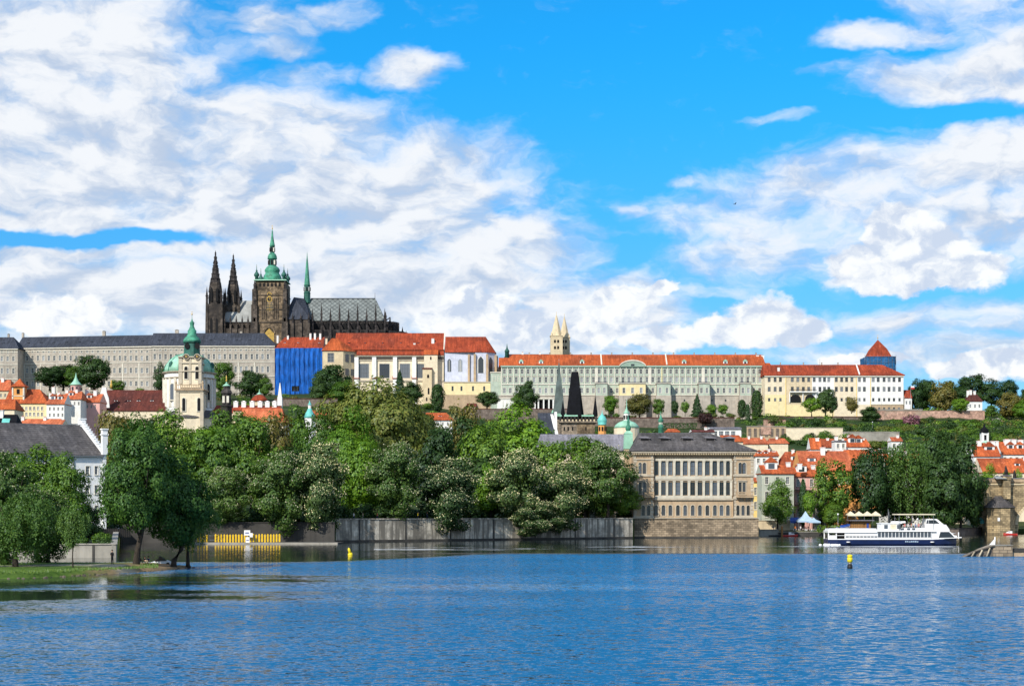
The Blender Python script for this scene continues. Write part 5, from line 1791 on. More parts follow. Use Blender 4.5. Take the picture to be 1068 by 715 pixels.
# ---- pale green palace with long orange roof
def green_palace():
 t = Th('green_palace', 'very long pale green palace with a bright orange roof', 'palace', 520.5, 1165, 74)
 X_, Z_ = t.x, t.zz
 x1, dep = X_(797.3), 20
 xl2 = X_(523)
 ze = Z_(381.2); zr = t.zz(369.6, yy=dep / 2)
 W = Windows(t)
 cols = [526.2 + 6.19 * i for i in range(44)]
 kw = dict(gl='glass_castle', surround='trim_pale', frame='frame_white', bars=(1, 1), sw=.28, fw=.14)
 W.px(cols, 384.6, 389.6, 2.7, 0.0, **kw)
 W.px(cols, 393.0, 398.6, 2.7, 0.0, hood=True, **kw)
 W.px(cols, 404.4, 409.8, 2.7, 0.0, **kw)
 small = [528 + 14.3 * i for i in range(19)]
 W.px([c for c in small if c > 700], 416.2, 418.6, 1.7, 0.0, gl='glass_castle', frame='frame_dark', bars=(0, 0))
 b = MB('stucco_green')
 zb1, zb2 = Z_(400.6), Z_(411.8)
 H = W.on(0.0)
 b.facade(xl2, x1, zb1, ze, 0, H, .4, 'stucco_green')
 b.facade(xl2, x1, zb2, zb1, 0, H, .4, 'stucco_green_light')
 b.facade(xl2 - 2, x1, -12, zb2, -.02, [h[:4] for h in W.holes], .4, 'stucco_palace')
 b.quad((x1, 0, -12), (x1, dep, -12), (x1, dep, ze), (x1, 0, ze)); b.quad((xl2, dep, -12), (xl2, 0, -12), (xl2, 0, ze), (xl2, dep, ze))
 b.quad((xl2, 0, ze), (x1, 0, ze), (x1, dep, ze), (xl2, dep, ze)); b.quad((x1, dep, -12), (xl2, dep, -12), (xl2, dep, ze), (x1, dep, ze))
 t.add('wall', b)
 b = MB('trim_green')
 b.box(xl2 - .6, x1 + .6, -1.0, -.004, Z_(382.6), ze - .003)
 b.box(xl2, x1, -.45, -.006, Z_(401.0), Z_(399.9), 'trim_pale'); b.box(xl2 - .4, x1, -.45, -.03, Z_(412.2), Z_(411.2), 'trim_pale'); b.box(xl2, x1, -.3, -.008, Z_(391.7), Z_(391.2), 'trim_pale')
 t.add('cornice', b)
 b = MB('stucco_white')
 for i in range(45):
  x = X_(523.1 + 6.19 * i)
  w = .95 if i in (16, 25, 34) else .34
  b.box(x - w, x + w, -.34, -.009, zb1 + .4, Z_(382.7), 'stucco_pale_yellow' if i == 27 else 'trim_pale')
  if i % 2 == 0: b.box(x - .3, x + .3, -.2, -.012, zb2 + .5, zb1 - .4, 'trim_pale')
 t.add('pilaster', b)
 b = MB('tile_bright')
 b.roof(xl2, x1, 0, dep, ze, zr - ze, 9, 1.5, 'tile_bright', 'stucco_green', 1.0, .35)
 ro = t.add('roof', b)
 b = MB('trim_pale')
 for px in (625.5, 693.5):
  xb_, xt_ = X_(px + 2), X_(px - 1, 10)
  b.prism_x([(-.8, ze + .45), (dep / 2, zr + .02), (dep / 2, zr + .6), (-.9, ze + 1.0)], xb_ - .5, xb_ + .4)
 t.add('fire_wall', b, ro)
 for px in (543.5, 564.2, 607, 713.3, 756.3, 777):
  dormer(t, X_(px, 2), .6, Z_(380.3), 3.0, 2.6, 4, 'stucco_white', 'copper_pale', ro)
 for i in range(12):
  px = 552 + 21.5 * i
  chimney(t, X_(px, 11), 11, zr - 1.2, zr + 1.1, 1.0, 1.0, 'stucco_palace', 'tile_brown', ro)
 # curved pediment over the centre
 xa, xb = X_(646), X_(673.5); xm, hw = (xa + xb) / 2, (xb - xa) / 2
 ar = [(xa, Z_(382.4))] + [(xm + hw * math.cos(a), Z_(382.3) + 4.0 * math.sin(a) ** 1.3) for a in [math.pi * (1 - k / 14) for k in range(15)]] + [(xb, Z_(382.4))]
 b = MB('stucco_green'); b.prism(ar[::-1], -1.3, -1.01)
 for k in range(1, 15):
  p = [ar[k], ar[k + 1], (ar[k + 1][0], ar[k + 1][1] + .9), (ar[k][0], ar[k][1] + .9)]
  b.prism(p[::-1], -1.7, -.8, 'trim_pale')
 b.box(xm - 1.2, xm + 1.2, -1.45, -1.305, Z_(381.6), Z_(379.6), 'glass_castle')
 t.add('pediment', b)
 # projecting flat-topped pavilions
 for pa, pb, mat in ((621.5, 633.5, 'stucco_palace'), (646.2, 673.3, 'stucco_pale_yellow'), (685, 699.3, 'stucco_palace'), (728.8, 740.2, 'stucco_palace'), (772, 783.4, 'stucco_palace')):
  yy = -7
  xa, xb = X_(pa, yy), X_(pb, yy)
  zt = t.zz(400, yy=yy)
  b = MB(mat)
  zm = t.zz(412.2, yy=yy)
  Wp = Windows(t)
  nn = 2 if pb - pa < 20 else 3
  for k in range(nn): Wp.px([pa + (pb - pa) * (k + .5) / nn], 404.2, 409.8, 2.7, yy, **kw)
  b.facade(xa, xb, zm, zt, yy, Wp.on(yy), .4, mat if 'yellow' in mat else 'stucco_green_light')
  b.quad((xb, yy, zm), (xb, -.03, zm), (xb, -.03, zt), (xb, yy, zt)); b.quad((xa, -.03, zm), (xa, yy, zm), (xa, yy, zt), (xa, -.03, zt)); b.quad((xa, yy, zt), (xb, yy, zt), (xb, -.03, zt), (xa, -.03, zt))
  b.box(xa - .5, xb + .5, yy - .5, -.04, -12, zm - .003, 'stucco_palace')
  t.add('pavilion', b)
  b = MB('trim_pale'); b.box(xa - .6, xb + .6, yy - .6, -.05, zt + .003, zt + .5); b.box(xa - .2, xb + .2, yy - .2, -.06, zt + .503, zt + 1.2, 'slate_warm'); t.add('parapet', b)
  W.items += Wp.items
 W.build(limit=100)
 # low wing at the left end
 b = MB('stucco_green_light'); b.box(X_(511.6), xl2 - .03, 2, dep, -8, Z_(388.5)); b.box(X_(511), xl2 - .02, 1.5, dep + .3, Z_(388.4), Z_(387.4), 'trim_pale'); t.add('side_wing', b)
 b = MB('tile_bright'); b.prism_x([(3, Z_(381)), (dep, Z_(381)), (dep / 2, Z_(371.5))], X_(520), X_(530)); t.add('link_roof', b)
 for px in (515.5, 520.5):
  place(window_mesh(1.9, 3.4, **kw), 'window', t.o, (X_(px, 2), 2, Z_(397)))
green_palace()
cp = Th('garden_pavilion', 'low white garden pavilion with dark columned openings below the green palace', 'pavilion', 518.5, 1146, 64)
b = MB('stucco_white'); b.shell(0, cp.x(539), 0, 6, -4, cp.zz(416), [], .3); b.box(-.3, cp.x(539) + .3, -.4, 6.2, cp.zz(416) + .003, cp.zz(414.8), 'trim_pale'); cp.add('left_block', b)
b = MB('stucco_white'); xs = [cp.x(p) for p in (558, 561.5, 567, 572.5, 577)]
b.box(xs[0], xs[-1], 2.5, 6, -4, cp.zz(416)); b.box(xs[0], xs[-1], 2.4, 2.49, -4, cp.zz(417), 'dark_opening')
for x in xs: b.box(x - .5, x + .5, 0, 1, -4, cp.zz(416) - .01)
b.box(xs[0] - .6, xs[-1] + .6, -.3, 6.2, cp.zz(416) + .003, cp.zz(414.6), 'trim_pale'); cp.add('colonnade', b)
b = MB('frame_white'); 
for k in range(4): b.box(cp.x(525 + k * 3.6) - .15, cp.x(525 + k * 3.6) + .15, -.12, -.005, -3, cp.zz(417.5), 'trim_pale')
cp.add('pilaster', b)

# ---- white palace on the right with brick red roof
def white_palace():
 t = Th('white_palace', 'long white and yellow palace with a brick red roof right of the green palace', 'palace', 797.8, 1150, 74)
 X_, Z_ = t.x, t.zz
 x1, dep = X_(942.3), 20
 ze = Z_(391.5); zr = t.zz(380.2, yy=dep / 2)
 W = Windows(t)
 kw = dict(gl='glass_castle', surround=None, frame='frame_dark', bars=(1, 1), sw=.25, fw=.12)
 zc = lambda l: [780 + v / 4.855 for v in l]
 top = zc([108, 138, 165, 192, 225, 253, 281, 308, 336, 365, 388, 410, 448, 475, 500, 527, 565, 590, 635, 660, 690, 715, 740, 768])
 W.px(top, 393.6, 398.2, 2.9, 0.0, **kw)
 W.px(top, 403.2, 408.2, 2.9, 0.0, **kw)
 W.px(zc([108, 138, 165, 448, 475, 500, 527, 565, 590, 635, 665, 690, 715, 740, 768]), 414.8, 418.4, 2.4, 0.0, **kw)
 W.px(zc([640, 665, 690, 715, 740, 765]), 424.6, 427.6, 2.2, 0.0, **kw)
 b = MB('stucco_cream')
 secs = [(0, 819.5, 'stucco_cream'), (819.5, 847, 'stucco_warm'), (847, 870, 'stucco_white'), (870, 893.5, 'stucco_cream'), (893.5, 908, 'stucco_white'), (908, 942.3, 'stucco_white')]
 zl = Z_(411.5); zq = Z_(421.8)
 for a, c, m_ in secs:
  xa = 0 if a == 0 else X_(a); xb = X_(c) if c < 942 else x1
  low = 'stucco_yellow' if c <= 819.5 else m_
  b.facade(xa, xb, zl, ze, 0, W.on(0.0), .4, m_)
  b.facade(xa, xb, zq, zl, 0, W.on(0.0), .4, 'stucco_pale_yellow' if c <= 819.5 else m_)
  b.facade(xa, xb, -14, zq, 0, W.on(0.0), .4, 'sandstone' if c > 908 else ('stucco_pale_yellow' if c < 893 else 'stucco_cream'))
 b.quad((x1, 0, -14), (x1, dep, -14), (x1, dep, ze), (x1, 0, ze)); b.quad((0, dep, -14), (0, 0, -14), (0, 0, ze), (0, dep, ze))
 b.quad((0, 0, ze), (x1, 0, ze), (x1, dep, ze), (0, dep, ze)); b.quad((x1, dep, -14), (0, dep, -14), (0, dep, ze), (x1, dep, ze))
 t.add('wall', b)
 b = MB('trim_pale'); b.box(-.4, x1 + .4, -.7, -.004, ze - .9, ze - .003); b.box(X_(908), x1 + .1, -.3, -.006, zq, zq + .6)
 for px in (908, 893.5, 819.5): b.box(X_(px) - .25, X_(px) + .25, -.25, -.008, -10, ze - .95, 'stucco_yellow')
 t.add('cornice', b)
 b = MB('dark_opening')
 for px, w in ((829.7, 11), (845, 10.5)):
  x, z = t.at(px, 419.2, -.5); hw = w * t.sc() / 2
  pts = [(x - hw, z), (x + hw, z)] + [(x + hw * math.cos(a), z + 2.2 + 3.2 * math.sin(a)) for a in [math.pi * k / 10 for k in range(11)]]
  b.prism(pts, -.55, -.01)
 t.add('loggia_arch', b)
 b = MB('stucco_white')
 xa, xb = X_(823.5, -.6), X_(851.5, -.6)
 b.box(xa, xb, -2.2, -.56, Z_(409.2), Z_(408)); 
 for px in (823.5, 837.4, 851): b.box(X_(px, -.6) - .35, X_(px, -.6) + .35, -.9, -.56, Z_(419.4), Z_(409.3))
 for k in range(22): b.box(xa + (xb - xa) * k / 21 - .09, xa + (xb - xa) * k / 21 + .09, -2.1, -1.9, Z_(408) + .003, Z_(406.6), 'frame_dark')
 b.box(xa, xb, -2.15, -1.85, Z_(406.6) + .003, Z_(406.2), 'frame_dark')
 t.add('balcony', b)
 b = MB('tile_red'); b.roof(0, x1, 0, dep, ze, zr - ze, .8, X_(942.3) - X_(922), 'tile_red', 'tile_red', 1.0, .4); ro = t.add('roof', b)
 b = MB('stucco_white'); b.prism_x([(-.9, ze + .5), (dep / 2, zr + .02), (dep / 2, zr + .7), (-1, ze + 1.1)], X_(895.5), X_(896.7)); t.add('fire_wall', b, ro)
 for px in (806, 824, 833, 849, 861, 873, 884, 907, 911, 919, 929):
  dormer(t, X_(px, 2.8), 2.4, Z_(388.6), 1.7, .8, 2, 'stucco_cream', 'tile_red', ro, 'shed')
 chimney(t, X_(812, 3.5), 3.5, Z_(390), Z_(383), 1.6, 1.2, 'stucco_white', 'tile_red', ro)
 for px in (812, 836, 855, 872): 
  chimney(t, X_(px + 2, 11), 11, zr - 1, zr + 1.3, .8, .8, 'stucco_palace', 'tile_red', ro)
 b = MB('metal_grey'); b.tube([(X_(855, 10), 10, zr), (X_(855, 10), 10, zr + 4)], .1, 5); t.add('mast', b)
 W.build()
white_palace()
kt = Th('corner_house', 'narrow castle house with an orange roof and dark chimneys between the green and white palaces', 'castle building', 793, 1172, 84)
b = MB('stucco_cream'); b.box(0, kt.x(806), 0, 9, -6, kt.zz(385)); kt.add('wall', b)
b = MB('tile_bright'); b.roof(0, kt.x(806), 0, 9, kt.zz(385), 5, 2, 2, 'tile_bright', None, .5); kt.add('roof', b)
for px in (790, 795.3): chimney(kt, kt.x(px, 2), 2, kt.zz(384), kt.zz(370.4), 2.2, 1.6, 'stucco_white', 'stone_gothic_dark')


def keep_tower():
 t = Th('tower_keep', 'square tower with a red pyramid roof, wrapped in blue netting', 'tower', 915.5, 1178, 82)
 h = 15.3 * t.sc()
 zt, zb = t.zz(371.6, yy=-h), t.zz(383.8, yy=-h)
 b = MB('stucco_cream'); b.box(-h + 1, h - 1, -h + 1, h - 1, -6, zt); t.add('tower_body', b)
 n = 10; vs = []; rt = random.Random(7)
 ring = []
 for sgn in range(4):
  for k in range(n):
   u = -h + 2 * h * k / n
   x, y = ((u, -h), (h, u), (-u, h), (-h, -u))[sgn]
   ring.append((x, y))
 m_ = len(ring)
 for z in np.linspace(zb - 3, zt, 6):
  for x, y in ring: vs.append((x * (1 + rt.uniform(-.02, .02)), y * (1 + rt.uniform(-.02, .02)), z))
 b = MB('tarp_blue_dark'); b.add(vs, [(j * m_ + i, j * m_ + (i + 1) % m_, (j + 1) * m_ + (i + 1) % m_, (j + 1) * m_ + i) for j in range(5) for i in range(m_)], None, True); t.add('netting', b)
 b = MB('metal_grey')
 for k in range(9):
  u = -h + 2 * h * k / 8
  b.box(u - .07, u + .07, -h - .35, -h - .2, zb - 3, zt + 1.2)
 for z in (zb, (zb + zt) / 2, zt): b.box(-h - .3, h + .3, -h - .5, -h - .36, z, z + .12)
 b.tube([(-h - 1, -h, zb + 1), (-h - 1, -h, zt + 1.2)], .12, 5)
 t.add('scaffold', b)
 b = MB('tile_red'); b.frus(0, 0, h * .78, h * .78, zt + .1, h * .52, h * .52, t.zz(364.5)); b.frus(0, 0, h * .52, h * .52, t.zz(364.5), .1, .1, t.zz(354.3)); t.add('roof', b)
 b = MB('gold'); b.tube([(0, 0, t.zz(355)), (0, 0, t.zz(349))], .12, 5); b.lathe(0, 0, [(.1, t.zz(353)), (.5, t.zz(352.4)), (.1, t.zz(351.8))], 8); t.add('finial', b)
keep_tower()
house('gate_house', 'small house with a red roof at the right end of the white palace', 1150, 943.5, 951, 428, 415, 406.5, 10, 'stucco_white', 'tile_red', (0, 0), zbase=72, wins=(((945.5, 949), 418, 421.5, 1.6),), cat='house')
fl_ = Th('flag_pole', 'flag with red and white fields flying beside the white palace', 'flag', 949.8, 1144, 72)
b = MB('metal_grey'); b.tube([(0, 0, -4), (0, 0, fl_.zz(402))], .12, 6); fl_.add('pole', b)
b = MB('paint_white'); b.box(.15, 2.6, -.03, .03, fl_.zz(404), fl_.zz(402.4)); b.box(.15, 2.6, -.033, .027, fl_.zz(405.6), fl_.zz(404) - .003, 'paint_red'); fl_.add('flag', b)
house('villa', 'lone white villa with a red hipped roof among the trees on the right skyline', 1120, 1008.5, 1024.5, 431.5, 418.5, 409, 11, 'stucco_white', 'tile_brown', (6, 6), zbase=70, chim=((1009.5, 407.5, 1.6), (1012.2, 407, 1.6), (1016.3, 408, 1.5)), wins=(((1012, 1017, 1021.5), 421.5, 425, 1.6),))

# ---- garden walls on the slope
def gwall(name, label, D, xl, xr, yb, yt, mat, thick=1.2, cap=None, extra=None, cat='wall'):
 zb = wz(yb, D)
 t = Th(name, label, cat, xl, D, zb)
 b = MB(mat); b.box(0, t.x(xr), 0, thick, -5, t.zz(yt)); t.add('wall_face', b)
 if cap:
  c = MB(cap); c.box(-.2, t.x(xr) + .2, -.25, thick + .25, t.zz(yt) + .003, t.zz(yt) + .35); t.add('coping', c)
 if extra: extra(t)
 return t

gwall('garden_wall', 'long brown retaining wall on the slope below the green palace', 1045, 600, 766, 446, 435.6, 'brown_wall', 1.2, 'tile_brown')
gwall('garden_wall', 'long low brown wall behind the bridge tower, above the bright tree crowns', 1075, 484, 600, 438, 426.5, 'brown_wall', 1.2, 'tile_brown')
gwall('garden_wall', 'red brown brick wall below the blue sheeting', 1060, 286, 352, 428, 415.8, 'brown_wall', 1.2, 'tile_brown')
gwall('garden_wall', 'pinkish retaining wall under the yellow end of the white palace', 1040, 796.5, 819.5, 445, 437.5, 'rose_wall', 1.2, 'tile_brown')


def arches(t):
 b = MB('trim_pale')
 w = t.x(819.4)
 for k in range(7): b.box(w * (k + .25) / 7, w * (k + .75) / 7, -.25, -.005, 0.5, t.zz(446.5), 'brown_wall')
 b.box(w * .36, w * .62, -.5, -.26, t.zz(453), t.zz(445), 'rose_wall')
 t.add('niche', b)
gwall('terrace_wall', 'tan terrace wall with dark niches right of the river palace roof', 940, 779, 819.4, 456, 444.8, 'sandstone', 1.5, 'concrete_pale', arches)
gwall('terrace_wall', 'big plain cream retaining wall above the orange roofed houses', 940, 819.8, 879, 458.5, 446.3, 'stucco_cream', 1.5, 'sandstone_trim')
gwall('terrace_wall', 'rough rose coloured garden wall between the white palace and the villa', 1105, 905, 1027, 441.5, 428.5, 'rose_wall', 1.5, 'rose_wall')
gwall('terrace_wall', 'grey stone parapet in front of the stone based end of the white palace', 1118, 915, 962, 434, 427, 'concrete_pale', 1.0, 'concrete_pale')
gwall('terrace_wall', 'dark brown low wall in front of the small trees of the white palace', 1108, 802, 905, 442, 434.5, 'brown_wall', 1.0, 'tile_brown')
gwall('terrace_wall', 'pale wall strip low on the right slope above the leaning willow', 930, 879.5, 938, 459.5, 450.5, 'concrete_pale', 1.2, 'concrete_pale')
bx = Th('garden_stairs', 'pale stairs climbing the slope right of the rose wall', 'stairs', 1040, 1085, wz(446, 1085))
b = MB('concrete_pale')
for k in range(10): b.box(k * 1.25, (k + 1) * 1.25, k * 1.0 * .6, 12, -6, 6.6 - k * .65)
bx.add('steps', b)
rp = random.Random(12)
PERS = []


def hedge(label, D, xl, xr, yb, yt, kd='dark'):
 s = D / F
 zb = wz(yb, D)
 L, h = (xr - xl) * s, (yb - yt) * s
 rng = np.random.default_rng(int(xl))
 n = int(L * h * 9)
 q = rng.uniform(0, 1, (n, 3)); side = rng.integers(0, 3, n)
 C = np.stack([q[:, 0] * L, q[:, 1] * 2.5, q[:, 2] * h], 1)
 C[side == 0, 1] = rng.uniform(-.2, .2, (side == 0).sum())
 C[side == 1, 2] = h + rng.uniform(-.3, .3, (side == 1).sum())
 N = unit(np.where((side == 1)[:, None], [0, 0, 1.0], [0, -1.0, .25]) + rng.normal(scale=.45, size=(n, 3)))
 me = leaf_mesh('hedge', C, N, np.full(n, .8), rng, ['leaf_dark' if kd == 'dark' else 'leaf_linden'], np.zeros(n, int))
 o = bpy.data.objects.new('hedge', me)
 COL.objects.link(o)
 o.location = (wx(xl, D), D, zb - .5)
 return tag(o, label, 'hedge')
hedge('trimmed green hedge between the two brown walls under the green palace', 1036, 687, 727, 450.5, 440.5)
hedge('dark clipped hedge along the slope above the cream retaining wall', 1035, 819.5, 861, 447.5, 438.5)
hedge('dark hedge under the rose coloured wall', 1060, 880, 1010, 453, 444)
# ================================================================== LESSER TOWN, LEFT
def baroque_church():
 D = 742
 t = Th('domed_church', 'white baroque church with a green dome and a slender bell tower in front', 'church', 171.3, D, 16)
 Z_ = t.zz
 xc = t.x(197.5, 12.6); r = t.x(223.5, 13) - t.x(197.5, 13)
 cy = r + 1
 b = MB('stucco_cream')
 for z0, z1, rr in ((-6, Z_(424), r + .6), (Z_(424), Z_(392.5), r), (Z_(392.5), Z_(386.5), r * .985)):
  b.lathe(xc, cy, [(rr, z0 + .003), (rr, z1)], 24, 'stucco_white', R(7.5), False)
 for z, e in ((Z_(386.4), .9), (Z_(392.3), .8), (Z_(424), .6)): b.lathe(xc, cy, [(r + e * .4, z - .7), (r + e, z - .25), (r + e, z)], 24, 'sandstone_trim', R(7.5), False)
 for k in range(24):
  a = R(15 * k + 7.5)
  if math.sin(a) > .2: continue
  x, y = xc + r * math.cos(a), cy + r * math.sin(a)
  b.box(x - .55, x + .55, y - .55, y + .55, Z_(423.8), Z_(393), 'trim_pale')
 drum = t.add('drum', b)
 b = MB('copper_pale')
 rz = Z_(365.5) - Z_(386)
 b.lathe(xc, cy, [(r * .99 * math.cos(a), Z_(386.2) + rz * math.sin(a) ** .95) for a in [R(v) for v in (0, 12, 24, 36, 48, 60, 72, 84)]], 24, None, R(7.5), True)
 dome = t.add('dome', b)
 b = MB('copper')
 for k in range(12):
  a0 = R(30 * k + 15)
  b.tube([(xc + (r + .12) * .99 * math.cos(a) * math.cos(a0), cy + (r + .12) * .99 * math.cos(a) * math.sin(a0), Z_(386.2) + (rz + .12) * math.sin(a)) for a in [R(v) for v in (0, 20, 40, 60, 80)]], .22, 4, None, False)
 t.add('dome_rib', b, dome)
 for px in (178.8, 218.3):
  b = MB('copper_dark')
  x = t.x(px, 5); yy = cy - math.sqrt(max(1, (r * .9) ** 2 - (x - xc) ** 2))
  b.lathe(x, yy, [(1.0, Z_(381.5)), (1.05, Z_(377.5)), (.7, Z_(376.3)), (.1, Z_(375.4))], 8, None, 0, False)
  t.add('dome_window', b, dome)
 for px in (180.2, 215.5):
  x = t.x(px, 3); yy = cy - math.sqrt(max(1, r ** 2 - (x - xc) ** 2)) - .15
  b = MB('trim_pale')
  w, z0, z1 = .95, Z_(416), Z_(399.5)
  def ap(w, z0, z1): return [(x - w, z0), (x + w, z0)] + [(x + w * math.cos(a), z1 - w + w * math.sin(a)) for a in [math.pi * k / 8 for k in range(9)]]
  b.prism(ap(w + .45, z0 - .5, z1 + .45), yy - .5, yy + .5)
  b.prism(ap(w, z0, z1), yy - .56, yy - .503, 'glass')
  t.add('tall_window', b)
 # bell tower
 tx = t.x(200.3); hw = t.x(210.4) - tx; cy2 = hw - 4.5
 b = MB('stucco_cream')
 b.box(tx - hw * 1.25, tx + hw * 1.25, cy2 - hw * 1.25, cy2 + hw, -6, Z_(408.3), 'stucco_cream')
 b.box(tx - hw, tx + hw, cy2 - hw, cy2 + hw, Z_(408.3) + .003, Z_(372.5))
 for sx in (-1, 1):
  for hh, z0, z1 in ((hw * 1.25, -6, Z_(409)), (hw, Z_(401), Z_(373))):
   b.box(tx + sx * hh - .8, tx + sx * hh + .8, cy2 - hh - .35, cy2 - hh + 1.2, z0, z1, 'sandstone_trim')
 b.box(tx - .45, tx + .45, cy2 - hw - .3, cy2 - hw - .004, Z_(401), Z_(373), 'sandstone_trim')
 for z, e, hh in ((Z_(387), .55, hw), (Z_(378.5), .5, hw), (Z_(372.4), .9, hw), (Z_(408.2), .6, hw * 1.25)):
  b.box(tx - hh - e, tx + hh + e, cy2 - hh - e, cy2 + hh + e, z - .55, z, 'sandstone_trim')
 tw = t.add('bell_tower', b)
 b = MB('sandstone')
 hb = hw * 1.25 + .5
 b.box(tx - hb - .6, tx + hb + .6, cy2 - hb - .6, cy2 + hb, Z_(407.8), Z_(406.4))
 for k in range(13):
  x = tx - hb + 2 * hb * k / 12
  b.box(x - .13, x + .13, cy2 - hb - .3, cy2 - hb - .05, Z_(406.4) + .003, Z_(402.6))
 b.box(tx - hb - .4, tx + hb + .4, cy2 - hb - .4, cy2 - hb + .1, Z_(402.6) + .003, Z_(401.8))
 for sx in (-1, 1):
  b.box(tx + sx * hb - .35, tx + sx * hb + .35, cy2 - hb - .35, cy2 - hb + .35, Z_(406.4) + .004, Z_(401.2))
  b.lathe(tx + sx * hb, cy2 - hb, [(.4, Z_(401.2) + .003), (.55, Z_(400)), (.1, Z_(397.6))], 6)
 t.add('balustrade', b, tw)
 for pxs, y0, y1, w, hh in (((191.8, 207.6), 414.8, 428.5, 3.2, hw * 1.25), ((194.1, 205.6), 382, 394.8, 3.4, hw)):
  for px in pxs:
   yy = cy2 - hh
   x, z0 = t.at(px, y1, yy); z1 = t.at(px, y0, yy)[1]; w_ = w * t.sc() / 2
   b = MB('trim_pale')
   def ap(w, z0, z1): return [(x - w, z0), (x + w, z0)] + [(x + w * math.cos(a), z1 - w + w * math.sin(a)) for a in [math.pi * k / 8 for k in range(9)]]
   b.prism(ap(w_ + .3, z0 - .3, z1 + .3), yy - .3, yy - .01)
   b.prism(ap(w_, z0, z1), yy - .36, yy - .303, 'dark_opening')
   t.add('belfry_window', b, tw)
 for px in (194.4, 205.8):
  yy = cy2 - hw
  x, z = t.at(px, 372, yy); r_ = 3.2 * t.sc()
  b = MB('sandstone_trim')
  c = lambda q: [(x + q * math.cos(a), z + q * math.sin(a)) for a in [2 * math.pi * k / 18 for k in range(18)]]
  b.prism(c(r_), yy - .9, yy + .3); b.prism(c(r_ * .78), yy - .97, yy - .903, 'frame_dark'); b.prism(c(r_ * .2), yy - 1.03, yy - .973, 'gold')
  b.box(x - .08, x + .08, yy - 1.04, yy - .975, z, z + r_ * .66, 'gold'); b.box(x, x + r_ * .5, yy - 1.04, yy - .976, z - .08, z + .08, 'gold')
  t.add('clock_face', b, tw)
 b = MB('copper_dark')
 b.lathe(tx, cy2, [(hw * .92, Z_(372.4) + .003), (hw * .84, Z_(368)), (hw * .80, Z_(358.5)), (hw * .95, Z_(357.4)), (hw * .95, Z_(356.6))], 8, None, R(22.5), False)
 for px in (195.2, 205.6):
  x = t.x(px, cy2 - hw * .8)
  b.prism([(x + 1.15 * math.cos(a), Z_(361.5) + 1.4 * math.sin(a)) for a in [2 * math.pi * k / 12 for k in range(12)]], cy2 - hw * .86, cy2 - hw * .7, 'dark_opening')
 t.add('lantern', b, tw)
 b = MB('copper')
 s = hw
 b.lathe(tx, cy2, [(s * .93, Z_(356.6) + .003), (s * .90, Z_(354.6)), (s * .72, Z_(352)), (s * .52, Z_(350.3)), (s * .44, Z_(348)), (s * .46, Z_(345)), (s * .34, Z_(343.5)), (s * .20, Z_(340)), (s * .22, Z_(337.6)), (s * .26, Z_(336.6)), (s * .10, Z_(334.8)), (.12, Z_(332)), (.05, Z_(326.5))], 12, None, 0, True)
 t.add('onion_spire', b, tw)
 b = MB('gold'); b.lathe(tx, cy2, [(.1, Z_(328.6)), (.42, Z_(327.7)), (.1, Z_(326.8))], 8, None, 0, True); b.box(tx - .05, tx + .05, cy2 - .05, cy2 + .05, Z_(327), Z_(324.6)); b.box(tx - .35, tx + .35, cy2 - .05, cy2 + .05, Z_(325.6), Z_(325.3)); t.add('finial', b, tw)
 # side aisle roofs at the foot
 b = MB('slate_warm'); b.lathe(xc + 2, cy - 4, [(r * 1.35, Z_(436)), (r * 1.3, Z_(434)), (r * .8, Z_(427))], 16, None, 0, False); t.add('aisle_roof', b)
 b = MB('stucco_cream'); b.lathe(xc + 2, cy - 4, [(r * 1.3, -6), (r * 1.3, Z_(436.1))], 16, None, 0, False); t.add('aisle_wall', b)
baroque_church()
house('church_hall', 'big brown tiled church roof left of the domed church', 745, 103, 172, 436, 428.5, 406.6, 26, 'stucco_cream', 'tile_brown', (0, 0), cat='church hall', zbase=24, dorm=((121, 416.5, 1.6, .8), (134.5, 416.5, 1.6, .8), (144.5, 416.5, 1.6, .8), (158.5, 416.5, 1.6, .8)))
house('church_hall', 'short red roof just right of the domed church', 748, 216, 262, 438, 430.5, 422.3, 20, 'stucco_cream', 'tile_red', (0, 0), cat='house', zbase=20)
gt_ = Th('gable_statue', 'pale scrolled gable with a gilded figure at the left end of the brown church roof', 'gable', 109, 743, 30)
b = MB('stucco_white'); b.prism([(-4.2, gt_.zz(425)), (2.4, gt_.zz(425)), (2, gt_.zz(415)), (1.1, gt_.zz(409.5)), (.9, gt_.zz(404)), (-.9, gt_.zz(403.5)), (-1.6, gt_.zz(409)), (-2.6, gt_.zz(414))], -.6, .4); gt_.add('scroll_gable', b)
b = MB('gold'); b.lathe(3.1, 0, [(.45, gt_.zz(404.5)), (.55, gt_.zz(401)), (.25, gt_.zz(399)), (.4, gt_.zz(397.5)), (.05, gt_.zz(396))], 8, None, 0, True); gt_.add('statue', b)
st = Th('clock_turret', 'slim dark baroque turret with a gilded tip right of the domed church', 'turret', 236.2, 700, 22)
Z_ = st.zz
b = MB('stone_gothic_dark'); b.lathe(0, 0, [(2.4, -6), (2.4, Z_(424)), (2.9, Z_(423.5)), (2.0, Z_(422.5)), (1.9, Z_(411)), (2.5, Z_(410)), (2.2, Z_(407.5)), (1.5, Z_(405.5)), (1.3, Z_(402.5))], 8, None, R(22.5), False); st.add('turret_body', b)
b = MB('copper_pale'); b.lathe(0, 0, [(1.9, Z_(402.5)), (1.3, Z_(401.3)), (.5, Z_(400)), (.2, Z_(398))], 10, None, 0, True); st.add('cap', b)
b = MB('trim_pale'); 
for q in (-1, 1): b.box(q * .9 - .5, q * .9 + .5, -2.1, -1.85, Z_(420), Z_(413))
st.add('turret_window', b)
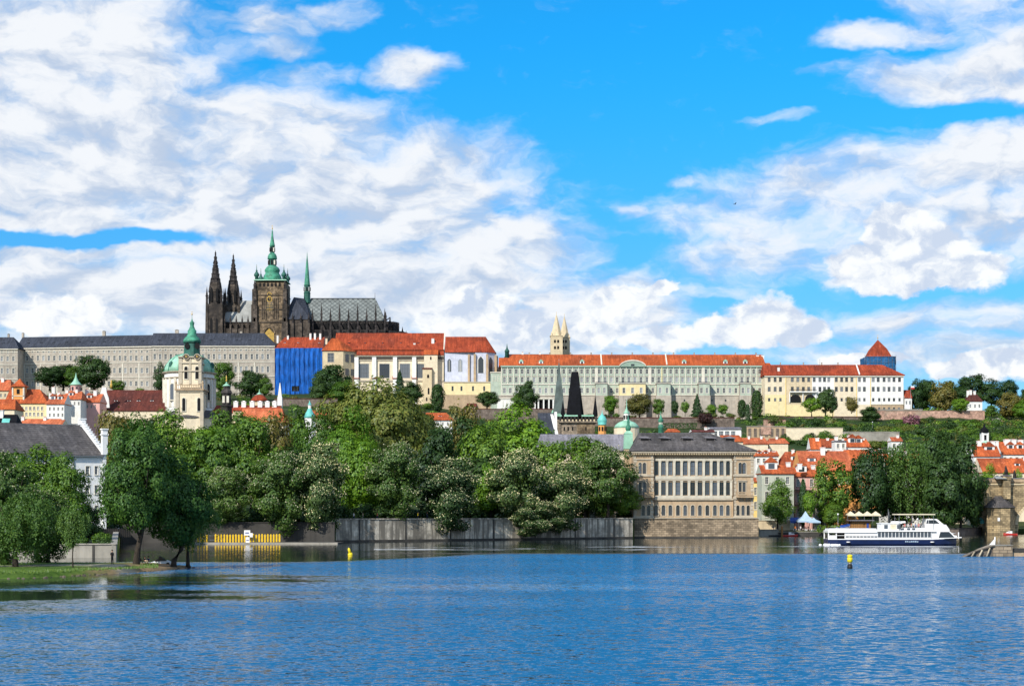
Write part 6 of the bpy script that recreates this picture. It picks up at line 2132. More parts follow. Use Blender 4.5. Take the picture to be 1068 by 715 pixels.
b = MB('gold'); b.lathe(0, 0, [(.12, Z_(398)), (.4, Z_(396.5)), (.12, Z_(395)), (.3, Z_(393.5)), (.03, Z_(391))], 8, None, 0, True); st.add('finial', b)

O = 'stucco_'
house('yellow_house', 'yellow house with a broad orange roof and rows of small windows on the left', 690, 5, 49, 437, 420.8, 405.8, 15, 'stucco_pale_yellow', 'tile_orange', (0, 14), zbase=24, wins=((tuple(11 + 4.1 * i for i in range(9)), 424, 427.5, 1.7), (tuple(11 + 4.1 * i for i in range(9)), 430, 433.5, 1.7)), chim=((56, 404, 1.2),), wkw=dict(gl='glass_castle', surround='trim_pale', bars=(1, 1)))
house('white_house', 'tall white house with gables beside the yellow house', 685, 48.5, 67, 440, 421.5, 411, 11, 'stucco_white', 'tile_salmon', (5, 0), zbase=24, wins=((tuple(52 + 4.4 * i for i in range(4)), 424.5, 428, 1.8), (tuple(52 + 4.4 * i for i in range(4)), 431, 434.5, 1.8)), chim=((53, 410.5, 1.3), (61.5, 409.5, 1.2)), dorm=((55, 420.5, 2.2, 1.7), (62.5, 420.5, 2.0, 1.6)))
house('white_house', 'pale pinkish house right of the tall white one, under the pink turret', 705, 66, 84, 434, 416.5, 408, 12, 'stucco_white', 'tile_salmon', (0, 3), zbase=26, wins=((tuple(69 + 4.4 * i for i in range(4)), 419, 422.5, 1.7),), chim=((70, 407, 1.2), (80, 406.5, 1.0)), dorm=((74, 415.5, 2, 1.5),))
house('pink_house', 'small pink and white houses with a salmon roof next to the brown church roof', 715, 84, 104, 434, 419.5, 410.5, 12, 'stucco_pink', 'tile_salmon', (0, 0), zbase=26, wins=((tuple(87 + 4.1 * i for i in range(4)), 422, 425.5, 1.7),), chim=((91, 406.5, 1.6), (99.5, 407.5, 1.5)), dorm=((93, 418.5, 2.2, 1.6),))
house('orange_roof_house', 'house at the left edge with an orange roof below the castle wing', 760, -30, 10.5, 425, 407.5, 396, 14, 'stucco_warm', 'tile_salmon', (0, 5), zbase=30, wins=((tuple(-8 + 4.5 * i for i in range(4)), 410.5, 414, 1.7),), chim=((3, 394.5, 1.2),))
house('orange_roof_house', 'lower orange roof at the left edge beside the dark skylight roof', 640, -40, 15, 437, 427, 416, 12, 'stucco_cream', 'tile_orange', (0, 5), zbase=22)
house('orange_roof_house', 'long low salmon roof just above the dark gabled house', 560, 17, 58, 450, 445.8, 436.5, 13, 'stucco_pale_yellow', 'tile_salmon', (4, 0), zbase=14, chim=((24, 435, 1.0), (47, 435.5, 1.0)))
house('orange_roof_house', 'narrow pale gabled house at the end of the low salmon roof', 556, 53, 64, 450, 444.5, 437.5, 9, 'stucco_cream', 'tile_salmon', (0, 0), zbase=14)
house('glass_roof_house', 'dark roof with big tilted skylights at the left edge', 470, -25, 15, 456, 449.5, 432, 10, 'stucco_white', 'slate_black', (0, 4), zbase=8, chim=((2, 428.5, 1.0),))
sk = Th('skylight', 'pale tilted skylight panes on the dark roof at the left edge', 'skylight', 3.5, 467, wz(446, 467))
b = MB('glass_castle'); 
for k in range(2): b.prism_x([(0 + k * 1.0, .2 + k * 1.3), (.9 + k * 1.0, 1.4 + k * 1.3), (.8 + k * 1.0, 1.5 + k * 1.3), (-.1 + k * 1.0, .3 + k * 1.3)], -.8, 1.4, 'copper_teal' if k else 'glass_castle')
sk.add('pane', b)
tr_ = Th('roof_turret', 'square orange roofed turret rising from the yellow house', 'turret', 20.7, 694, 24)
Z_ = tr_.zz; h = 6.3 * tr_.sc()
b = MB('stucco_orange'); b.box(-h * .92, h * .92, -h * .92, h * .92, -4, Z_(403.4)); b.box(-h, h, -h, h, Z_(413.5), Z_(412.8), 'trim_pale')
for sx in (-1, 1): b.box(sx * h * .9 - .3, sx * h * .9 + .3, -h, -h * .5, -4, Z_(404), 'trim_pale')
tr_.add('turret_body', b)
b = MB('dark_opening'); b.box(-.6, .6, -h * .98, -h * .925, Z_(411), Z_(406)); tr_.add('turret_window', b)
b = MB('tile_orange'); b.frus(0, 0, h * 1.25, h * 1.25, Z_(403.4) + .003, h * .75, h * .75, Z_(400.5)); b.frus(0, 0, h * .75, h * .75, Z_(400.5), h * .3, h * .3, Z_(396.8)); b.frus(0, 0, h * .3, h * .3, Z_(396.8), .1, .1, Z_(394.8)); tr_.add('turret_roof', b)
pt = Th('pink_turret', 'round pink turret with a pale green witch hat roof', 'turret', 79.2, 716, 26)
Z_ = pt.zz; r = 5.6 * pt.sc()
b = MB('stucco_pink'); b.lathe(0, 0, [(r, -4), (r, Z_(401.5))], 16, None, 0, False); b.lathe(0, 0, [(r + .25, Z_(408.8)), (r + .25, Z_(408))], 16, 'trim_pale', 0, False)
for k in range(8):
 a = R(45 * k + 22.5); b.box(r * math.cos(a) - .35, r * math.cos(a) + .35, r * math.sin(a) - .35, r * math.sin(a) + .35, Z_(407), Z_(403.5), 'glass')
pt.add('turret_body', b)
b = MB('copper_pale'); b.lathe(0, 0, [(r * 1.25, Z_(401.5)), (r * .9, Z_(400)), (r * .5, Z_(397.2)), (r * .2, Z_(393.5)), (.06, Z_(388.5))], 16, None, 0, True); pt.add('turret_roof', b)

# middle-left roofs seen over the trees
house('orange_roof_house', 'long orange roof between the trees below the blue sheeting', 640, 250, 296, 446, 440.5, 425.5, 15, 'stucco_cream', 'tile_salmon', (0, 6), zbase=18, chim=((286, 433, .9),))
rowc = Th('chimney_wall', 'brick roof house with a row of six white chimney stacks along the ridge', 'house', 243, 655, 20)
b = MB('stucco_warm'); b.box(0, rowc.x(291), 0, 12, -6, rowc.zz(428)); rowc.add('wall', b)
b = MB('tile_red'); b.roof(0, rowc.x(291), 0, 12, rowc.zz(428), 2.4, 0, 0, 'tile_red', 'stucco_warm'); rowc.add('roof', b)
for px in (246, 254.3, 263, 271.3, 279, 286.3): chimney(rowc, rowc.x(px, 4), 4, rowc.zz(427), rowc.zz(418.4), 1.75, 1.3, 'stucco_white', 'white_paint')
rd = Th('domed_house', 'house with a round red tiled dome and green cap above the white chimney stacks', 'house', 270.5, 700, 26)
Z_ = rd.zz
b = MB('stucco_warm'); b.lathe(0, 0, [(3.4, -6), (3.4, Z_(418.5))], 12, None, 0, False); rd.add('wall', b)
b = MB('tile_red'); b.lathe(0, 0, [(4.0, Z_(418.5)), (3.4, Z_(416)), (2.2, Z_(413)), (1.0, Z_(411.5))], 12, None, 0, True); rd.add('roof', b)
b = MB('copper_pale'); b.lathe(0, 0, [(1.2, Z_(411.5)), (.8, Z_(410)), (.2, Z_(408.6)), (.05, Z_(405.5))], 10, None, 0, True); rd.add('cap', b)
ob = bpy.data.objects.new('x', None)
b = MB('stucco_white'); b.frus(0, 0, 1.0, 1.0, -8, 1.0, 1.0, 0); b.frus(0, 0, .85, .85, .003, .1, .1, 6.2)
o = b.build('obelisk', None, (wx(292, 705), 705, wz(414, 705))); tag(o, 'white pointed obelisk in front of the blue sheeting', 'obelisk')
bpy.data.objects.remove(ob)
cu = Th('blue_cupola', 'small blue green cupola with a white lantern among the tree tops', 'cupola', 323, 610, 16)
Z_ = cu.zz
b = MB('stucco_white'); b.lathe(0, 0, [(2.3, -6), (2.3, Z_(435.5))], 8, None, R(22.5), False); b.lathe(0, 0, [(.6, Z_(426)), (.6, Z_(422))], 8); cu.add('drum', b)
b = MB('copper_teal'); b.lathe(0, 0, [(2.6, Z_(435.5)), (2.1, Z_(433)), (1.2, Z_(429)), (.7, Z_(426))], 8, None, R(22.5), True); b.lathe(0, 0, [(.8, Z_(422)), (.4, Z_(420.5)), (.05, Z_(417.5))], 8); cu.add('dome', b)
house('orange_roof_house', 'low salmon roof beside the small blue green cupola', 625, 319, 345, 440, 435.5, 427.5, 10, 'stucco_cream', 'tile_salmon', (0, 0), zbase=16, chim=((331, 426, .9),))
house('red_roof_house', 'white house with a bright red hipped roof alone among the trees', 590, 444, 471.5, 445, 438, 430.2, 10, 'stucco_white', 'tile_orange', (0, 8), zbase=14, dorm=((459, 436.5, 1.2, .6),), wins=((tuple(447 + 5 * i for i in range(5)), 440, 443.5, 1.8),))

# ---- white house with stepped gable
def gabled_house():
 D = 330
 t = Th('gabled_house', 'big white house with a dark grey roof and stepped white gable behind the left trees', 'house', -7, 323, 2.2, None, R(33))
 X_ = t.x
 x1 = X_(106.5); dep = 28
 ze = t.at(80, 475.5)[1]; zr = t.at(70, 442.5, dep / 2)[1]
 W = Windows(t)
 for y0, y1 in ((486, 494.5), (506, 514.5), (527, 535)):
  W.px((62, 91.5), y0, y1, 4.2, 0.0, frame='frame_white', surround='trim_pale', bars=(1, 2), sw=.1)
  W.px((100.5,), y0, y1, 3.4, 0.0, frame='frame_white', surround='trim_pale', bars=(1, 2), sw=.1)
 W.px((57,), 481, 502, 18, 0.0, frame='frame_green', bars=(5, 1)) if False else None
 b = MB('white_paint'); b.shell(0, x1, 0, dep, -3, ze, W.on(0.0), .25, 'white_paint'); t.add('wall', b)
 b = MB('dark_opening'); xa, za = t.at(48, 503, -.0); xb, zb = t.at(69, 480.5, -.0)
 b.box(xa, xb, -.12, -.01, za, zb, 'glass'); 
 for k in range(6): b.box(xa + (xb - xa) * k / 5 - .05, xa + (xb - xa) * k / 5 + .05, -.17, -.125, za, zb, 'frame_green')
 t.add('loggia', b)
 b = MB('slate_warm'); b.roof(0, x1, 0, dep, ze, zr - ze, .001, 0, 'slate_warm', 'white_paint', .5, .25); ro = t.add('roof', b)
 b = MB('metal_grey'); b.box(0, x1, -.72, -.52, ze - .05, ze + .12); b.tube([(X_(77), -.55, ze), (X_(77), -.12, ze - .8), (X_(77), -.12, -2)], .08, 6); t.add('gutter', b)
 # stepped gable at the right end
 b = MB('white_paint')
 n = 13
 for k in range(n):
  y0, y1 = dep / 2 * k / n - .4, dep / 2 * (k + 1) / n - .4
  z = ze + (zr - ze) * (k + 1) / n + .55
  for a, c in ((y0, y1), (dep - y1, dep - y0)):
   b.box(x1 + .02, x1 + .75, a, c, ze - 1.5, z); b.box(x1 - .06, x1 + .83, a - .06, c + .002, z + .003, z + .14, 'white_paint')
 b.box(x1 + .02, x1 + .75, -.4, dep + .4, -3, ze - 1.503)
 t.add('stepped_gable', b)
 for yy, px, yt in ((dep / 2 - .3, 84, 437.3), (-.2, 108, 448)):
  z = t.at(px, yt, yy)[1]
  zz = zr - .5 if yy > 4 else ze + .4
  b = MB('white_paint'); xx = x1 + .4
  b.box(xx - .55, xx + .55, yy - .5, yy + .5, zz, z); b.box(xx - .7, xx + .7, yy - .65, yy + .65, z + .003, z + .25); b.box(xx - .7, xx + .7, yy - .65, yy + .65, z - 1.1, z - .85); t.add('chimney', b, ro)
 W.build()
 b = MB('paint_black'); b.box(X_(78), X_(125), -6.2, -6.0, .2, 1.9, 'frame_dark')
 for k in range(26): b.box(X_(78) + k * .38, X_(78) + k * .38 + .06, -6.28, -6.21, .2, 2.1)
 o = b.build('garden_fence', None); o.location = t.o.location; o.rotation_euler = t.o.rotation_euler
 tag(o, 'dark railing fence in front of the white gabled house', 'fence')
gabled_house()

# ================================================================== BRIDGE TOWER GROUP
def bridge_tower():
 D = 610
 t = Th('bridge_tower', 'stone gate tower with a black wedge roof, gallery and corner spikes', 'tower', 585, D, 8)
 X_, Z_ = t.x, t.zz
 xa, xb = X_(585.5), X_(620.5)
 dep = 9
 b = MB('tower_stone'); b.box(xa, xb, 0, dep, -4, Z_(440)); 
 b.box(X_(602), X_(620.3), -.12, -.004, Z_(452), Z_(442), 'stone_gothic_light')
 t.add('wall', b)
 b = MB('tower_stone'); b.box(xa - .7, xb + .7, -.9, dep + .9, Z_(440.6), Z_(439))
 n = 10
 for k in range(n + 1):
  x = xa - .4 + (xb - xa + .8) * k / n
  b.box(x - .28, x + .28, -.8, -.3, Z_(439) + .003, Z_(434.2), 'stone_gothic_dark')
  if k < n: b.box(x + .35, x + (xb - xa) / n - .35, -.7, -.35, Z_(439) + .004, Z_(437.2), 'sandstone_pale')
 b.box(xa, xb, .6, dep - .6, Z_(439) + .003, Z_(433), 'stone_gothic_dark')
 b.box(xa - .7, xb + .7, -.9, -.2, Z_(434.2) + .003, Z_(432.6), 'copper_pale')
 t.add('gallery', b)
 b = MB('slate_black')
 xm = X_(600.2, 4)
 v = [(X_(591.3, 0), .2, Z_(432.8)), (X_(609), .2, Z_(432.8)), (X_(609), dep - .2, Z_(432.8)), (X_(591.3), dep - .2, Z_(432.8)),
         (X_(596, 3.5), 3.6, t.zz(388, yy=4)), (X_(603.3, 3.5), 3.6, t.zz(388, yy=4)), (X_(603.3, 3.5), 5.2, t.zz(388, yy=4)), (X_(596, 3.5), 5.2, t.zz(388, yy=4))]
 b.add(v, [(0, 1, 5, 4), (1, 2, 6, 5), (2, 3, 7, 6), (3, 0, 4, 7), (4, 5, 6, 7)])
 b.box(X_(596, 3.5), X_(603.3, 3.5), 4.2, 4.6, t.zz(388, yy=4), t.zz(387.4, yy=4))
 for px in (596.2, 603): b.tube([(X_(px, 4), 4.4, t.zz(387.5, yy=4)), (X_(px, 4), 4.4, t.zz(383.5, yy=4))], [.1, .03], 5, 'metal_grey')
 t.add('wedge_roof', b)
 for px, yt, w in ((604.5, 405, 1.1), (620.8, 412.5, 1.0), (587, 418, .9)):
  b = MB('slate_black'); x = X_(px); b.lathe(x, -.2, [(w, Z_(434)), (w * .95, Z_(431)), (w * .5, Z_((431 + yt) / 2)), (.05, Z_(yt))], 8, None, R(22.5), False)
  b.tube([(x, -.2, Z_(yt) - .3), (x, -.2, Z_(yt - 3))], .05, 5, 'metal_grey'); t.add('corner_spike', b)
 b = MB('dark_opening')
 for px in (588.5, 592.5, 597, 611): b.box(X_(px) - .25, X_(px) + .25, -.17, -.125, Z_(448.5), Z_(445))
 t.add('slit_window', b)
bridge_tower()


def green_spire():
 t = Th('green_spire_tower', 'slender pointed tower roof of weathered grey green slate left of the black wedge roof', 'tower', 583, 628, 8)
 X_, Z_ = t.x, t.zz
 b = MB('slate_green')
 w = 6.2 * t.sc()
 v = [(-w, -w, Z_(431)), (w, -w, Z_(431)), (w, w, Z_(431)), (-w, w, Z_(431))]
 b.frus(0, 0, w, w, Z_(432), w * .55, w * .55, Z_(405)); b.frus(0, 0, w * .55, w * .55, Z_(405), .15, .15, Z_(378)); t.add('spire', b)
 b = MB('copper_pale'); b.box(-w - 1, w + 2.4, -w - .8, w, Z_(434.5), Z_(431.5)); b.prism([(-w - 1.6, Z_(434.6)), (-w, Z_(434.6)), (-w, Z_(426.5))], -w, w); t.add('base_roof', b)
 b = MB('tower_stone'); b.box(-w, w, -w + .5, w, -4, Z_(434.6)); t.add('wall', b)
 b = MB('metal_grey'); b.tube([(0, 0, Z_(378.6)), (0, 0, Z_(374))], .09, 5); t.add('finial', b)
green_spire()
def gate_house():
 t = Th('gate_house', 'steep dark grey roof with a white sloping gable left of the bridge tower', 'house', 561, 606, 8, None, 0)
 X_, Z_ = t.x, t.zz
 b = MB('stucco_white'); b.box(X_(561), X_(579), 0, 10, -4, Z_(452)); 
 b.prism_x([(-.2, Z_(453)), (10.2, Z_(453)), (5, Z_(428.5))], X_(578.6), X_(581.2))
 t.add('wall', b)
 b = MB('slate'); b.prism_x([(-.6, Z_(452.3)), (10.6, Z_(452.3)), (5, Z_(429.5))], X_(561), X_(578.5)); t.add('roof', b)
 b = MB('stucco_white'); b.add([(X_(579), -.5, Z_(452.5)), (X_(582.3), -.5, Z_(452.5)), (X_(577.2), 4.2, Z_(431)), (X_(574.3), 4.2, Z_(431)), (X_(579), 0, Z_(453.5)), (X_(582.3), 0, Z_(453.5)), (X_(577.2), 4.7, Z_(431.5)), (X_(574.3), 4.7, Z_(431.5))], [(0, 1, 2, 3), (1, 5, 6, 2), (4, 0, 3, 7)]); t.add('gable_coping', b)
gate_house()
on = Th('onion_dome_turret', 'teal onion dome on a small orange turret beside the bridge tower', 'turret', 628, 602, 10)
Z_ = on.zz; k = on.sc()
b = MB('stucco_orange'); b.lathe(0, 0, [(4.3 * k, -4), (4.3 * k, Z_(443))], 8, None, R(22.5), False)
for q in range(8): a = R(45 * q); b.box(4.0 * k * math.cos(a) - .28, 4.0 * k * math.cos(a) + .28, 4.0 * k * math.sin(a) - .28, 4.0 * k * math.sin(a) + .28, Z_(449), Z_(445), 'dark_opening')
on.add('turret_body', b)
b = MB('copper_teal'); b.lathe(0, 0, [(5 * k, Z_(443)), (4.2 * k, Z_(442)), (4.9 * k, Z_(439.5)), (4.9 * k, Z_(437.5)), (3.6 * k, Z_(434.8)), (1.6 * k, Z_(432.6)), (.5 * k, Z_(430.8)), (.05, Z_(427.5))], 14, None, 0, True); on.add('onion_dome', b)
gd = Th('lantern_dome_church', 'low pale green dome with a white lantern behind the river palace roof', 'church', 653.5, 600, 10)
Z_ = gd.zz; k = gd.sc()
b = MB('stucco_cream'); b.lathe(0, 0, [(13.2 * k, -4), (13.2 * k, Z_(446.2))], 20, None, 0, False); gd.add('drum', b)
b = MB('copper_pale'); b.lathe(0, 0, [(13.6 * k, Z_(446.2)), (12 * k, Z_(443.3)), (9 * k, Z_(440.6)), (4 * k, Z_(438.5)), (3.4 * k, Z_(438.2))], 20, None, 0, True); gd.add('dome', b)
b = MB('stucco_white'); b.lathe(0, 0, [(3.3 * k, Z_(438.3)), (3.1 * k, Z_(431))], 8, None, R(22.5), False)
for q in range(8): a = R(45 * q); b.box(3.0 * k * math.cos(a) - .25, 3.0 * k * math.cos(a) + .25, 3.0 * k * math.sin(a) - .25, 3.0 * k * math.sin(a) + .25, Z_(437), Z_(433), 'dark_opening')
b.lathe(0, 0, [(3.6 * k, Z_(431)), (2.6 * k, Z_(429.5)), (1.5 * k, Z_(428)), (.5 * k, Z_(424)), (.04, Z_(416))], 8, 'copper_pale', 0, True); gd.add('lantern', b)
sp = Th('slim_green_turret', 'slim green copper turret behind the middle of the river palace roof', 'turret', 689.2, 585, 10)
Z_ = sp.zz
b = MB('copper'); b.lathe(0, 0, [(.9, -4), (.9, Z_(446)), (1.15, Z_(445)), (.75, Z_(443.5)), (.7, Z_(440)), (1.0, Z_(439)), (.8, Z_(437)), (.4, Z_(435.6)), (.35, Z_(433.8)), (.1, Z_(432.5)), (.04, Z_(428.5))], 10, None, 0, True); b.lathe(0, 0, [(.74, Z_(442.6)), (.74, Z_(440.4))], 8, 'trim_pale', 0, False); sp.add('turret_body', b)
house('long_roof_building', 'long pale grey roof behind the chestnuts left of the river palace', 478, 560, 656, 480, 470, 452.5, 16, 'stucco_cream', 'slate_pale', (6, 0), zbase=6, cat='building')
house('white_studio', 'white flat fronted building with a row of large dark windows behind the river palace', 600, 741, 773, 459, 447.3, 445.2, 9, 'stucco_white', 'slate_pale', (0, 0), zbase=10, wins=((tuple(746 + 6.3 * i for i in range(5)), 449.5, 454.2, 4.6),), cat='building', wkw=dict(frame='frame_white', bars=(2, 1)))
house('orange_roof_house', 'small orange hipped roof peeping over the river palace ridge', 575, 696, 708, 453, 450.5, 446.8, 7, 'stucco_cream', 'tile_orange', (3, 3), zbase=8)
house('red_roof_house', 'low orange roof just right of the white studio building', 560, 753, 775, 462, 460.5, 453.5, 9, 'stucco_cream', 'tile_orange', (0, 4), zbase=8)
house('white_annex', 'low white building behind the right half of the river palace roof', 590, 722, 745, 458, 450.5, 447.8, 9, 'stucco_white', 'tile_brown', (0, 0), zbase=10, cat='building', chim=((736, 446, 1.0),))
house('salmon_roof_house', 'mottled tan roofed house under the terrace wall with niches', 800, 772, 801, 468, 463, 456.3, 10, 'stucco_cream', 'tile_salmon', (3, 3), zbase=26, chim=((781, 455, 1.0), (794, 455, 1.0)))
house('salmon_roof_house', 'second mottled tan roof, nearer the cream retaining wall', 805, 802, 822, 466, 462.5, 456.8, 10, 'stucco_cream', 'tile_salmon', (3, 3), zbase=26, chim=((810, 455.3, 1.0),))

# ================================================================== RIVER PALACE
def river_palace():
 D = 455
 t = Th('river_palace', 'four storey sandstone palace with a grey roof rising straight from the river', 'palace', 660.6, D, 0)
 X_, Z_ = t.x, t.zz
 x1 = X_(785.5); dep = 17
 zp = Z_(539.3); ze = Z_(474)
 zr = t.zz(451.6, yy=dep / 2)
 px = lambda v: 650 + v / 5.96
 xl, xr = X_(px(188)), X_(px(682))
 W = Windows(t)
 mid = [px(v) for v in (205, 250, 293, 340, 385, 432, 477, 523, 570, 611, 651)]
 kw = dict(frame='frame_dark', gl='glass', bars=(1, 2), fw=.07)
 W.px(mid, 481.2, 495.3, 5.0, 0.0, **kw)
 W.px(mid, 502.2, 516.2, 5.0, 0.0, **kw)
 W.px(mid, 526.6, 537.3, 3.6, 0.0, arch=True, surround='sandstone_trim', fill='sandstone', sw=.22, frame='frame_dark', bars=(1, 1))
 pv = -.75
 for c in (105, 132, 727, 752):
  W.px((px(c),), 482.3, 493.8, 3.2, pv, arch=True, surround='sandstone_trim', fill='sandstone', sw=.2, frame='frame_dark', bars=(1, 2))
  W.px((px(c),), 502.6, 515.0, 3.0, pv, surround='sandstone_trim', sw=.2, frame='frame_dark', bars=(1, 2), hood=True)
 W.px([px(v) for v in (124, 158, 713, 745, 777)], 526.8, 537.2, 3.2, pv, arch=True, surround='sandstone_trim', fill='sandstone', sw=.2, frame='frame_dark', bars=(1, 1))
 b = MB('sandstone')
 b.facade(xl, xr, zp, ze, 0, W.on(0.0), .4)
 for a, c in ((0, xl), (xr, x1)):
  b.facade(a, c, zp, ze, pv, W.on(pv), .4)
  for xx in (a, c): b.quad((xx, pv, zp), (xx, .4, zp), (xx, .4, ze), (xx, pv, ze))
 b.quad((x1, .4, zp), (x1, dep, zp), (x1, dep, ze), (x1, .4, ze)); b.quad((0, dep, zp), (0, .4, zp), (0, .4, ze), (0, dep, ze)); b.quad((x1, dep, zp), (0, dep, zp), (0, dep, ze), (x1, dep, ze))
 b.quad((0, pv, ze), (x1, pv, ze), (x1, dep, ze), (0, dep, ze))
 t.add('wall', b)
 b = MB('ashlar'); b.box(-.3, x1 + 1.3, -1.3, dep, -2, zp - .25); b.box(-.5, x1 + 1.5, -1.6, dep, zp - .247, zp - .003, 'sandstone_trim')
 b.box(-.36, x1 + 1.4, -1.42, -1.303, -1, .45, 'concrete_dark')
 t.add('plinth', b)
 b = MB('trim_river')
 for y0, y1, o in ((477.9, 480.3, .35), (496.2, 499.6, .4), (516.6, 519.4, .45)): b.box(xl + .35, xr - .35, -o, -.004, Z_(y1), Z_(y0))
 cc = [mid[0] - 3.7] + [(a + c) / 2 for a, c in zip(mid[:-1], mid[1:])] + [mid[-1] + 3.2]
 for c in cc:
  for y0, y1 in ((480.4, 496.1), (501.2, 516.5)):
   b.box(X_(c) - .33, X_(c) + .33, -.3, -.006, Z_(y1), Z_(y0)); b.box(X_(c) - .42, X_(c) + .42, -.36, -.007, Z_(y0 + 1.2), Z_(y0 + .05))
 t.add('pilaster', b)
 b = MB('sandstone_trim')
 for y0, y1, o, a, c in ((499.7, 501, .3, xl, xr), (519.5, 521.2, .5, xl, xr), (494.6, 496.6, .3, 0, xl), (494.6, 496.6, .3, xr, x1), (517.8, 520.4, .35, 0, xl), (517.8, 520.4, .35, xr, x1), (478.3, 479.4, .25, 0, xl), (478.3, 479.4, .25, xr, x1), (538, 539.2, .25, 0, xl), (538, 539.2, .25, xr, x1)):
  yb = 0 if (a == xl and c == xr) else pv
  b.box(a - (.05 if yb else 0), c + (.05 if yb else 0), yb - o, yb - .005, Z_(y1), Z_(y0))
 for k in range(4):
  z = zp + .4 + k * (Z_(526) - zp) / 4.4
  for m0, m1 in zip(cc[:-1], cc[1:]):
   pass
 for a in (0, xl - .8, xr, x1 - .8):
  for k in range(17):
   z = zp + .1 + k * 1.02
   b.box(a - .02, a + (.9 if k % 2 else .65), pv - .10, pv - .006, z, z + .85)
 t.add('string_course', b)
 b = MB('sandstone_trim')
 b.box(-.7, x1 + .7, pv - 1.0, -.9 + .1, Z_(472.2), Z_(470.6)); b.box(-.35, x1 + .35, pv - .45, pv - .02, ze - .003, Z_(472.3), 'stone_gothic_light'); b.box(-.3, x1 + .3, pv - .4, dep + .3, ze + .003, Z_(470.6))  # darker frieze stone paints the eave's shade behind the dentils
 for k in range(72):
  x = -.2 + (x1 + .4) * k / 71
  b.box(x - .1, x + .1, pv - .85, pv - .46, Z_(474.2), Z_(472.4), 'sandstone_pale')
 t.add('cornice', b)
 b = MB('slate_warm')
 ze2 = Z_(470.6)
 b.roof(0, x1, pv - .3, dep, ze2, zr - ze2, 3.0, X_(785.5) - X_(741), 'slate_warm', None, .9, .25)
 b.box(2, X_(741), dep / 2 - .4, dep / 2 + .1, zr - .12, zr + .12, 'slate_pale')
 ro = t.add('roof', b)
 for v, y in ((135, 127), (258, 127), (397, 131), (541, 135), (662, 140)):
  yy = 4.2
  x, z = t.at(px(v), 440 + (y + 8) / 5.96, yy)
  b = MB('slate_warm')
  zs = ze2 + (zr - ze2) * (yy + 1.9) / (dep / 2 + 1.5)
  b.prism([(x - 1.5, zs - .5), (x + 1.3, zs - .5), (x + 1.3, zs + .45), (x, zs + .95), (x - 1.5, zs + .6)], yy - .6, yy + 2.2)
  b.box(x - 1.2, x + 1.0, yy - .68, yy - .605, zs - .35, zs + .35, 'dark_opening')
  b.prism([(x - 1.75, zs + .62), (x + 1.55, zs + .46), (x + 1.5, zs + .6), (x, zs + 1.12), (x - 1.75, zs + .78)], yy - .9, yy + 2.6, 'slate_pale')
  t.add('dormer', b, ro)
 for a, c in ((px(128), px(190)), (px(700), px(806))):
  b = MB('sandstone')
  xa, xb = X_(a, pv), X_(c, pv)
  b.box(xa, xb, pv - 1.4, pv - .006, Z_(518.6), Z_(517.6)); b.box(xa, xb, pv - 1.4, pv - 1.2, Z_(513.2), Z_(512.6))
  for k in range(15): b.box(xa + .1 + (xb - xa - .2) * k / 14 - .08, xa + .1 + (xb - xa - .2) * k / 14 + .08, pv - 1.36, pv - 1.24, Z_(517.6) + .003, Z_(513.2))
  for q in (.15, .5, .85): b.prism_x([(pv - 1.2, Z_(518.7)), (pv - .01, Z_(518.7)), (pv - .01, Z_(522))], xa + (xb - xa) * q - .18, xa + (xb - xa) * q + .18)
  t.add('balcony', b)
 b = MB('frame_dark')
 for v in (188, 682): b.tube([(X_(px(v)) + .1, pv - .12, Z_(474)), (X_(px(v)) + .1, pv - .12, -.5)], .11, 6)
 t.add('drainpipe', b)
 W.build()
 # green turret over the left corner
 s = Th('corner_turret', 'pale green copper turret with a dark spike on the left corner of the river palace', 'turret', 655.2, D + 9, 0)
 Zs = s.zz; k = s.sc()
 b = MB('sandstone'); b.box(-4.4 * k, 4.4 * k, -4.4 * k, 4.4 * k, 2, Zs(468)); s.add('turret_body', b)
 b = MB('copper_pale'); b.frus(0, 0, 5 * k, 5 * k, Zs(468) + .003, 4.2 * k, 4.2 * k, Zs(452)); b.frus(0, 0, 4.6 * k, 4.6 * k, Zs(452) + .003, 2.0 * k, 2.0 * k, Zs(449)); s.add('turret_roof', b)
 b = MB('copper'); b.lathe(0, 0, [(2.0 * k, Zs(449)), (3.0 * k, Zs(447.2)), (2.6 * k, Zs(444.5)), (1.3 * k, Zs(442.6)), (1.5 * k, Zs(440)), (.8 * k, Zs(437)), (.3 * k, Zs(434)), (.03, Zs(429))], 10, None, 0, True); s.add('finial', b)
river_palace()
house('garden_house', 'tan garden house with a dark door behind the river wall, half hidden by chestnuts', 462, 611, 641, 541, 522, 514, 8, 'stucco_warm', 'tile_brown', (3, 3), zbase=5.3, cat='house', wins=(((618.5,), 524, 540, 5.5), ((628.5, 636), 525, 533, 4)), wkw=dict(frame='frame_dark', surround='trim_pale', bars=(1, 1), sill=False))

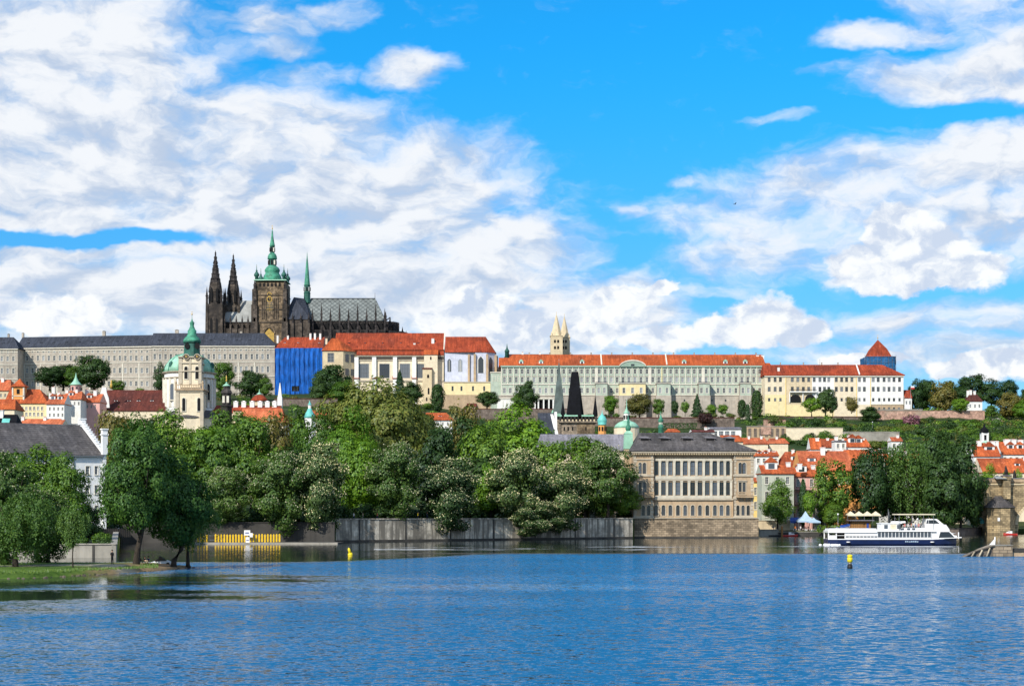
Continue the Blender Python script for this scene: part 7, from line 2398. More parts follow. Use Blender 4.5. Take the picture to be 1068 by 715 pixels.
# ================================================================== RIGHT BANK HOUSES
wv = dict(surround='trim_pale', frame='frame_white', bars=(1, 2), sw=.14)
house('yellow_house', 'narrow yellow house squeezed between the river palace and the grey house', 515, 783, 795.5, 545, 502.5, 497.5, 9, 'stucco_yellow', 'tile_orange', (0, 0), zbase=2.5, wins=(((788, 792.5), 508, 516, 2.6), ((788, 792.5), 523, 531, 2.6)), wkw=wv)
house('grey_house', 'pale grey green house with an orange roof and a white dormer gable by the quay', 505, 794.5, 828, 548, 494, 484.5, 11, 'stucco_greygreen', 'tile_orange', (0, 2), zbase=2.0, wins=((tuple((799.8, 811, 821.5)), 497, 504.5, 3.2), (tuple((799.8, 811, 821.5)), 512.5, 521, 3.2), (tuple((799.8, 811, 821.5)), 529, 539, 3.4)), wkw=wv, chim=((822, 482.5, 1.3), (834, 484, 1.3)), dorm=((804.5, 492.5, 3.6, 2.4), (787, 488, .1, .1))[:1])
house('balcony_house', 'pink house with dark balconies next to the grey green house', 512, 829, 852.5, 548, 497, 487, 10, 'stucco_pink', 'tile_orange', (0, 3), zbase=2.0, wins=((tuple((832.5, 838, 846.5)), 499.5, 507, 3), (tuple((833, 846.5)), 515, 523, 3), (tuple((833, 846.5)), 530, 539, 3)), wkw=wv, dorm=((836, 496, 3.2, 2.2),), chim=((848, 485.5, 1.2),))
bh = Th('balcony', 'two dark iron balconies on the pink house', 'balcony', 829, 511, 2)
b = MB('frame_dark')
for y in (510.5, 526):
 z = bh.zz(y); b.box(0, 5.5, -1.1, .9, z - .12, z); b.box(0, 5.5, -1.12, -1.06, z + .9, z + .97)
 for k in range(16): b.box(k * .36, k * .36 + .04, -1.11, -1.07, z, z + .9)
bh.add('railing', b)
def orange_house():
 t = house('orange_house', 'large orange plastered house with a big orange roof behind the poplars', 522, 836, 895, 548, 491, 470, 17, 'stucco_orange', 'tile_salmon', (0, 9), zbase=2.0,
          wins=(((842, 849), 497, 505, 3), ((842, 849), 514, 523, 3), ((884, 890.5), 497, 504, 2.8), ((890.5,), 532, 539, 2.6), ((861, 868, 876), 497, 505, 3)), wkw=wv, chim=((848, 478, 1.2), (858, 467, 1.4)), dorm=((846.5, 483, 2.6, 1.4),))
 return t
orange_house()
kd = [('orange_roof_house', 'orange roofed house behind the grey green house with three small roof windows', 560, 788, 812, 480, 475.5, 470, 10, 'stucco_white', 'tile_orange', (3, 0), ((792, 474.5, 1.4, .8), (799, 474.5, 1.4, .8)), ((807, 472, 1.2),)),
      ('orange_roof_house', 'broad orange roof with one round headed dormer in the middle of the right bank houses', 556, 815, 852, 492, 487.5, 470.8, 15, 'stucco_cream', 'tile_orange', (9, 2), ((829, 481, 2.6, 1.6),), ((841, 472, 1.3),)),
      ('orange_roof_house', 'bright orange roof directly below the big cream retaining wall', 610, 853, 875, 475, 466.5, 457.3, 11, 'stucco_white', 'tile_orange', (2, 2), (), ((872, 455.5, 1.2),)),
      ('white_gable_house', 'white house with a tall pointed gable end left of the bright orange roof', 604, 845.5, 856.5, 476, 468.5, 456.5, 7, 'stucco_white', 'tile_orange', (0, 0), (), ()),
      ('white_block_house', 'square white chimney like house block between orange roofs', 598, 871.3, 882.5, 478, 460.2, 459, 7, 'stucco_white', 'slate_pale', (0, 0), (), ()),
      ('orange_roof_house', 'orange roof with white gables right of the square white block', 606, 883, 907, 474, 466, 456.5, 10, 'stucco_white', 'tile_orange', (0, 3), ((889, 465, 3.0, 2.0), (895.5, 465.5, 2.6, 1.8)), ((886, 454.5, 1.6), (900, 457.5, 1.2))),
      ('orange_roof_house', 'long orange roof partly behind the willow tops', 580, 884, 925, 486, 480, 468.8, 12, 'stucco_orange', 'tile_orange', (0, 4), (), ((908, 467.5, 1.3), (918, 468.5, 1.2))),
      ('white_house', 'white house glimpsed through the tall trees of the right bank', 560, 925, 962, 520, 487, 473, 12, 'stucco_white', 'tile_orange', (0, 0), (), ((943, 471, 1.4),)),
      ('cream_house', 'cream house glimpsed behind the dark tree near the bridge', 565, 965, 1012, 530, 492, 480, 12, 'stucco_cream', 'tile_orange', (0, 4), (), ((980, 478, 1.3),)),
      ('red_roof_house', 'left of the two long orange roofs above the bridge, with a white dormer', 640, 1016, 1043, 480, 476, 461.5, 13, 'stucco_white', 'tile_orange', (0, 0), ((1032, 474, 4.0, 1.6),), ((1021, 460, 1.6), (1035, 460.5, 1.8))),
      ('red_roof_house', 'orange roof at the right edge with white chimneys above the bridge', 650, 1045, 1095, 480, 474, 460.5, 13, 'stucco_white', 'tile_orange', (0, 0), ((1054, 472.5, 2.6, 1.8), (1064, 472.5, 2.6, 1.8)), ((1050, 458.5, 2.2), (1057, 458.5, 1.8), (1064, 459, 2.0))),
      ('long_roof_building', 'lowest and longest orange roof right behind the bridge parapet', 600, 1025, 1110, 503, 493, 477.5, 15, 'stucco_cream', 'tile_orange', (0, 0), ((1061, 490.5, 2.0, 1.2),), ()),
      ('white_house', 'tiny white house low on the slope above the willow', 760, 930, 941, 467, 460, 455.5, 8, 'stucco_white', 'tile_salmon', (0, 0), (), ())]
for n, l, D, xl, xr, yb, ye, yr, dp, wl, rf, hp, dm, ch in kd:
 ch = tuple(ch) + tuple((rg.uniform(xl + 3, xr - 3), yr - rg.uniform(-1.5, 1.6), rg.uniform(.7, 1.3)) for _ in range(2 if xr - xl > 20 else 1))
 house(n, l, D, xl, xr, yb, ye, yr, dp, wl, rf, hp, dorm=dm, chim=ch, zbase=max(2, wz(yb, D) - 3), wins=((tuple(xl + (xr - xl) * (k + .5) / max(2, int((xr - xl) / 6)) for k in range(max(2, int((xr - xl) / 6)))), ye + 2.5, ye + 7, 2.6),), wkw=wv, found=12)
bt = Th('baroque_turret', 'small white church turret with a dark bulbous cap above the right orange roofs', 'turret', 1026.6, 690, wz(462, 690))
Z_ = bt.zz; k = bt.sc()
b = MB('stucco_white'); b.box(-3.6 * k, 3.6 * k, -3.6 * k, 3.6 * k, -8, Z_(451)); b.box(-.5, .5, -3.7 * k, -3.61 * k, Z_(459), Z_(453.5), 'dark_opening'); bt.add('turret_body', b)
b = MB('slate_black'); b.lathe(0, 0, [(5 * k, Z_(451)), (4.2 * k, Z_(449.4)), (4.2 * k, Z_(447.6)), (2 * k, Z_(445.9)), (1.2 * k, Z_(444.4)), (.1, Z_(441.5))], 12, None, 0, True); b.lathe(0, 0, [(7 * k, Z_(465)), (5.6 * k, Z_(461.5)), (3.8 * k, Z_(459.5))], 8, 'copper_pale', R(22.5), False); bt.add('cap', b)

# ---- right quay: wall, terrace, cafe
wall_line('quay_wall', 'low whitish quay wall at the foot of the riverside trees right of the palace', [(790, 489.6, 1.9), (812, 489.6, 1.9)], .5, 'concrete_pale', .15, 0, 'concrete_pale')
wall_line('quay_wall', 'dark low landing wall below the cafe tents', [(812, 489, 1.2), (868, 489, 1.2)], .5, 'concrete_dark', .15, 0, 'concrete_pale')
wall_line('garden_wall', 'tan rendered garden wall behind the riverside tree right of the palace', [(787, 500, 4.6), (824, 500, 4.4)], .4, 'stucco_warm', .15, 0, 'sandstone_trim')
wall_line('quay_wall', 'grey sloping stone bank wall behind the passenger boat', [(868, 492, 1.6), (900, 502.5, 1.8), (1000, 507, 2.0), (1038, 541, 2.2)], .8, 'brown_wall', .2, 0, 'concrete_dark')
hedge_o = hedge('bright green reeds beside the cafe terrace', 487, 852, 877, 553.5, 546.5, 'green')
hedge_o.data.materials[0] = MATS['reed']


def parasol_tent(name, label, px, D, z, w, h, top, mat, legs=True):
 t = Th(name, label, 'tent', px, D, z)
 b = MB(mat)
 hw = w / 2
 b.frus(0, 0, hw, hw, h, hw * .35, hw * .35, h + top * .45); b.frus(0, 0, hw * .35, hw * .35, h + top * .45, .05, .05, h + top); b.frus(0, 0, hw + .03, hw + .03, h - .45, hw + .02, hw + .02, h - .003)
 t.add('canopy', b)
 b = MB('metal_grey')
 for sx in (-1, 1):
  for sy in (-1, 1): b.box(sx * (hw - .15) - .05, sx * (hw - .15) + .05, sy * (hw - .15) - .05, sy * (hw - .15) + .05, -.2, h)
 t.add('frame', b)
 return t
parasol_tent('cafe_tent', 'pale blue pointed cafe tent on the quay between two trees', 840, 496, 1.6, 5.2, 3.0, 2.9, 'canvas_blue')
parasol_tent('cafe_tent', 'smaller pale blue cafe tent, lower and to the right of the pointed one', 848.5, 494, 1.6, 3.6, 2.8, 1.2, 'canvas_blue')
b = Th('blue_awning', 'dark blue awning beside the pointed cafe tent', 'awning', 829, 497, 1.6)
m_ = MB('paint_blue'); m_.prism_x([(0, 2.7), (1.5, 3.9), (1.5, 4.0), (0, 2.85)], -1.4, 1.4); m_.box(-1.4, 1.4, -.02, .02, 2.3, 2.7); b.add('canopy', m_)
m_ = MB('metal_grey'); m_.box(-1.35, -1.27, 0, .08, 0, 2.7); m_.box(1.27, 1.35, 0, .08, 0, 2.7); b.add('frame', m_)
bd = Th('stone_gatehouse', 'small grey stone house with a dark doorway behind the cafe tents', 'house', 850.5, 505, 1.8)
m_ = MB('concrete_pale'); m_.facade(0, 3.4, -2, bd.zz(519), 0, [(1.0, 2.5, .01, 3.3), (.9, 1.9, 6.0, 7.2)], .5); m_.box(0, 3.4, .51, 5, -2, bd.zz(519)); bd.add('wall', m_)
m_ = MB('dark_opening'); m_.box(1.0, 2.5, .44, .5, 0, 3.3); bd.add('doorway', m_)
m_ = MB('slate_warm'); m_.roof(0, 3.4, 0, 5, bd.zz(519), 1.4, 1, 1, 'slate_warm', None, .3); bd.add('roof', m_)
# small tables and chairs of the cafe
rc_ = random.Random(5)
for i in range(9):
 t = Th('cafe_table', 'small cafe table with two white chairs on the quay terrace', 'table set', 831 + i * 2.4 + rc_.uniform(-.6, .6), 490.6 + rc_.uniform(0, 3), 1.25, 'cafe tables on the quay')
 m_ = MB('wood'); m_.lathe(0, 0, [(.42, .72), (.42, .76)], 10); m_.lathe(0, 0, [(.05, 0), (.05, .72)], 6); m_.lathe(0, 0, [(.25, 0), (.25, .04)], 8); t.add('table', m_)
 for s in (-1, 1):
  m_ = MB('paint_white'); m_.box(s * .75 - .22, s * .75 + .22, -.22, .22, .42, .46); m_.box(s * .97 - .03, s * .97 + .03, -.22, .22, .46, .92)
  for a in (-.19, .19):
   for c in (-.19, .19): m_.box(s * .75 + a - .02, s * .75 + a + .02, c - .02, c + .02, 0, .42)
  t.add('chair', m_)
kk = Th('ticket_kiosk', 'wooden landing kiosk with a flat grey roof behind the passenger boat', 'kiosk', 888, 498, 1.6)
m_ = MB('wood'); w = kk.x(908); m_.facade(0, w, 0, 2.9, 0, [(w * .62, w * .72, .9, 2.1)], .2); m_.box(0, w, .21, 4, 0, 2.9)
for k in range(1, 9): m_.box(w * k / 9 - .03, w * k / 9 + .03, -.04, -.003, 0, 2.9, 'frame_dark')
kk.add('wall', m_)
m_ = MB('paint_blue'); m_.box(w * .8, w * .9, -.08, -.045, .3, 2.3); kk.add('poster', m_)
m_ = MB('slate_pale'); m_.box(-.8, w + .9, -1.2, 4.5, 2.95, 3.2); kk.add('roof', m_)
cn = Th('cafe_canopy', 'long cream canopy roof over the landing terrace behind the boat', 'canopy', 884, 502, 1.6)
m_ = MB('canvas_cream'); w = cn.x(919)
for k in range(4):
 xa, xb = w * k / 4, w * (k + 1) / 4; xm = (xa + xb) / 2
 m_.add([(xa, 0, 4.7), (xb, 0, 4.7), (xb, 4, 4.7), (xa, 4, 4.7), (xm, 2, 5.9)], [(0, 1, 4), (1, 2, 4), (2, 3, 4), (3, 0, 4), (3, 2, 1, 0)]); m_.box(xa + .02, xb - .02, -.03, -.002, 4.4, 4.7)
cn.add('canopy_roof', m_)
m_ = MB('metal_grey')
for k in range(5): m_.box(w * k / 4 - .05, w * k / 4 + .05, 0.02, .12, 0, 4.7)
cn.add('post', m_)


def parked_boat_cover(px, D, z, label, L, mat):
 t = Th('covered_boat', label, 'boat', px, D, z)
 b = MB(mat)
 n = 9; vs = []; ring = 7
 for i in range(n):
  u = i / (n - 1); x = (u - .5) * L; w = .95 * (1 - abs(2 * u - 1) ** 3) + .05
  for k in range(ring):
   a = math.pi * k / (ring - 1); vs.append((x, w * math.cos(a), .55 + .55 * math.sin(a) * (1 - abs(2 * u - 1) ** 2 * .7)))
 b.add(vs, [(i * ring + k, (i + 1) * ring + k, (i + 1) * ring + k + 1, i * ring + k + 1) for i in range(n - 1) for k in range(ring - 1)], mat, True)
 t.add('cover', b)
 b = MB('paint_white'); vs = []
 for i in range(n):
  u = i / (n - 1); x = (u - .5) * L; w = .95 * (1 - abs(2 * u - 1) ** 3) + .06
  vs += [(x, -w, .6), (x, -w * .5, -.1), (x, w * .5, -.1), (x, w, .6)]
 b.add(vs, [(i * 4 + k, (i + 1) * 4 + k, (i + 1) * 4 + k + 1, i * 4 + k + 1) for i in range(n - 1) for k in range(3)]); t.add('hull', b)
for px, D, l in ((876, 497, 'boat under blue cover, first of the row left of the kiosk'), (879.5, 499, 'boat under blue cover, middle of the row left of the kiosk'), (884, 501, 'boat under blue cover, closest to the kiosk')):
 parked_boat_cover(px, D, 2.0 + (D - 497) * .12, l, 3.6, 'paint_blue')


def small_boat(name, label, px, D, L, hull, deck, z=0.0, yaw=0.0, cabin=None):
 t = Th(name, label, 'boat', px, D, z, None, yaw)
 n = 11; vs = []
 for i in range(n):
  u = i / (n - 1); x = (u - .5) * L
  w = .16 * L * (max(0, 1 - max(0, (u - .55) / .45) ** 2.2)) ** .8 * (.78 + .22 * min(1, u * 4)) + .02
  sh = .13 * L * (.75 + .35 * u ** 2)
  vs += [(x, -w, sh), (x, -w * .8, -.12), (x, w * .8, -.12), (x, w, sh), (x, w * .86, sh - .02), (x, w * .66, .1), (x, -w * .66, .1), (x, -w * .86, sh - .02)]
 b = MB(hull)
 b.add(vs, [(i * 8 + k, (i + 1) * 8 + k, (i + 1) * 8 + (k + 1) % 8, i * 8 + (k + 1) % 8) for i in range(n - 1) for k in range(8)] + [tuple(range(8))[::-1], tuple((n - 1) * 8 + k for k in range(8))], None, True)
 t.add('hull', b)
 b = MB(deck)
 for u in (-.22, .05): b.box(u * L - .14, u * L + .14, -.13 * L, .13 * L, .08 * L, .08 * L + .05)
 t.add('thwart', b)
 if cabin:
  b = MB(cabin); b.prism([(-.12 * L, .1 * L), (.28 * L, .13 * L), (.22 * L, .2 * L), (.02 * L, .28 * L), (-.12 * L, .28 * L)], -.11 * L, .11 * L); t.add('cabin', b)
  b = MB('glass'); b.prism([(.05 * L, .2 * L), (.18 * L, .2 * L), (.05 * L, .26 * L)], -.113 * L, .113 * L); t.add('windscreen', b)
 return t
small_boat('motor_boat', 'red hulled motor boat with a white top moored at the cafe quay', 824.5, 485.5, 4.4, 'paint_red', 'wood', 0, R(-6), 'paint_white')
small_boat('rowing_boat', 'dark rowing boat moored under the white quay wall', 808, 486.5, 3.6, 'paint_black', 'wood', 0, 0)
small_boat('motor_boat', 'white and red boat moored at the foot of the bridge pier', 1053.5, 513, 4.4, 'paint_red', 'wood', 0, R(184), 'paint_white')
rp_ = Th('mooring_post', 'stout rust brown post on the quay left of the red boat', 'post', 815.6, 488, 0)
b = MB('wood'); b.lathe(0, 0, [(.32, -1), (.32, 2.9), (.2, 3.05)], 10); rp_.add('post', b)

# ================================================================== STONE BRIDGE
def stone_bridge():
 D = 522
 t = Th('stone_bridge', 'old sandstone arch bridge with a roofed pier at the right edge', 'bridge', 1029, D, 0)
 X_, Z_ = t.x, t.zz
 W_ = 9.5
 zt = Z_(502.5)
 xe = X_(1190)
 b = MB('bridge_stone')
 xs = X_(1008)
 # arches: centres and radii
 A = [(X_(1081), X_(1081) - X_(1061.5), Z_(547)), (X_(1148), 6.4, Z_(547))]
 step = .45
 x = X_(1029)
 n = int((xe - x) / step)
 def under(x):
  for c, r, zs in A:
   if abs(x - c) < r: return zs + math.sqrt(r * r - (x - c) ** 2) * 1.02
  return -1.5
 def strip(y, flip):
  for i in range(n):
   a, c = x + i * step, x + (i + 1) * step
   p = [(a, y, under(a)), (c, y, under(c)), (c, y, zt), (a, y, zt)]
   b.add(p if not flip else p[::-1], [(0, 1, 2, 3)])
 strip(0, False); strip(W_, True)
 for i in range(n):
  a, c = x + i * step, x + (i + 1) * step
  b.add([(a, 0, under(a)), (a, W_, under(a)), (c, W_, under(c)), (c, 0, under(c))], [(0, 1, 2, 3)], 'brown_wall')
 b.quad((x, W_, -1.5), (x, 0, -1.5), (x, 0, zt), (x, W_, zt)); b.quad((x, 0, zt), (xe, 0, zt), (xe, W_, zt), (x, W_, zt))
 t.add('span', b)
 # landward arch springing from the left, behind the trees
 b = MB('bridge_stone')
 xa, xb = X_(1003), X_(1028.6)
 pts = [(xb, zt)] + [(xa, zt)] + [(xa + (xb - xa) * k / 12, Z_(545) + (zt - 2.4 - Z_(545)) * math.sqrt(max(0, 1 - (k / 12 * 1.0) ** 2))) for k in range(13)]
 b.prism(pts, .3, W_ - .3); t.add('land_arch', b)
 for c, r, zs in A:
  b = MB('sandstone_pale')
  for k in range(22):
   a0, a1 = math.pi * k / 22, math.pi * (k + .9) / 22
   p = [(c + q * math.cos(a), zs + q * 1.02 * math.sin(a)) for q, a in ((r + .02, a0), (r + .9, a0), (r + .9, a1), (r + .02, a1))]
   b.prism(p, -.14, -.004)
  t.add('arch_ring', b)
 b = MB('sandstone'); b.box(xa, xe, -.35, .15, zt + .003, zt + 1.1); b.box(xa, xe, -.5, .3, zt + 1.103, zt + 1.35, 'slate_pale'); b.box(xa, xe, -.3, -.006, zt - .9, zt - .45, 'sandstone_pale'); b.box(xa, xe, W_ - .15, W_ + .35, zt + .003, zt + 1.1)
 t.add('parapet', b)
 b = MB('paint_black')
 # pier with cutwater and its cone roof, buttress and small roof
 px0, px1 = X_(1030.3, -4), X_(1059.5, -4); cx, hw = (px0 + px1) / 2, (px1 - px0) / 2
 b = MB('bridge_stone')
 poly = [(cx - hw, 0), (cx - hw, -3.0), (cx - hw * .45, -6.2), (cx + hw * .45, -6.2), (cx + hw, -3.0), (cx + hw, 0)]
 m_ = len(poly); z1 = t.zz(529, yy=-4)
 b.add([(a, c, -1.5) for a, c in poly] + [(a, c, z1) for a, c in poly], [(i, (i + 1) % m_, (i + 1) % m_ + m_, i + m_) for i in range(m_)])
 t.add('pier', b)
 b = MB('slate_warm')
 e = 1.08
 q = [(cx + (a - cx) * e, c * e + .0) for a, c in poly]
 zr = t.zz(516.8, yy=-1)
 tops = [(cx + (a - cx) * .22, min(-.01, c * .22), zr) for a, c in poly]
 b.add([(a, c, z1 + .003) for a, c in q] + tops, [(i, (i + 1) % m_, (i + 1) % m_ + m_, i + m_) for i in range(m_)] + [tuple(range(m_, 2 * m_)), tuple(range(m_))[::-1]])
 t.add('pier_roof', b)
 b = MB('bridge_stone'); b.box(X_(1044.5), X_(1052), -2.2, -.006, zr - 1, zt + .6); b.box(X_(1044.5) - .2, X_(1052) + .2, -2.4, -.2, zt + .603, zt + 1.9); b.box(X_(1044) - .3, X_(1052) + .3, -2.6, -.1, zt + 1.903, zt + 2.2, 'slate_pale'); t.add('pier_buttress', b)
 b = MB('metal_grey'); b.prism_x([(-3.0, zt + 1.0), (-.52, zt + 1.5), (-.52, zt + 1.9), (-3.0, zt + 1.2)], X_(1036), X_(1047), 'lead_roof'); t.add('bay_roof', b)
 b = MB('paint_white'); b.box(X_(1041.6, -6.2) - .35, X_(1041.6, -6.2) + .35, -6.32, -6.205, t.zz(543, yy=-6), t.zz(539.5, yy=-6)); t.add('sign_plate', b)
stone_bridge()
# bridge statues (far away, two dark stone groups on the parapet)
for px, w in ((1060.5, 1.0), (1049, .9)):
 o = MB('stone_gothic_dark')
 o.box(-.7, .7, -.5, .5, 0, 1.3); o.lathe(0, 0, [(.5, 1.303), (.55, 2.0), (.35, 2.9), (.42, 3.3), (.16, 3.55), (.2, 3.8), (.05, 4.0)], 8, None, 0, True); o.lathe(.45, .1, [(.3, 1.303), (.32, 1.9), (.2, 2.5), (.14, 2.7), (.03, 2.85)], 7, None, 0, True)
 q = o.build('bridge_statue', None, (wx(px, 522) , 524.5 if px > 1055 else 521.9, wz(502.5, 522) + (0 if px > 1055 else 1.36)))
 tag(q, 'dark stone statue group on the bridge parapet near the frame edge' if px > 1055 else 'dark stone statue standing over the roofed bridge pier', 'statue')
tn = Th('quay_tent', 'small teal tent on the bank beside the bridge pier', 'tent', 1022.5, 525, 1.6)
b = MB('copper_teal'); b.frus(0, 0, 1.6, 1.6, 2.2, .1, .1, 3.8); b.frus(0, 0, 1.62, 1.62, 1.9, 1.61, 1.61, 2.197); tn.add('canopy', b)
b = MB('metal_grey')
for sx in (-1, 1):
 for sy in (-1, 1): b.box(sx * 1.5 - .04, sx * 1.5 + .04, sy * 1.5 - .04, sy * 1.5 + .04, -.3, 2.2)
tn.add('frame', b)
# ================================================================== PASSENGER BOAT
def passenger_boat():
 D = 366
 t = Th('passenger_boat', 'white river cruise boat with a navy hull and glass sides under way', 'boat', 863.5, D, 0)
 P = lambda v: 850 + v / 6.675
 X_ = lambda v, yy=0: t.x(P(v), yy)
 Z_ = lambda v, yy=0: t.zz(530 + v / 6.675, yy=yy)
 Wd = 5.6                                     # beam; near side is y = 0
 L0, L1 = X_(92), X_(1008)
 n = 26
 def plan(u):                                 # half beam along the length
  w = 1.0 if u < .78 else max(.02, 1 - ((u - .78) / .22) ** 2.0)
  return (Wd / 2) * w * (.93 + .07 * min(1, u * 8))
 zk = Z_(212)
 vs = []; ring = 6
 cy = Wd / 2
 for i in range(n):
  u = i / (n - 1); x = L0 + (L1 - L0) * u
  w = plan(u); sh = zk + .35 * max(0, (u - .75) / .25) ** 2
  rake = .0 if u < .9 else 0
  vs += [(x, cy - w, sh), (x - .0, cy - w * .94, .25), (x - (.6 if u > .9 else 0), cy - w * .7, -.6), (x - (.6 if u > .9 else 0), cy + w * .7, -.6), (x, cy + w * .94, .25), (x, cy + w, sh)]
 b = MB('paint_navy')
 b.add(vs, [(i * ring + k, (i + 1) * ring + k, (i + 1) * ring + k + 1, i * ring + k + 1) for i in range(n - 1) for k in range(ring - 1)] + [tuple(range(ring))[::-1]], None, False)
 hull = t.add('hull', b)
 b = MB('paint_white')
 for i in range(n - 1):
  u0, u1 = i / (n - 1), (i + 1) / (n - 1)
  for s in (-1, 1):
   p = []
   for u in (u0, u1):
    x = L0 + (L1 - L0) * u; w = plan(u) + .03; sh = zk + .35 * max(0, (u - .75) / .25) ** 2
    p += [(x, cy + s * w, sh - .12), (x, cy + s * w, sh + .06)]
   b.add(p, [(0, 2, 3, 1)] if s < 0 else [(1, 3, 2, 0)])
 vs = []
 for i in range(n):
  u = i / (n - 1); x = L0 + (L1 - L0) * u; w = plan(u); sh = zk + .35 * max(0, (u - .75) / .25) ** 2
  vs += [(x, cy - w, sh - .02), (x, cy + w, sh - .02)]
 b.add(vs, [(2 * i, 2 * i + 2, 2 * i + 3, 2 * i + 1) for i in range(n - 1)], 'wood_grey')
 t.add('deck', b, hull)
 # main saloon
 z1 = Z_(152)
 xs0, xs1 = X_(215), X_(812)
 b = MB('paint_white')
 e = .35
 b.box(xs0, xs1, e, Wd - e, zk, zk + .35)
 b.box(xs0 - .2, xs1 + 1.0, e - .25, Wd - e + .25, z1 - .28, z1)
 for i in range(25):
  x = xs0 + (xs1 - xs0) * i / 24
  b.box(x - .06, x + .06, e - .02, e + .1, zk + .35, z1 - .28); b.box(x - .06, x + .06, Wd - e - .1, Wd - e + .02, zk + .35, z1 - .28)
 t.add('saloon', b)
 b = MB('glass'); b.box(xs0 + .05, xs1, e + .02, Wd - e - .02, zk + .352, z1 - .282); t.add('saloon_window', b)
 b = MB('paint_white')                        # rolled white blinds along the aft half
 b.box(xs0, X_(440), e - .06, e - .025, Z_(192), z1 - .285)
 prof = [(e - .35, z1 - .5), (e - .28, z1 + .02), (e + .5, z1 + .42), (Wd - e - .5, z1 + .42), (Wd - e + .28, z1 + .02), (Wd - e + .35, z1 - .5)]
 b.prism_x(prof, X_(100), X_(432))
 b.prism_x([(e - .3, z1 - .5), (e - .25, z1), (Wd - e + .25, z1), (Wd - e + .3, z1 - .5)], X_(92), X_(101))
 t.add('awning', b)
 b = MB('paint_white')
 for v in (96, 150, 212):
  for y in (e, Wd - e):
   p = MB('paint_white'); p.box(X_(v) - .12, X_(v) + .12, y - .1, y + .1, zk, z1 - .3); t.add('awning_post', p)
 b.box(X_(92), X_(215), e - .05, e + .02, zk + .75, zk + .85); b.box(X_(100), X_(150), e, e + .06, zk, zk + .7)
 t.add('stern_rail', b)
 b = MB('frame_dark'); b.box(X_(165), X_(213), 1.2, Wd - 1.2, zk, z1 - .5, 'dark_opening'); b.box(X_(108), X_(128), 1.5, Wd - 1.5, zk, zk + 1.3); t.add('engine_house', b)
 # upper deck
 zu = Z_(105)
 xa, xb = X_(465), X_(745)
 b = MB('paint_white')
 b.box(xa, X_(600), .9, Wd - .9, z1 + .003, zu); b.box(xa - .15, X_(612), .75, Wd - .75, zu + .003, zu + .12)
 b.box(X_(612), xb + .8, .5, .58, z1 + .003, z1 + .55); b.box(X_(612), xb + .8, Wd - .58, Wd - .5, z1 + .003, z1 + .55)
 for i in range(12):
  x = X_(612) + (xb - X_(612)) * i / 11
  b.box(x - .025, x + .025, .52, .56, z1 + .55, z1 + 1.1)
 b.box(X_(612), xb, .51, .57, z1 + 1.1, z1 + 1.15)
 t.add('upper_deck', b)
 b = MB('glass')
 for v in (500, 590, 612, 655, 690): 
  if v < 605: b.box(X_(v) - .4, X_(v) + .4, .82, .895, z1 + .35, zu - .25)
  else: b.box(X_(v) - .35, X_(v) + .35, .4, .495, z1 + .1, z1 + .5)
 b.box(X_(530), X_(572), .82, .894, z1 + .25, zu - .2, 'canvas_cream')
 t.add('cabin_window', b)
 b = MB('canvas_cream'); zc = Z_(40)
 b.box(X_(575), X_(840), .4, Wd - .4, zc - .14, zc + .1); t.add('sun_roof', b)
 b = MB('metal_grey')
 for v in (590, 680, 760, 830):
  for y in (.6, Wd - .6): p = MB('metal_grey'); p.box(X_(v) - .045, X_(v) + .045, y - .045, y + .045, z1, zc - .14); t.add('roof_post', p)
 for v, y, q in ((530, 2.8, 4), (540, 3.4, 20)): p = MB('metal_grey'); p.tube([(X_(v), y, zu), (X_(v), y, Z_(q))], .05, 5); t.add('mast', p)
 b.box(X_(545), X_(640), 1.3, 2.2, zu + .13, zu + .55, 'paint_white')
 t.add('deck_locker', b)
 # wheelhouse and raked bow windows
 b = MB('paint_white')
 zw = Z_(72)
 b.prism([(X_(775), z1 + .004), (X_(945), z1 + .004), (X_(918), Z_(112)), (X_(770), Z_(112))], .6, Wd - .6)
 b.prism([(X_(776), Z_(112) + .003), (X_(905), Z_(112) + .003), (X_(858), zw), (X_(785), zw)], 1.0, Wd - 1.0)
 b.prism([(X_(812), zk), (X_(1000), zk + .2), (X_(935), z1 + .0), (X_(812), z1 + .0)], .55, Wd - .55)
 t.add('wheelhouse', b)
 b = MB('glass')
 b.prism([(X_(800), Z_(105)), (X_(876), Z_(105)), (X_(846), Z_(80)), (X_(800), Z_(80))], .95, 1.0 - .003)
 t.add('wheelhouse_window', b); b = MB('glass')
 b.prism([(X_(866), zk + .3), (X_(976), zk + .36), (X_(938), Z_(162)), (X_(878), Z_(162))], .50, .547)
 t.add('bow_window', b); b = MB('glass')
 b.prism([(X_(782), Z_(105)), (X_(797), Z_(105)), (X_(797), Z_(80)), (X_(788), Z_(80))], .95, .996)
 t.add('wheelhouse_window', b)
 b = MB('paint_white')
 b.box(X_(985), X_(1008), cy - .4, cy + .4, zk + .3, zk + .75); b.box(X_(1020), X_(1026), cy - .1, cy + .1, zk, zk + 1.5); b.box(X_(1000), X_(1044), cy - .12, cy + .12, zk + .2, zk + .42)
 b.tube([(X_(940), .7, zk + 1.2), (X_(1005), cy, zk + 1.3)], .03, 5); b.tube([(X_(940), Wd - .7, zk + 1.2), (X_(1005), cy, zk + 1.3)], .03, 5)
 t.add('bow_gear', b)
 b = MB('canvas_blue')
 rl = random.Random(9); x = X_(628)
 while x < X_(715):
  w = rl.choice((.1, .22, .3)); b.box(x, x + w, -.05, -.012, Z_(234), Z_(234) + rl.choice((.22, .3, .3))); x += w + .12
 t.add('name_lettering', b, hull)
 b = MB('paint_white')
 for v in (232, 816): b.lathe(X_(v), -.06, [(.42, Z_(232) - .1), (.42, Z_(232) + .1)], 10)
 t.add('life_ring', b, hull)
 return t
boat = passenger_boat()
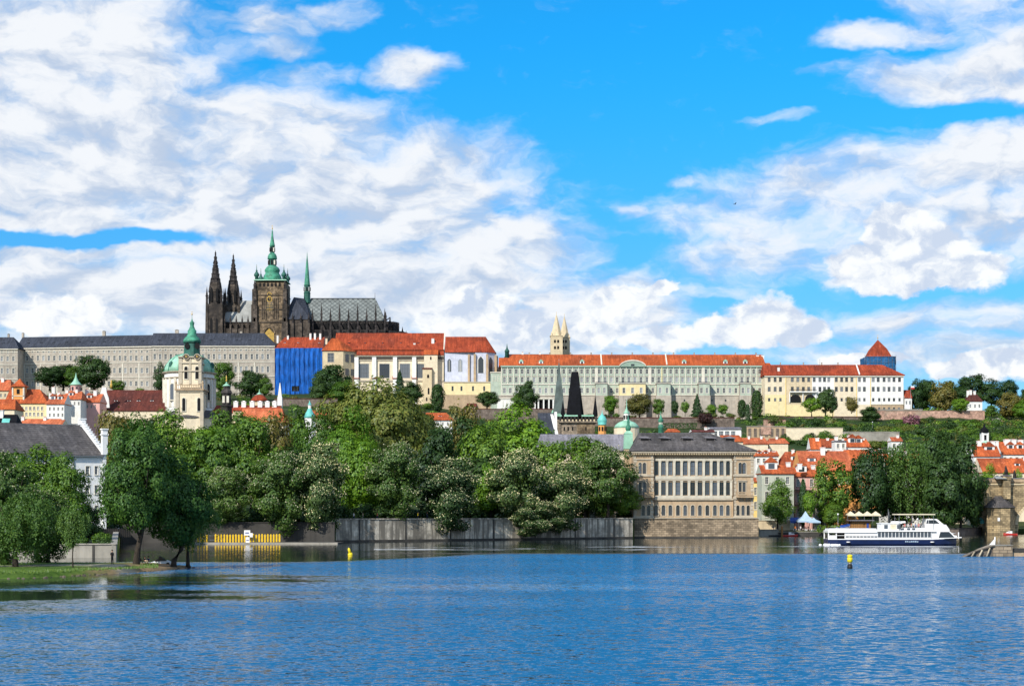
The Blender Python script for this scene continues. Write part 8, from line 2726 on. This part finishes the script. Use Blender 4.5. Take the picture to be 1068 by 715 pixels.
# wash behind the stern
b = MB('foam')
D = 364
o = MB('paint_white'); r_ = random.Random(3)
for i in range(46):
 x = wx(857 + r_.uniform(0, 20), D); y = D + r_.uniform(-1.5, 4); s = r_.uniform(.15, .5)
 o.lathe(x, y, [(s, -.1), (s * .9, s * .4), (s * .4, s * .8)], 7, None, r_.uniform(0, 6), True)
q = o.build('boat_wash'); tag(q, 'white foaming wash at the stern of the cruise boat', None, None, 'stuff')

# ---- river marks
by = Th('marker_buoy', 'yellow marker buoy with a dark base floating on open water', 'buoy', 886.4, 221, 0)
k = by.sc()
b = MB('paint_black'); b.lathe(0, 0, [(.34, -.5), (.38, .25), (.30, .55)], 12, None, 0, True); by.add('float', b)
b = MB('metal_grey'); b.lathe(0, 0, [(.26, .55), (.26, .85)], 12, None, 0, True); by.add('collar', b)
b = MB('buoy_yellow'); b.lathe(0, 0, [(.2, .85), (.37, .9), (.38, 1.45), (.30, 1.52), (.36, 1.56), (.36, 1.84), (.12, 1.92)], 12, None, 0, True); by.add('drum', b)
b = MB('metal_grey'); b.lathe(0, 0, [(.05, 1.9), (.05, 2.05), (.1, 2.06), (.1, 2.14)], 8); by.add('lamp', b)
by = Th('marker_buoy', 'small leaning yellow buoy near the river wall', 'buoy', 365.5, 286, 0, None, 0)
b = MB('buoy_yellow'); b.lathe(0, 0, [(.5, -.4), (.58, .1), (.5, .45)], 12, None, 0, True); by.add('float', b)
b = MB('buoy_yellow'); b.lathe(0, 0, [(.34, .45), (.30, 1.25), (.12, 1.55)], 10, None, 0, True); by.add('drum', b)
b = MB('metal_grey'); b.lathe(0, 0, [(.04, 1.55), (.04, 1.75), (.14, 1.76), (.14, 1.82)], 6); by.add('topmark', b)
by.o.rotation_euler = (0, R(-14), 0); by.o.scale = (.78, .78, .86)
gr = Th('ice_breaker', 'stone groyne head with sloping timber ice guard and a white pole sign', 'groyne', 1003, 278, 0)
X_, Z_ = gr.x, gr.zz
b = MB('ashlar'); b.box(X_(1036), X_(1056), 0, 3.2, -1, Z_(568.6)); b.box(X_(1036) - .1, X_(1056) + .1, -.12, 3.3, Z_(568.6) + .003, Z_(568), 'concrete_pale'); b.box(X_(1056) + .02, X_(1140), .8, 3.4, -1, Z_(575.2), 'sandstone'); b.box(X_(1056) + .02, X_(1140), .6, 3.5, Z_(575.2) + .003, Z_(571.8), 'concrete_dark'); gr.add('stone_head', b)
b = MB('wood_grey')
for k in range(6):
 yy = -.1 + k * .62
 m_ = ('wood_grey', 'wood_pale', 'wood_grey', 'wood_pale', 'wood_grey', 'wood_grey')[k]
 b.tube([(X_(1002) + k * .35, yy, -.3), (X_(1020) + k * .2, yy, Z_(573)), (X_(1037), yy, Z_(568.8))], .2, 6, m_)
b.prism([(X_(1003), -.4), (X_(1037), -.4), (X_(1037), Z_(570.2)), (X_(1020), Z_(574.6))], .2, 3.0, 'wood_grey')
for k in range(3): b.tube([(X_(1012 + k * 8), -.35, -.2), (X_(1016 + k * 8), -.3, Z_(575 - k * 2))], .14, 6, 'wood_pale')
gr.add('timber_guard', b)
b = MB('paint_white'); b.tube([(X_(1039.5), 1, Z_(568)), (X_(1039.5), 1, Z_(559.6))], .09, 6); b.prism([(X_(1033.5), Z_(568)), (X_(1039.2), Z_(568)), (X_(1039.2), Z_(561.5))], .95, 1.05); gr.add('pole_sign', b)

# ---- a bird in the sky
b = MB('paint_black')
b.add([(-.28, 0, 0), (-.1, .05, .05), (.15, .04, .04), (.32, 0, .0), (.15, -.04, -.03), (-.1, -.05, -.05), (-.05, .55, .18), (.1, .5, .16), (-.05, -.55, .18), (.1, -.5, .16)], [(0, 1, 2, 3), (3, 4, 5, 0), (0, 5, 1), (1, 6, 7, 2), (4, 9, 8, 5), (1, 5, 4, 2)])
o = b.build('bird', None, (wx(766, 260), 260, wz(213, 260))); o.rotation_euler = (0, 0, R(20)); tag(o, 'small dark bird flying in front of the white clouds', 'bird')


# ================================================================== PEOPLE
def person(label, loc, pose='stand', yaw=0.0, top='cloth_blue', legs='denim', group=None, s=1.0):
 """one continuous skinned figure; joints in metres, facing -y"""
 J = {}
 if pose == 'stand':
  J = dict(pel=(0, 0, .95), ch=(0, .01, 1.28), nk=(0, .0, 1.48), hd=(0, -.02, 1.60), tp=(0, -.02, 1.74),
                 sl=(-.19, 0, 1.42), el=(-.25, .02, 1.13), hl=(-.23, -.08, .88), sr=(.19, 0, 1.42), er=(.26, .0, 1.13), hr=(.22, -.12, .90),
                 kl=(-.11, -.02, .50), al=(-.12, .02, .09), tl=(-.13, -.15, .04), kr=(.11, -.01, .50), ar=(.13, .03, .09), tr=(.15, -.14, .04))
 elif pose == 'walk':
  J = dict(pel=(0, 0, .94), ch=(0, -.02, 1.27), nk=(0, -.03, 1.47), hd=(0, -.06, 1.59), tp=(0, -.06, 1.73),
                 sl=(-.19, -.02, 1.41), el=(-.24, .10, 1.14), hl=(-.23, .06, .90), sr=(.19, -.02, 1.41), er=(.24, -.10, 1.14), hr=(.21, -.28, .98),
                 kl=(-.10, -.16, .52), al=(-.11, -.24, .10), tl=(-.11, -.40, .06), kr=(.10, .08, .50), ar=(.11, .34, .13), tr=(.12, .20, .04))
 else:                                        # sitting on the ground, knees drawn up
  J = dict(pel=(0, 0, .13), ch=(0, -.02, .48), nk=(0, -.07, .69), hd=(0, -.12, .80), tp=(0, -.13, .94),
                 sl=(-.19, -.04, .62), el=(-.26, -.18, .40), hl=(-.14, -.36, .48), sr=(.19, -.04, .62), er=(.27, -.18, .40), hr=(.13, -.37, .47),
                 kl=(-.14, -.38, .50), al=(-.14, -.52, .08), tl=(-.15, -.68, .05), kr=(.15, -.36, .48), ar=(.17, -.54, .08), tr=(.19, -.70, .05))
 names = list(J)
 rad = dict(pel=.155, ch=.165, nk=.062, hd=.105, tp=.075, sl=.075, el=.048, hl=.040, sr=.075, er=.048, hr=.040, kl=.075, al=.047, tl=.042, kr=.075, ar=.047, tr=.042)
 E = [('pel', 'ch'), ('ch', 'nk'), ('nk', 'hd'), ('hd', 'tp'), ('ch', 'sl'), ('sl', 'el'), ('el', 'hl'), ('ch', 'sr'), ('sr', 'er'), ('er', 'hr'), ('pel', 'kl'), ('kl', 'al'), ('al', 'tl'), ('pel', 'kr'), ('kr', 'ar'), ('ar', 'tr')]
 me = bpy.data.meshes.new('person')
 me.from_pydata([J[n] for n in names], [(names.index(a), names.index(c)) for a, c in E], [])
 o = bpy.data.objects.new('person', me)
 COL.objects.link(o)
 m = o.modifiers.new('Skin', 'SKIN')
 if not me.skin_vertices: me.attributes.new('skin', 'FLOAT', 'POINT')
 sv = me.skin_vertices[0].data if me.skin_vertices else None
 if sv:
  for i, n in enumerate(names):
   sv[i].radius = (rad[n] * (.92 if n in ('pel', 'ch') else 1), rad[n] * (.72 if n in ('pel', 'ch') else 1))
   sv[i].use_root = (n == 'pel')
 sb = o.modifiers.new('Subdivision', 'SUBSURF'); sb.levels = 1; sb.render_levels = 1
 dg = bpy.context.evaluated_depsgraph_get()
 ev = o.evaluated_get(dg)
 m2 = bpy.data.meshes.new_from_object(ev)
 o.modifiers.clear()
 o.data = m2
 m2.materials.clear()
 for k_ in (top, legs, 'skin', 'paint_black'): m2.materials.append(MATS[k_])
 V = {n: Vector(J[n]) for n in names}
 def seg(p, a, c):
  ab = V[c] - V[a]; u = max(0, min(1, (p - V[a]).dot(ab) / ab.length_squared)); return (p - V[a] - ab * u).length
 zone = {('pel', 'ch'): 0, ('ch', 'nk'): 0, ('nk', 'hd'): 2, ('hd', 'tp'): 2, ('ch', 'sl'): 0, ('sl', 'el'): 0, ('el', 'hl'): 2, ('ch', 'sr'): 0, ('sr', 'er'): 0, ('er', 'hr'): 2, ('pel', 'kl'): 1, ('kl', 'al'): 1, ('al', 'tl'): 3, ('pel', 'kr'): 1, ('kr', 'ar'): 1, ('ar', 'tr'): 3}
 for p in m2.polygons:
  e = min(E, key=lambda q: seg(p.center, *q) - .6 * min(rad[q[0]], rad[q[1]]))
  p.material_index = zone[e]; p.use_smooth = True
 o.location = loc
 o.rotation_euler = (0, 0, yaw)
 o.scale = (s, s, s)
 tag(o, label, 'person', group)
 hb = MB('hair'); c = V['hd'] * .5 + V['tp'] * .5
 hb.lathe(c.x, c.y + .02, [(.098, c.z - .02), (.108, c.z + .03), (.09, c.z + .085), (.05, c.z + .115), (.01, c.z + .122)], 10, None, 0, True)
 h = hb.build('hair', o)
 return o


def on_ground(px, D, z): return (wx(px, D), D, z)
person('person in dark clothes standing on the grassy point left of the big tree trunk', on_ground(117, 208, 1.02), 'stand', R(150), 'cloth_black', 'cloth_black', s=1.05)
person('person in black sitting on the ground between the two leaning trunks', on_ground(145.5, 217, .86), 'sit', R(35), 'cloth_black', 'cloth_black')
person('person in dark jacket and pale trousers sitting under the leaning trunk', on_ground(150.5, 216.2, .84), 'sit', R(60), 'cloth_black', 'cloth_beige')
person('person with dark top sitting closest to the white pedal boat', on_ground(155, 217.4, .80), 'sit', R(-20), 'denim', 'cloth_black')
for px, tp, lg, l in ((369, 'cloth_white', 'denim', 'person in a white shirt above the left end of the river wall'), (378.5, 'cloth_beige', 'denim', 'person in beige beside the chestnut trunks on the river wall'), (393.5, 'cloth_red', 'denim', 'person in red on the promenade above the river wall'), (436, 'buoy_yellow', 'denim', 'person in a yellow top on the promenade'), (445.5, 'cloth_blue', 'denim', 'person in blue next to the one in yellow'), (424, 'cloth_white', 'cloth_black', 'person in white shirt and black trousers on the promenade')):
 D = 395 + 53 * (px - 350) / 310 + 2.5
 person(l, on_ground(px, D, 5.42 + (0.15 if px > 400 else .1)), 'walk' if int(px) % 2 else 'stand', R(60 + px % 50), tp, lg)
for px, D, tp, l in ((807, 490.6, 'cloth_blue', 'person in blue standing by the rowing boat on the white quay'), (829.5, 491.5, 'paint_orange', 'person in an orange top on the cafe terrace'), (835, 492.5, 'cloth_white', 'person in white under the cafe tent'), (843.5, 491, 'cloth_black', 'person in black at the right cafe tables')):
 person(l, on_ground(px, D, 1.4), 'stand', R(px % 90), tp, 'denim')
for i, (v, tp) in enumerate(((625, 'cloth_red'), (650, 'cloth_white'), (672, 'paint_orange'), (700, 'cloth_blue'), (722, 'cloth_red'), (738, 'cloth_black'))):
 px = 850 + v / 6.675
 person(('passenger in red near the aft end of the open upper deck', 'passenger in white on the upper deck of the cruise boat', 'passenger in orange on the upper deck of the cruise boat', 'passenger in blue on the upper deck of the cruise boat', 'passenger in red closest to the wheelhouse of the cruise boat', 'passenger in black right behind the wheelhouse')[i],
           (wx(px, 366 + 1.6 + .3 * (i % 3)), 366 + 1.6 + .3 * (i % 3), wz(530 + 152 / 6.675, 366) - .02), 'stand', R(40 * i), tp, 'denim', s=.95)


def pedal_boat():
 t = Th('pedal_boat', 'white plastic pedal boat beached at the tip of the grassy point', 'boat', 168, 222.5, .25, None, R(8))
 b = MB('paint_white')
 n = 10; ring = 8; vs = []
 for i in range(n):
  u = i / (n - 1); x = (u - .5) * 2.9; w = .62 * (1 - abs(2 * u - 1) ** 4 * .75); hh = .42 + .18 * u
  for k in range(ring):
   a = 2 * math.pi * k / ring; vs.append((x, w * math.cos(a), .32 + (hh if math.sin(a) > 0 else .34) * math.sin(a) * (1 - abs(2 * u - 1) ** 4 * .6)))
 b.add(vs, [(i * ring + k, (i + 1) * ring + k, (i + 1) * ring + (k + 1) % ring, i * ring + (k + 1) % ring) for i in range(n - 1) for k in range(ring)] + [tuple(range(ring))[::-1], tuple((n - 1) * ring + k for k in range(ring))], None, True)
 t.add('hull', b)
 b = MB('paint_black'); b.prism([(-.8, .7), (.35, .8), (.0, 1.35), (-.25, 1.4), (-.35, 1.0), (-.8, .95)], -.45, .45, 'frame_dark'); t.add('seat', b)
 b = MB('glass'); b.prism([(.3, .82), (.75, .82), (.25, 1.35), (.2, 1.35)], -.46, .46); t.add('windscreen', b)
 b = MB('paint_black'); b.lathe(0, 0, [(.26, -.08), (.26, .08)], 12, None); q = t.add('paddle_wheel', b); q.rotation_euler = (R(90), 0, 0); q.location = (.95, -.62, .3)
pedal_boat()
lm = 0
for px, yb, yt, D, l in ((812.5, 434, 417.5, 1140, 'thin lamp post in front of the yellow end of the white palace'), (919.5, 429, 415, 1130, 'thin lamp post by the stone based end of the white palace'), (910, 456, 440, 1010, 'thin lamp post on the garden slope below the white palace'), (957, 558, 541, 506, 'slim lamp post on the quay behind the boat'), (874, 553, 536, 495, 'slim lamp post beside the blue covered boats')):
 t = Th('street_lamp', l, 'street lamp', px, D, wz(yb, D) - .3)
 b = MB('metal_grey'); h = wz(yt, D) - wz(yb, D); b.tube([(0, 0, -2), (0, 0, h)], [.12, .06], 6); t.add('pole', b)
 b = MB('paint_white'); b.lathe(0, 0, [(.1, h), (.28, h + .15), (.24, h + .5), (.05, h + .62)], 8, None, 0, True); t.add('lantern', b)
# ================================================================== TREES
# -- left grassy point
KIND['near'] = dict(crowns=[crown_round('crown', 'leaf_near', 13.5, 16.5, 2.4, 26000, .36, 201, 0, 85, (.17, .30), top=.1)], trunk=trunk_mesh('trunk', 4.2, 17, .5, 21, .42, limbs=9, lean=(1.6, 0)), h=19, w=13.5, name='maple_tree', cat='tree')
KIND['nearb'] = dict(crowns=[crown_round('crown', 'leaf_near', 12, 12.5, 2.0, 20000, .36, 203, 0, 70, (.17, .30), top=.1)], trunk=trunk_mesh('trunk', 3.6, 13, .38, 22, .42, limbs=8, lean=(3.2, 0)), h=14.5, w=12, name='maple_tree', cat='tree')
KIND['nearc'] = dict(crowns=[crown_round('crown', 'leaf_chestnut', 12, 16, 1.8, 17000, .40, 205, .16, 80, (.17, .30), top=.15)], trunk=trunk_mesh('trunk', 4, 16, .45, 23, .4, limbs=8), h=17.8, w=12, name='chestnut_tree', cat='tree')
KIND['neary'] = dict(crowns=[crown_willow('crown', 'leaf_willow', 5, 7.6, 1.2, 9000, .26, 207, 22, .3)], trunk=trunk_mesh('trunk', 2.2, 7.6, .11, 24, .2, limbs=5), h=9, w=5, name='willow_tree', cat='tree')
KIND['nearw'] = dict(crowns=[crown_willow('crown', 'leaf_willow', 11, 13, 1.2, 17000, .34, 209, 34, .36)], trunk=trunk_mesh('trunk', 3.6, 13, .32, 25, .3, limbs=7), h=14.8, w=11, name='willow_tree', cat='tree')
G = .95
tree('near', 142, 431, 92, 213, G, 'tallest dark green tree on the grassy point with a thick leaning trunk', yaw=0)
tree('nearb', 181, 472, 86, 219, .8, 'spreading tree on the tip of the grassy point, its trunk leaning right over the water', yaw=.15)
tree('nearw', 196, 505, 66, 222, .4, 'light green feathery tree drooping over the water at the tip of the point')
tree('nearc', 6, 446, 80, 212, .6, 'chestnut with cream blossoms at the left edge of the point', drop=2)
tree('nearw', 16, 492, 104, 204, .8, 'feathery light green tree in front of the left edge chestnut', drop=1.3)
tree('nearc', 50, 494, 62, 221, -.2, 'low chestnut with pink cream blossoms in front of the white gabled house', drop=1.6)
tree('neary', 76, 513, 33, 201, G, 'young slender tree with a thin trunk on the lawn')
tree('linden', 44, 466, 74, 300, 2.1, 'light loose tree reaching up before the dark grey roof of the gabled house')
tree('mid', 20, 470, 60, 310, 2.1, 'leafy tree behind the left edge chestnut')
tree('dark', 112, 495, 40, 345, 2.4, 'dark tree at the right corner of the white gabled house')
tree('dark', 128, 424, 74, 505, 8, 'dark tree crown right of the stepped gable')
tree('dark', 150, 428, 50, 480, 7, 'nearly black green tree in front of the brown church roof')
tree('rust', 118, 432, 44, 470, 6, 'reddish green tree touching the stepped gable chimney')
tree('linden', 178, 430, 76, 450, 5.5, 'lighter green tree below the domed church')
tree('bright', 207, 433, 64, 470, 5, 'yellow green tree behind the drooping tree of the point')
tree('mid', 160, 462, 70, 420, 5, 'tree behind the tallest tree of the point')
tree('linden', 66, 474, 62, 286, 1.6, 'loose green tree half hiding the lit wall of the white gabled house')
tree('dark', 92, 522, 34, 290, 1.6, 'low dark tree at the foot of the white gabled house')
tree('dark', 205, 500, 46, 398, 4.0, 'dark tree above the left end of the yellow fence', off=4, drop=1)
# -- front row on the river wall
z_ = 5.4
tree('chestnut', 239, 475, 58, 397, 4.6, 'round chestnut right above the yellow fence', off=5, drop=1.5)
tree('chestnut', 295, 452, 66, 397, 3.6, 'tall chestnut at the left end of the pale river wall, drooping to the water', off=6, drop=2.5)
tree('chestnut_dark', 335, 446, 66, 399, 3.4, 'dark chestnut overhanging the left corner of the river wall', off=6, drop=2.5)
tree('bright', 372, 443, 54, 420, z_, 'bright green maple between two chestnuts on the wall', drop=.8)
tree('chestnut', 412, 450, 64, 410, z_, 'pale yellowish chestnut standing over the graffiti wall', off=2, drop=.6)
tree('chestnut_dark', 468, 457, 72, 418, 4.5, 'greyish blossoming chestnut hanging low over the middle of the wall', off=5, drop=3.8)
tree('bright', 512, 486, 46, 430, z_, 'small bright green tree between the two greyish chestnuts')
tree('chestnut_dark', 537, 452, 66, 430, 5, 'tall greyish chestnut in full blossom right of the small bright tree', off=4, drop=2)
tree('chestnut_dark', 584, 461, 66, 438, 4.5, 'broad grey blossoming chestnut with branches to the foot of the wall', off=6, drop=4)
tree('chestnut_dark', 556, 500, 64, 432, 4.5, 'low grey chestnut whose branches touch the water', off=6.5, drop=4.5)
tree('chestnut', 634, 454, 66, 447, z_, 'dark green chestnut left of the river palace')
tree('linden', 648, 498, 48, 453, 4.6, 'small green tree covering the left corner of the river palace')
# -- second and third rows
tree('olive', 392, 391, 140, 480, 6, 'giant olive toned plane tree towering over the river trees')
tree('olive', 440, 425, 70, 500, 8, 'smaller olive plane tree right of the giant one')
tree('linden', 262, 428, 74, 440, 5, 'broad green tree behind the round chestnut by the fence')
tree('mid', 222, 440, 64, 436, 5, 'green tree left of the broad one, behind the fence')
tree('mid', 240, 427, 60, 560, 14, 'mid green tree in front of the red roof beside the church')
tree('poplar', 312, 414, 26, 520, 9, 'slim upright tree in front of the orange roofs')
tree('rust', 287, 432, 46, 500, 8, 'olive brown tree before the long orange roof')
tree('linden', 335, 432, 56, 470, 6, 'green tree under the small blue green cupola')
tree('bright', 365, 430, 60, 455, 5.5, 'bright tree under the left side of the giant plane tree')
tree('dark', 455, 438, 60, 475, 7, 'dark tree under the bright red hipped roof')
tree('dark', 492, 430, 50, 520, 9, 'deep green tree in the second row above the greyish chestnuts')
tree('rust', 484, 424, 40, 560, 11, 'pale loose tree below the terrace wall')
tree('bright', 545, 427, 86, 510, 8, 'wide bright green tree in front of the bridge tower')
tree('mid', 507, 440, 60, 470, 6.5, 'green tree left of the wide bright one')
tree('linden', 612, 449, 74, 455, 5.5, 'yellowish green tree in front of the bridge tower base')
tree('mid', 575, 452, 60, 452, 5.5, 'green tree behind the broad grey chestnut')
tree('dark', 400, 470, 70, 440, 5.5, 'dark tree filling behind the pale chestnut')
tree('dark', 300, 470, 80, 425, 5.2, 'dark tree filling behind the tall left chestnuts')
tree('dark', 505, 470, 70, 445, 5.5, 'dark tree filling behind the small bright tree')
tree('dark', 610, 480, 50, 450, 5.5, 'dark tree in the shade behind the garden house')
tree('mid', 415, 425, 50, 620, 16, 'green tree under the royal palace hall')
# -- castle slope
for a in (
  ('dark', 52, 380, 34, 1120, 406, 'darkest round tree in front of the long castle wing'),
  ('dark', 66, 378, 36, 1128, 406, 'middle tree of the clump in front of the long castle wing'),
  ('linden', 80, 380, 30, 1122, 407, 'lighter small tree left of the tall one by the castle wing'),
  ('dark', 98, 367, 40, 1115, 410, 'tallest tree against the castle wing, with a visible trunk'),
  ('mid', 122, 396, 18, 1110, 410, 'low round tree right of the tallest one by the castle wing'),
  ('dark', 168, 379, 16, 1100, 412, 'dark tree peeping out left of the domed church'),
  ('mid', 231, 374, 28, 1110, 415, 'tall tree close to the right of the green dome'),
  ('dark', 262, 384, 34, 1105, 416, 'broad tree in front of the castle wing left of the blue sheeting'),
  ('linden', 276, 392, 20, 1102, 416, 'small tree beside the left edge of the blue sheeting'),
  ('dark', 344, 377, 46, 1110, 420, 'large round tree right of the blue sheeting'),
  ('mid', 358, 396, 34, 1090, 424, 'lower green tree right of the large round one'),
  ('dark', 332, 396, 22, 1095, 420, 'small dark tree against the blue sheeting'),
  ('conifer', 417, 386, 15, 1120, 414, 'pointed dark conifer below the royal palace windows'),
  ('dark', 430, 397, 26, 1110, 422, 'dark tree right of the pointed conifer'),
  ('column', 456.5, 401, 15, 1090, 430, 'bright slim tree beside the stair bay of the royal palace'),
  ('dark', 508, 406, 26, 1100, 426, 'round dark tree at the end of the cream terrace wall'),
  ('dark', 549.5, 395, 25, 1085, 430, 'tall tree in front of the white garden pavilion'),
  ('mid', 541, 408, 18, 1090, 430, 'smaller tree beside the tall one at the garden pavilion'),
  ('bright', 637, 410, 17, 1110, 432, 'light green tree under the yellow pavilion of the green palace'),
  ('rust', 667, 411, 30, 1100, 434, 'olive brown tree in front of the green palace centre'),
  ('mid', 687, 415, 14, 1100, 434, 'green tree right of the olive brown one'),
  ('dark', 704, 416, 9, 1105, 433, 'small dark tree left of the big conifer'),
  ('young', 714.5, 418, 9, 1105, 433, 'small light tree left of the big conifer'),
  ('conifer', 727, 411, 14, 1100, 434.5, 'big dark cone shaped conifer before the green palace'),
  ('young', 742, 421, 11, 1105, 434, 'thin young tree right of the big conifer'),
  ('young', 754, 421, 11, 1105, 434, 'second thin young tree right of the big conifer'),
  ('column', 774, 417, 10, 1104, 436, 'rounded columnar tree near the right end of the green palace'),
  ('cypress', 780, 421.5, 6, 1080, 443, 'thin cypress at the right end of the garden wall'),
  ('column', 789.3, 407.5, 13, 1110, 436, 'tall columnar tree at the corner of the green palace'),
  ('purple', 735.5, 430, 18, 1040, 445, 'dark purple tree above the white studio building'),
  ('dark', 861, 403, 24, 1118, 433, 'tall tree with a bare trunk before the white palace'),
  ('young', 846.5, 414, 20, 1118, 433, 'low wide palm like tree left of the tall one at the white palace'),
  ('dark', 868.5, 410, 11, 1116, 432, 'narrow dark tree right of the tall one at the white palace'),
  ('rust', 888, 414, 15, 1118, 430, 'tree with two drooping crowns before the white palace'),
  ('dark', 907, 423, 26, 1095, 442, 'dark round tree under the corner of the white palace'),
  ('dark', 955, 397, 24, 1160, 432, 'first dark tree of the skyline wood, next to the gate house'),
  ('dark', 966, 392, 30, 1170, 432, 'high dark tree in the skyline wood right of the white palace'),
  ('rust', 984, 398, 30, 1150, 432, 'brownish tree in the middle of the skyline wood'),
  ('mid', 990, 396, 16, 1180, 425, 'thin topped tree in the skyline wood'),
  ('dark', 1003, 400, 28, 1160, 428, 'tree in the skyline wood left above the villa'),
  ('dark', 1014, 388, 36, 1170, 424, 'tallest crown of the skyline wood, right above the villa'),
  ('dark', 1034, 396, 30, 1160, 424, 'dark tree right of the villa roof'),
  ('bright', 1002, 414, 20, 1105, 430, 'round bright tree directly left of the villa'),
  ('dark', 1052, 394, 26, 1150, 424, 'rounded tree near the right end of the skyline wood'),
  ('rust', 1052, 410, 28, 1120, 436, 'olive tree below the rounded one at the right edge'),
  ('bright', 1066, 418, 20, 1110, 438, 'bright green bush like tree at the right frame edge'),
  ('dark', 1072, 404, 26, 1150, 430, 'dark tree cut by the right frame edge'),
  ('mid', 1034, 422, 14, 1100, 434, 'small tree right of the villa wall'),
):
 k, px, yt, w, D, yb, l = a
 tree(k, px, yt, w, D, 0, l, ybase=yb)
# -- right bank
tree('linden', 811, 500, 36, 494, 0, 'round tree on the quay right of the river palace', ybase=551)
tree('cypress', 837.5, 500, 9, 500, 0, 'dark slim evergreen before the pink house', ybase=550)
tree('young', 844, 511, 14, 498, 0, 'young light tree left of the grey gatehouse', ybase=545)
tree('poplar', 858, 472, 22, 503, 1.6, 'left of two loose poplars before the orange house')
tree('poplar', 876, 474, 28, 506, 1.6, 'right of two loose poplars before the orange house')
tree('linden', 869, 522, 26, 500, 1.6, 'low leafy tree at the foot of the poplars')
tree('dark', 905, 458, 44, 512, 1.6, 'tall dark willow behind the boat kiosk')
tree('willow', 927, 462, 46, 520, 1.6, 'second willow right of the kiosk, with a loose crown')
tree('willow', 950, 455, 56, 516, 1.6, 'light green willow in the middle of the right bank')
tree('dark', 975, 440, 50, 530, 1.6, 'tallest tree of the right bank, reaching the garden walls')
tree('dark', 1002, 451, 50, 514, 1.6, 'dark broad tree left of the bridge')
tree('dark', 985, 470, 50, 509, 1.6, 'drooping tree in front of the dark broad one')
tree('dark', 940, 500, 60, 526, 1.6, 'shaded tree low behind the willows')
tree('dark', 985, 505, 60, 520, 1.6, 'shaded tree low behind the boat bow')
tree('dark', 1015, 500, 24, 522, 1.6, 'small dark tree touching the bridge arch')
tree('bright', 1031, 486, 24, 556, 6, 'bright green tree over the left end of the bridge')
tree('bright', 1049.5, 487, 12, 560, 9, 'small round bright tree above the bridge pier')
tree('bright', 1061, 491, 14, 562, 9, 'small bright tree above the bridge at the frame edge')

# -- shrubs on the terraces: single ones first, then the many that look alike
bush('silver', 867, 446.5, 15, 10, 1060, 'silvery grey shrub on the slope below the white palace')
bush('dark', 877, 446, 14, 11, 1062, 'dark shrub beside the silvery grey one')
bush('lilac', 951, 443.5, 20, 11, 1065, 'lilac flowering bush below the rose coloured wall')
bush('bright', 983, 452, 14, 9, 1050, 'bright green shrub right below the lilac bush')
rb = random.Random(21)
spots = []
for i in range(80): spots.append((rb.uniform(800, 1072), rb.uniform(441, 468), rb.uniform(9, 22), rb.uniform(6, 11)))
for i in range(14): spots.append((rb.uniform(600, 800), rb.uniform(432, 437), rb.uniform(6, 11), rb.uniform(3, 5)))
for i in range(10): spots.append((rb.uniform(405, 600), rb.uniform(424, 432), rb.uniform(8, 14), rb.uniform(4, 7)))
for i in range(10): spots.append((rb.uniform(20, 340), rb.uniform(408, 424), rb.uniform(8, 16), rb.uniform(4, 8)))
for i in range(8): spots.append((rb.uniform(780, 880), rb.uniform(438, 448), rb.uniform(6, 10), rb.uniform(3, 5)))


def ground_row(px, D): return HY - (terr(px, D) - CH) * F / D
for px, py, w, h in spots:
 # find where the hillside shows at this row
 D = 640
 while D < 1140 and ground_row(px, D) > py: D += 6
 bush(rb.choice(('dark', 'dark', 'green', 'olive', 'green')), px, ground_row(px, D) + .8, w, h, D, 'green shrub growing on the castle slope', 'shrubs on the castle slope')

for i in range(34):
 px = 205 + 13.6 * i + rb.uniform(-4, 4)
 D = 400 if px < 350 else 395 + 53 * (px - 350) / 310 + 9
 if 606 < px < 640: continue
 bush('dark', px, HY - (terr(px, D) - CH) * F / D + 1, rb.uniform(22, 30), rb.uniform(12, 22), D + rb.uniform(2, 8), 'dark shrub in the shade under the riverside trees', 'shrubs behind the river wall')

def shaded(D0, D1, n, px0, px1):
 return [(rb.uniform(px0, px1), rb.uniform(D0, D1)) for _ in range(n)]
for px, D in shaded(274, 284, 9, 0, 116):
 bush(rb.choice(('dark', 'green')), px, HY - (terr(px, D) - CH) * F / D + 1, rb.uniform(14, 24), rb.uniform(8, 15), D, 'leafy shrub behind the low pale river wall', 'shrubs behind the low pale wall')
